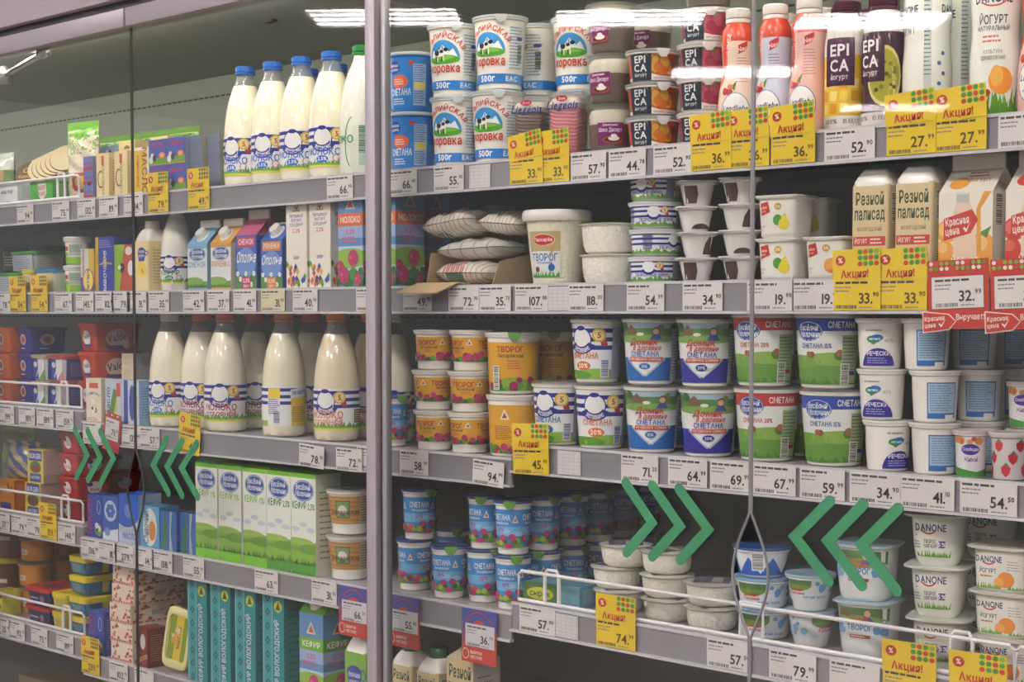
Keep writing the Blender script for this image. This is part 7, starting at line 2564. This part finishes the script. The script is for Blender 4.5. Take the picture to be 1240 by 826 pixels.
def red_tag(px, row, price, sup, extra):
    X, z = bz(px, row)
    e = link('red_price_tag', None)
    e.location = (X, RAIL_Y - .0075, z - .020)
    e.rotation_euler = (0, R(-2), 0)
    tagp(e, 'red framed price tag %s' % extra, 'price tag', None)
    W, H = .087, .090
    def art(c):
        for i in range(11):
            for j in range(2):
                c.ell(W * (.06 + .088 * i), H * (.955 - .075 * j), W * .034, H * .030, ['#e8dcd4', '#5f9a3a', '#7fae3a', '#c2402e'][(i * 3 + j * 2 + i // 3) % 4], n=9)
        c.rect(W * .07, H * .30, W * .92, H * .76, '#dcd9d8')
        draw_price(c, W * .82, H * .46, price, sup, W * .09, H * .30)
        c.text('Выручает!', W * .70, H * .13, H * .085, '#f0dcd4', maxw=W * .46)
    mb = card(W, H, '#b9352e', art)
    link('frame_card', mb.mesh('frame_card', 'print', fix=False), e)
    bw, bh = .040, .026
    mb = MB()
    pts = [(-.024, .000), (.012, .003), (.022, .013), (.012, .022), (-.024, .026)]
    def plate(pts, y, t, col):
        n = len(pts)
        mb.add([(a, y, b) for a, b in pts] + [(a, y + t, b) for a, b in pts], [tuple(range(n)), tuple(reversed(range(n, 2 * n)))] + [(i, (i + 1) % n, n + (i + 1) % n, n + i) for i in range(n)], col)
    plate([(a * 1.07, (b - .013) * 1.12 + .013) for a, b in pts], 0, .0006, '#ecd8d0')
    plate(pts, -.0004, .0006, '#b9352e')
    c = Art(.05, .026)
    c.text('Красная', .002, .014, .0058, '#f4e4dc', al='l', rot=3, maxw=.029)
    c.text('цена', .002, .0055, .0058, '#f4e4dc', al='l', rot=3, maxw=.016)
    c.poly([(.022, .010), (.0235, .0115), (.026, .009), (.033, .017), (.026, .0055)], '#f4e4dc')
    c.into(mb, face_fn('F', -.024, -.0004, 0, .05), eps=.00005, base=.0002)
    o = link('badge', mb.mesh('badge', 'print', fix=False), e)
    o.location = (-.026, -.0016, -.003)

def local_tag(px, row, price, sup, extra, bay='B', dz=-.046):
    X, z = bz(px, row, bay)
    W, H = .083, .092
    def art(c):
        c.rect(0, H * .62, W, H, '#3f4f9e')
        for k in range(4):
            c.ring(W * .5, H * .62, W * (.5 - .09 * k), H * (.42 - .08 * k), .003, ['#5a56a4', '#a8444e', '#4a58a8', '#b84a44'][k], a0=0, a1=180)
        c.ell(W * .5, H * .62, W * .16, H * .16, '#c2483c', a0=0, a1=180)
        c.rect(0, H * .36, W * .12, H * .62, '#8a4a70')
        c.rect(W * .11, H * .30, W * .95, H * .72, '#cfd0d8')
        draw_price(c, W * .80, H * .42, price, sup, W * .13, H * .29)
        c.rect(0, 0, W, H * .28, '#b8403a')
        c.ring(W * .12, H * .15, W * .10, H * .10, .0012, '#e8dcd4')
        c.text('ВЫБИРАЮ', W * .26, H * .165, H * .055, '#ecdcd4', al='l', maxw=W * .34)
        c.text('МЕСТНОЕ', W * .26, H * .075, H * .055, '#ecdcd4', al='l', maxw=W * .34)
    mb = card(W, H, '#b8403a', art)
    tag_object('local_product_tag', mb.mesh('local_product_tag', 'print', fix=False), X, z + dz, extra, 'price tag', .0045)

# top shelf
for px, pr, su, ex in ((32, '94', '90', 'under the wire guard, left of the green snack box'), (75, '75', '90', 'under the wire guard end on top shelf'),
                       (106, '132', '90', 'under the violet butter pack'), (133, '119', '90', 'under the cream scroll butter packs'), (163, '114', '90', 'under the yellow-panel butter at the door seam'),
                       (413, '66', '90', 'under the green-capped milk bottle'), (489, '66', '40', 'right of the post under the blue cups'), (545, '55', '90', 'under the tall white cow cups'),
                       (714, '57', '90', 'under the layered chocolate desserts'), (761, '44', '78', 'under the mango yogurt cups'), (816, '52', '90', 'under the raspberry yogurt cups')):
    wtag(px, 1, pr, su, ex)
grid_card(582, 1, 'right of the cow cup price tag on top shelf')
ytag(194, 1, '79', '90', 'in front of the left blue butter pack')
ytag(243, 1, '49', '90', 'in front of the grey butter packs')
ytag(641, 1, '33', '90', 'under the chocolate dessert, left of two overlapping', trot=-7, dyo=.004)
ytag(671, 1, '33', '90', 'under the pink dessert, right of two overlapping', trot=-2)
ytag(864, 1, '36', '99', 'left of the door seam below slim yogurt bottle', trot=-3, dyo=.003)
ytag(908, 1, '36', '99', 'crossed by the right door seam', trot=-2)
ytag(963, 1, '36', '99', 'below the pink yogurt bottle', trot=-3, dyo=.003)
wtag(1030, 1, '52', '90', 'below the mango yogurt bottle', w=.080)
ytag(1106, 1, '27', '99', 'below the white text-side yogurt bottle', trot=-4, dyo=.003)
ytag(1165, 1, '27', '99', 'left of the peach yogurt bottle', trot=-3)
wtag(1243, 1, '', '', 'on top shelf cut by the right picture edge')
# second shelf
for px, pr, ex in ((5, '78', 'under the green-lidded tub at left picture edge'), (78, '67', 'under the white and lime tubs')):
    wtag(px, 2, pr, '90', ex, bay='A')
ytag(24, 2, '54', '90', 'over the green-lidded tub', bay='A')
ytag(50, 2, '54', '90', 'over the blue-lidded tub', bay='A')
for px, pr, ex in ((104, '145', 'under the white box with yellow oval'), (128, '112', 'under the dark blue and gold box'), (148, '79', 'under the red and green cheese box'), (167, '31', 'under the cream mug carton at the seam'),
                   (194, '35', 'under the white kefir bottle'), (236, '42', 'under the light blue gable carton'), (266, '37', 'under the amber gable carton'), (298, '41', 'under the pink-banded daisy carton'),
                   (371, '40', 'under the confetti cartons'), (449, '46', 'half behind the post on the second shelf')):
    wtag(px, 2, pr, '90', ex)
wtag(332, 2, '31', '90', 'on cream paper under the orange-banded daisy carton', col='#d8d2b4')
for px, pr, su, ex in ((507, '49', '90', 'right of the post, left of the cardboard flap'), (563, '72', '90', 'under the cardboard tray flap'), (601, '35', '70', 'at the shelf joint under the film bags'), (645, '107', '00', 'under the big cottage cheese tub'),
                       (711, '118', '00', 'under the round white cheeses'), (783, '54', '99', 'under the low striped curd tubs'), (852, '34', '90', 'under the brown-splash dessert cups')):
    wtag(px, 2, pr, su, ex)
grid_card(677, 2, 'under the cottage cheese tub on second rail')
wtag(934, 2, '19', '99', 'under the pear yogurts', w=.080)
wtag(990, 2, '19', '99', 'under the orange fruit yogurt', w=.080)
ytag(1041, 2, '33', '90', 'over the left brown yogurt carton', trot=-2, dyo=.004)
ytag(1095, 2, '33', '90', 'over the right brown yogurt carton', trot=-2)
red_tag(1165, 2, '32', '99', 'reading 32.99 under the apricot carton')
red_tag(1243, 2, '32', '99', 'under strawberry carton, cut by right picture edge')
# third shelf
for px, pr, ex in ((9, '199', 'under the orange margarine tubs'), (34, '189', 'under the dark blue margarine tubs'), (56, '189', 'under the green-corner cream cheese'), (80, '159', 'under the red margarine tubs')):
    wtag(px, 3, pr, '90', ex, bay='A')
for px, pr, su, ex in ((113, '', '', 'without figures showing under the cow butter pack'), (160, '132', '90', 'left of the door seam under white and blue butter'), (183, '57', '90', 'right of the left door seam under white-capped milk'),
                       (380, '78', '90', 'under the baked-milk bottle'), (426, '72', '90', 'left of the post on the third shelf'), (450, '', '', 'mostly hidden by the post on the third shelf'),
                       (503, '58', '99', 'under the left column of yellow curd cups'), (594, '94', '99', 'tilted, under the right column of yellow curd cups')):
    wtag(px, 3, pr, su, ex, dz=-.001 if px in (380, 426, 594) else .0045, rot=3 if px in (594, 380) else 0)
def red_small(px, row):
    X, z = bz(px, row)
    W, H = .066, .085
    def art(c):
        for i in range(8):
            c.ell(W * (.1 + .115 * i), H * .95, W * .045, H * .03, ['#e8dcd4', '#5f9a3a', '#c2402e'][i % 3], n=8)
        c.rect(W * .12, H * .30, W * .92, H * .86, '#d8d4d4')
        draw_price(c, W * .78, H * .50, '79', '90', W * .13, H * .32)
    tag_object('red_price_tag', card(W, H, '#b03a38', art).mesh('red_small', 'print', fix=False), X, z - .012, 'tilted red framed price tag reading 79 behind the left green arrows', 'price tag', .0045, 9)
red_small(137, 3)
ytag(232, 3, '49', '90', 'hanging tilted under the salmon-capped bottles', rot=6, drop=.004)
ytag(647, 3, '45', '99', 'between yellow curd and striped sour cream', trot=0, rot=-2, drop=.004, w=.080, bay='C')
grid_card(690, 3, 'under the striped sour cream cups')
for px, pr, su, ex in ((776, '71', '20', 'under the blue-footed village cups'), (834, '64', '99', 'under the violet-footed village cups'), (886, '69', '99', 'left of the right door seam under violet-footed cups'),
                       (939, '67', '99', 'under the red-topped meadow cups'), (997, '59', '99', 'under the blue-topped meadow cups'), (1061, '34', '90', 'under the dark blue arch cups'), (1124, '41', '10', 'under the pale blue text-label cups'), (1198, '54', '50', 'under the strawberry yogurt cup')):
    wtag(px, 3, pr, su, ex, w=.080 if px > 1000 else TAGW)
# fourth shelf
for px, pr, ex in ((4, '37', 'under the orange burger cheese box'), (25, '79', 'under the yellow burger box, left of two'), (44, '79', 'under the yellow burger box, right of two'), (82, '148', 'under the red cream cheese stack')):
    wtag(px, 4, pr, '90', ex, bay='A')
ytag(61, 4, '159', '90', 'beside the red cream cheese stack', bay='A')
for px, pr, ex in ((110, '136', 'under the red-lettered blue pack at shelf joint'), (132, '111', 'under the flower butter pack'), (152, '279', 'under the big blue pack at the seam'), (176, '14', 'under the light blue cream-oval pack'), (198, '138', 'under the shiny blue and green packs'),
                   (236, '55', 'under the first tall kefir carton'), (324, '63', 'under the fourth tall kefir carton'), (394, '31', 'left of the blue and red tag')):
    wtag(px, 4, pr, '90', ex)
local_tag(432, 4, '66', '29', 'blue and red price tag reading 66.29 left of the post')
local_tag(493, 4, '55', '80', 'blue and red price tag reading 55.80 cut by the post')
local_tag(584, 4, '36', '79', 'blue and red price tag reading 36.79 in front of sky-blue cups')
wtag(652, 4, '57', '90', 'at the left end of the wire guard', w=.080, bay='C')
grid_card(687, 4, 'below the flat teal cheese box')
ytag(748, 4, '74', '99', 'in front of the round curd packs', w=.080)
for px, pr, su, ex in ((884, '57', '00', 'at the right door seam under the blue bowls'), (961, '79', '99', 'under the narrow-footed curd bowls'), (1036, '', '', 'under the square village curd cups')):
    wtag(px, 4, pr, su, ex, w=.080)
ytag(1103, 4, '', '', 'in front of the grass-print cups at bottom right', trot=-1, w=.080)
ytag(1186, 4, '', '', 'in front of the peach yogurts at bottom right', trot=-1, w=.080)
# fifth shelf
for px, pr, ex in ((4, '25', 'at left picture edge on the fifth shelf'), (22, '92', 'under the round orange tubs'), (49, '73', 'under the navy red-lidded tubs'), (80, '89', 'under the yellow-lidded blue tubs')):
    wtag(px, 5, pr, '90', ex, bay='A')
ytag(112, 5, '239', '90', 'in front of the lettered blue pack, fifth shelf')
wtag(145, 5, '102', '90', 'under the floral butter')
wtag(176, 5, '', '', 'under the spread tub on the fifth shelf')
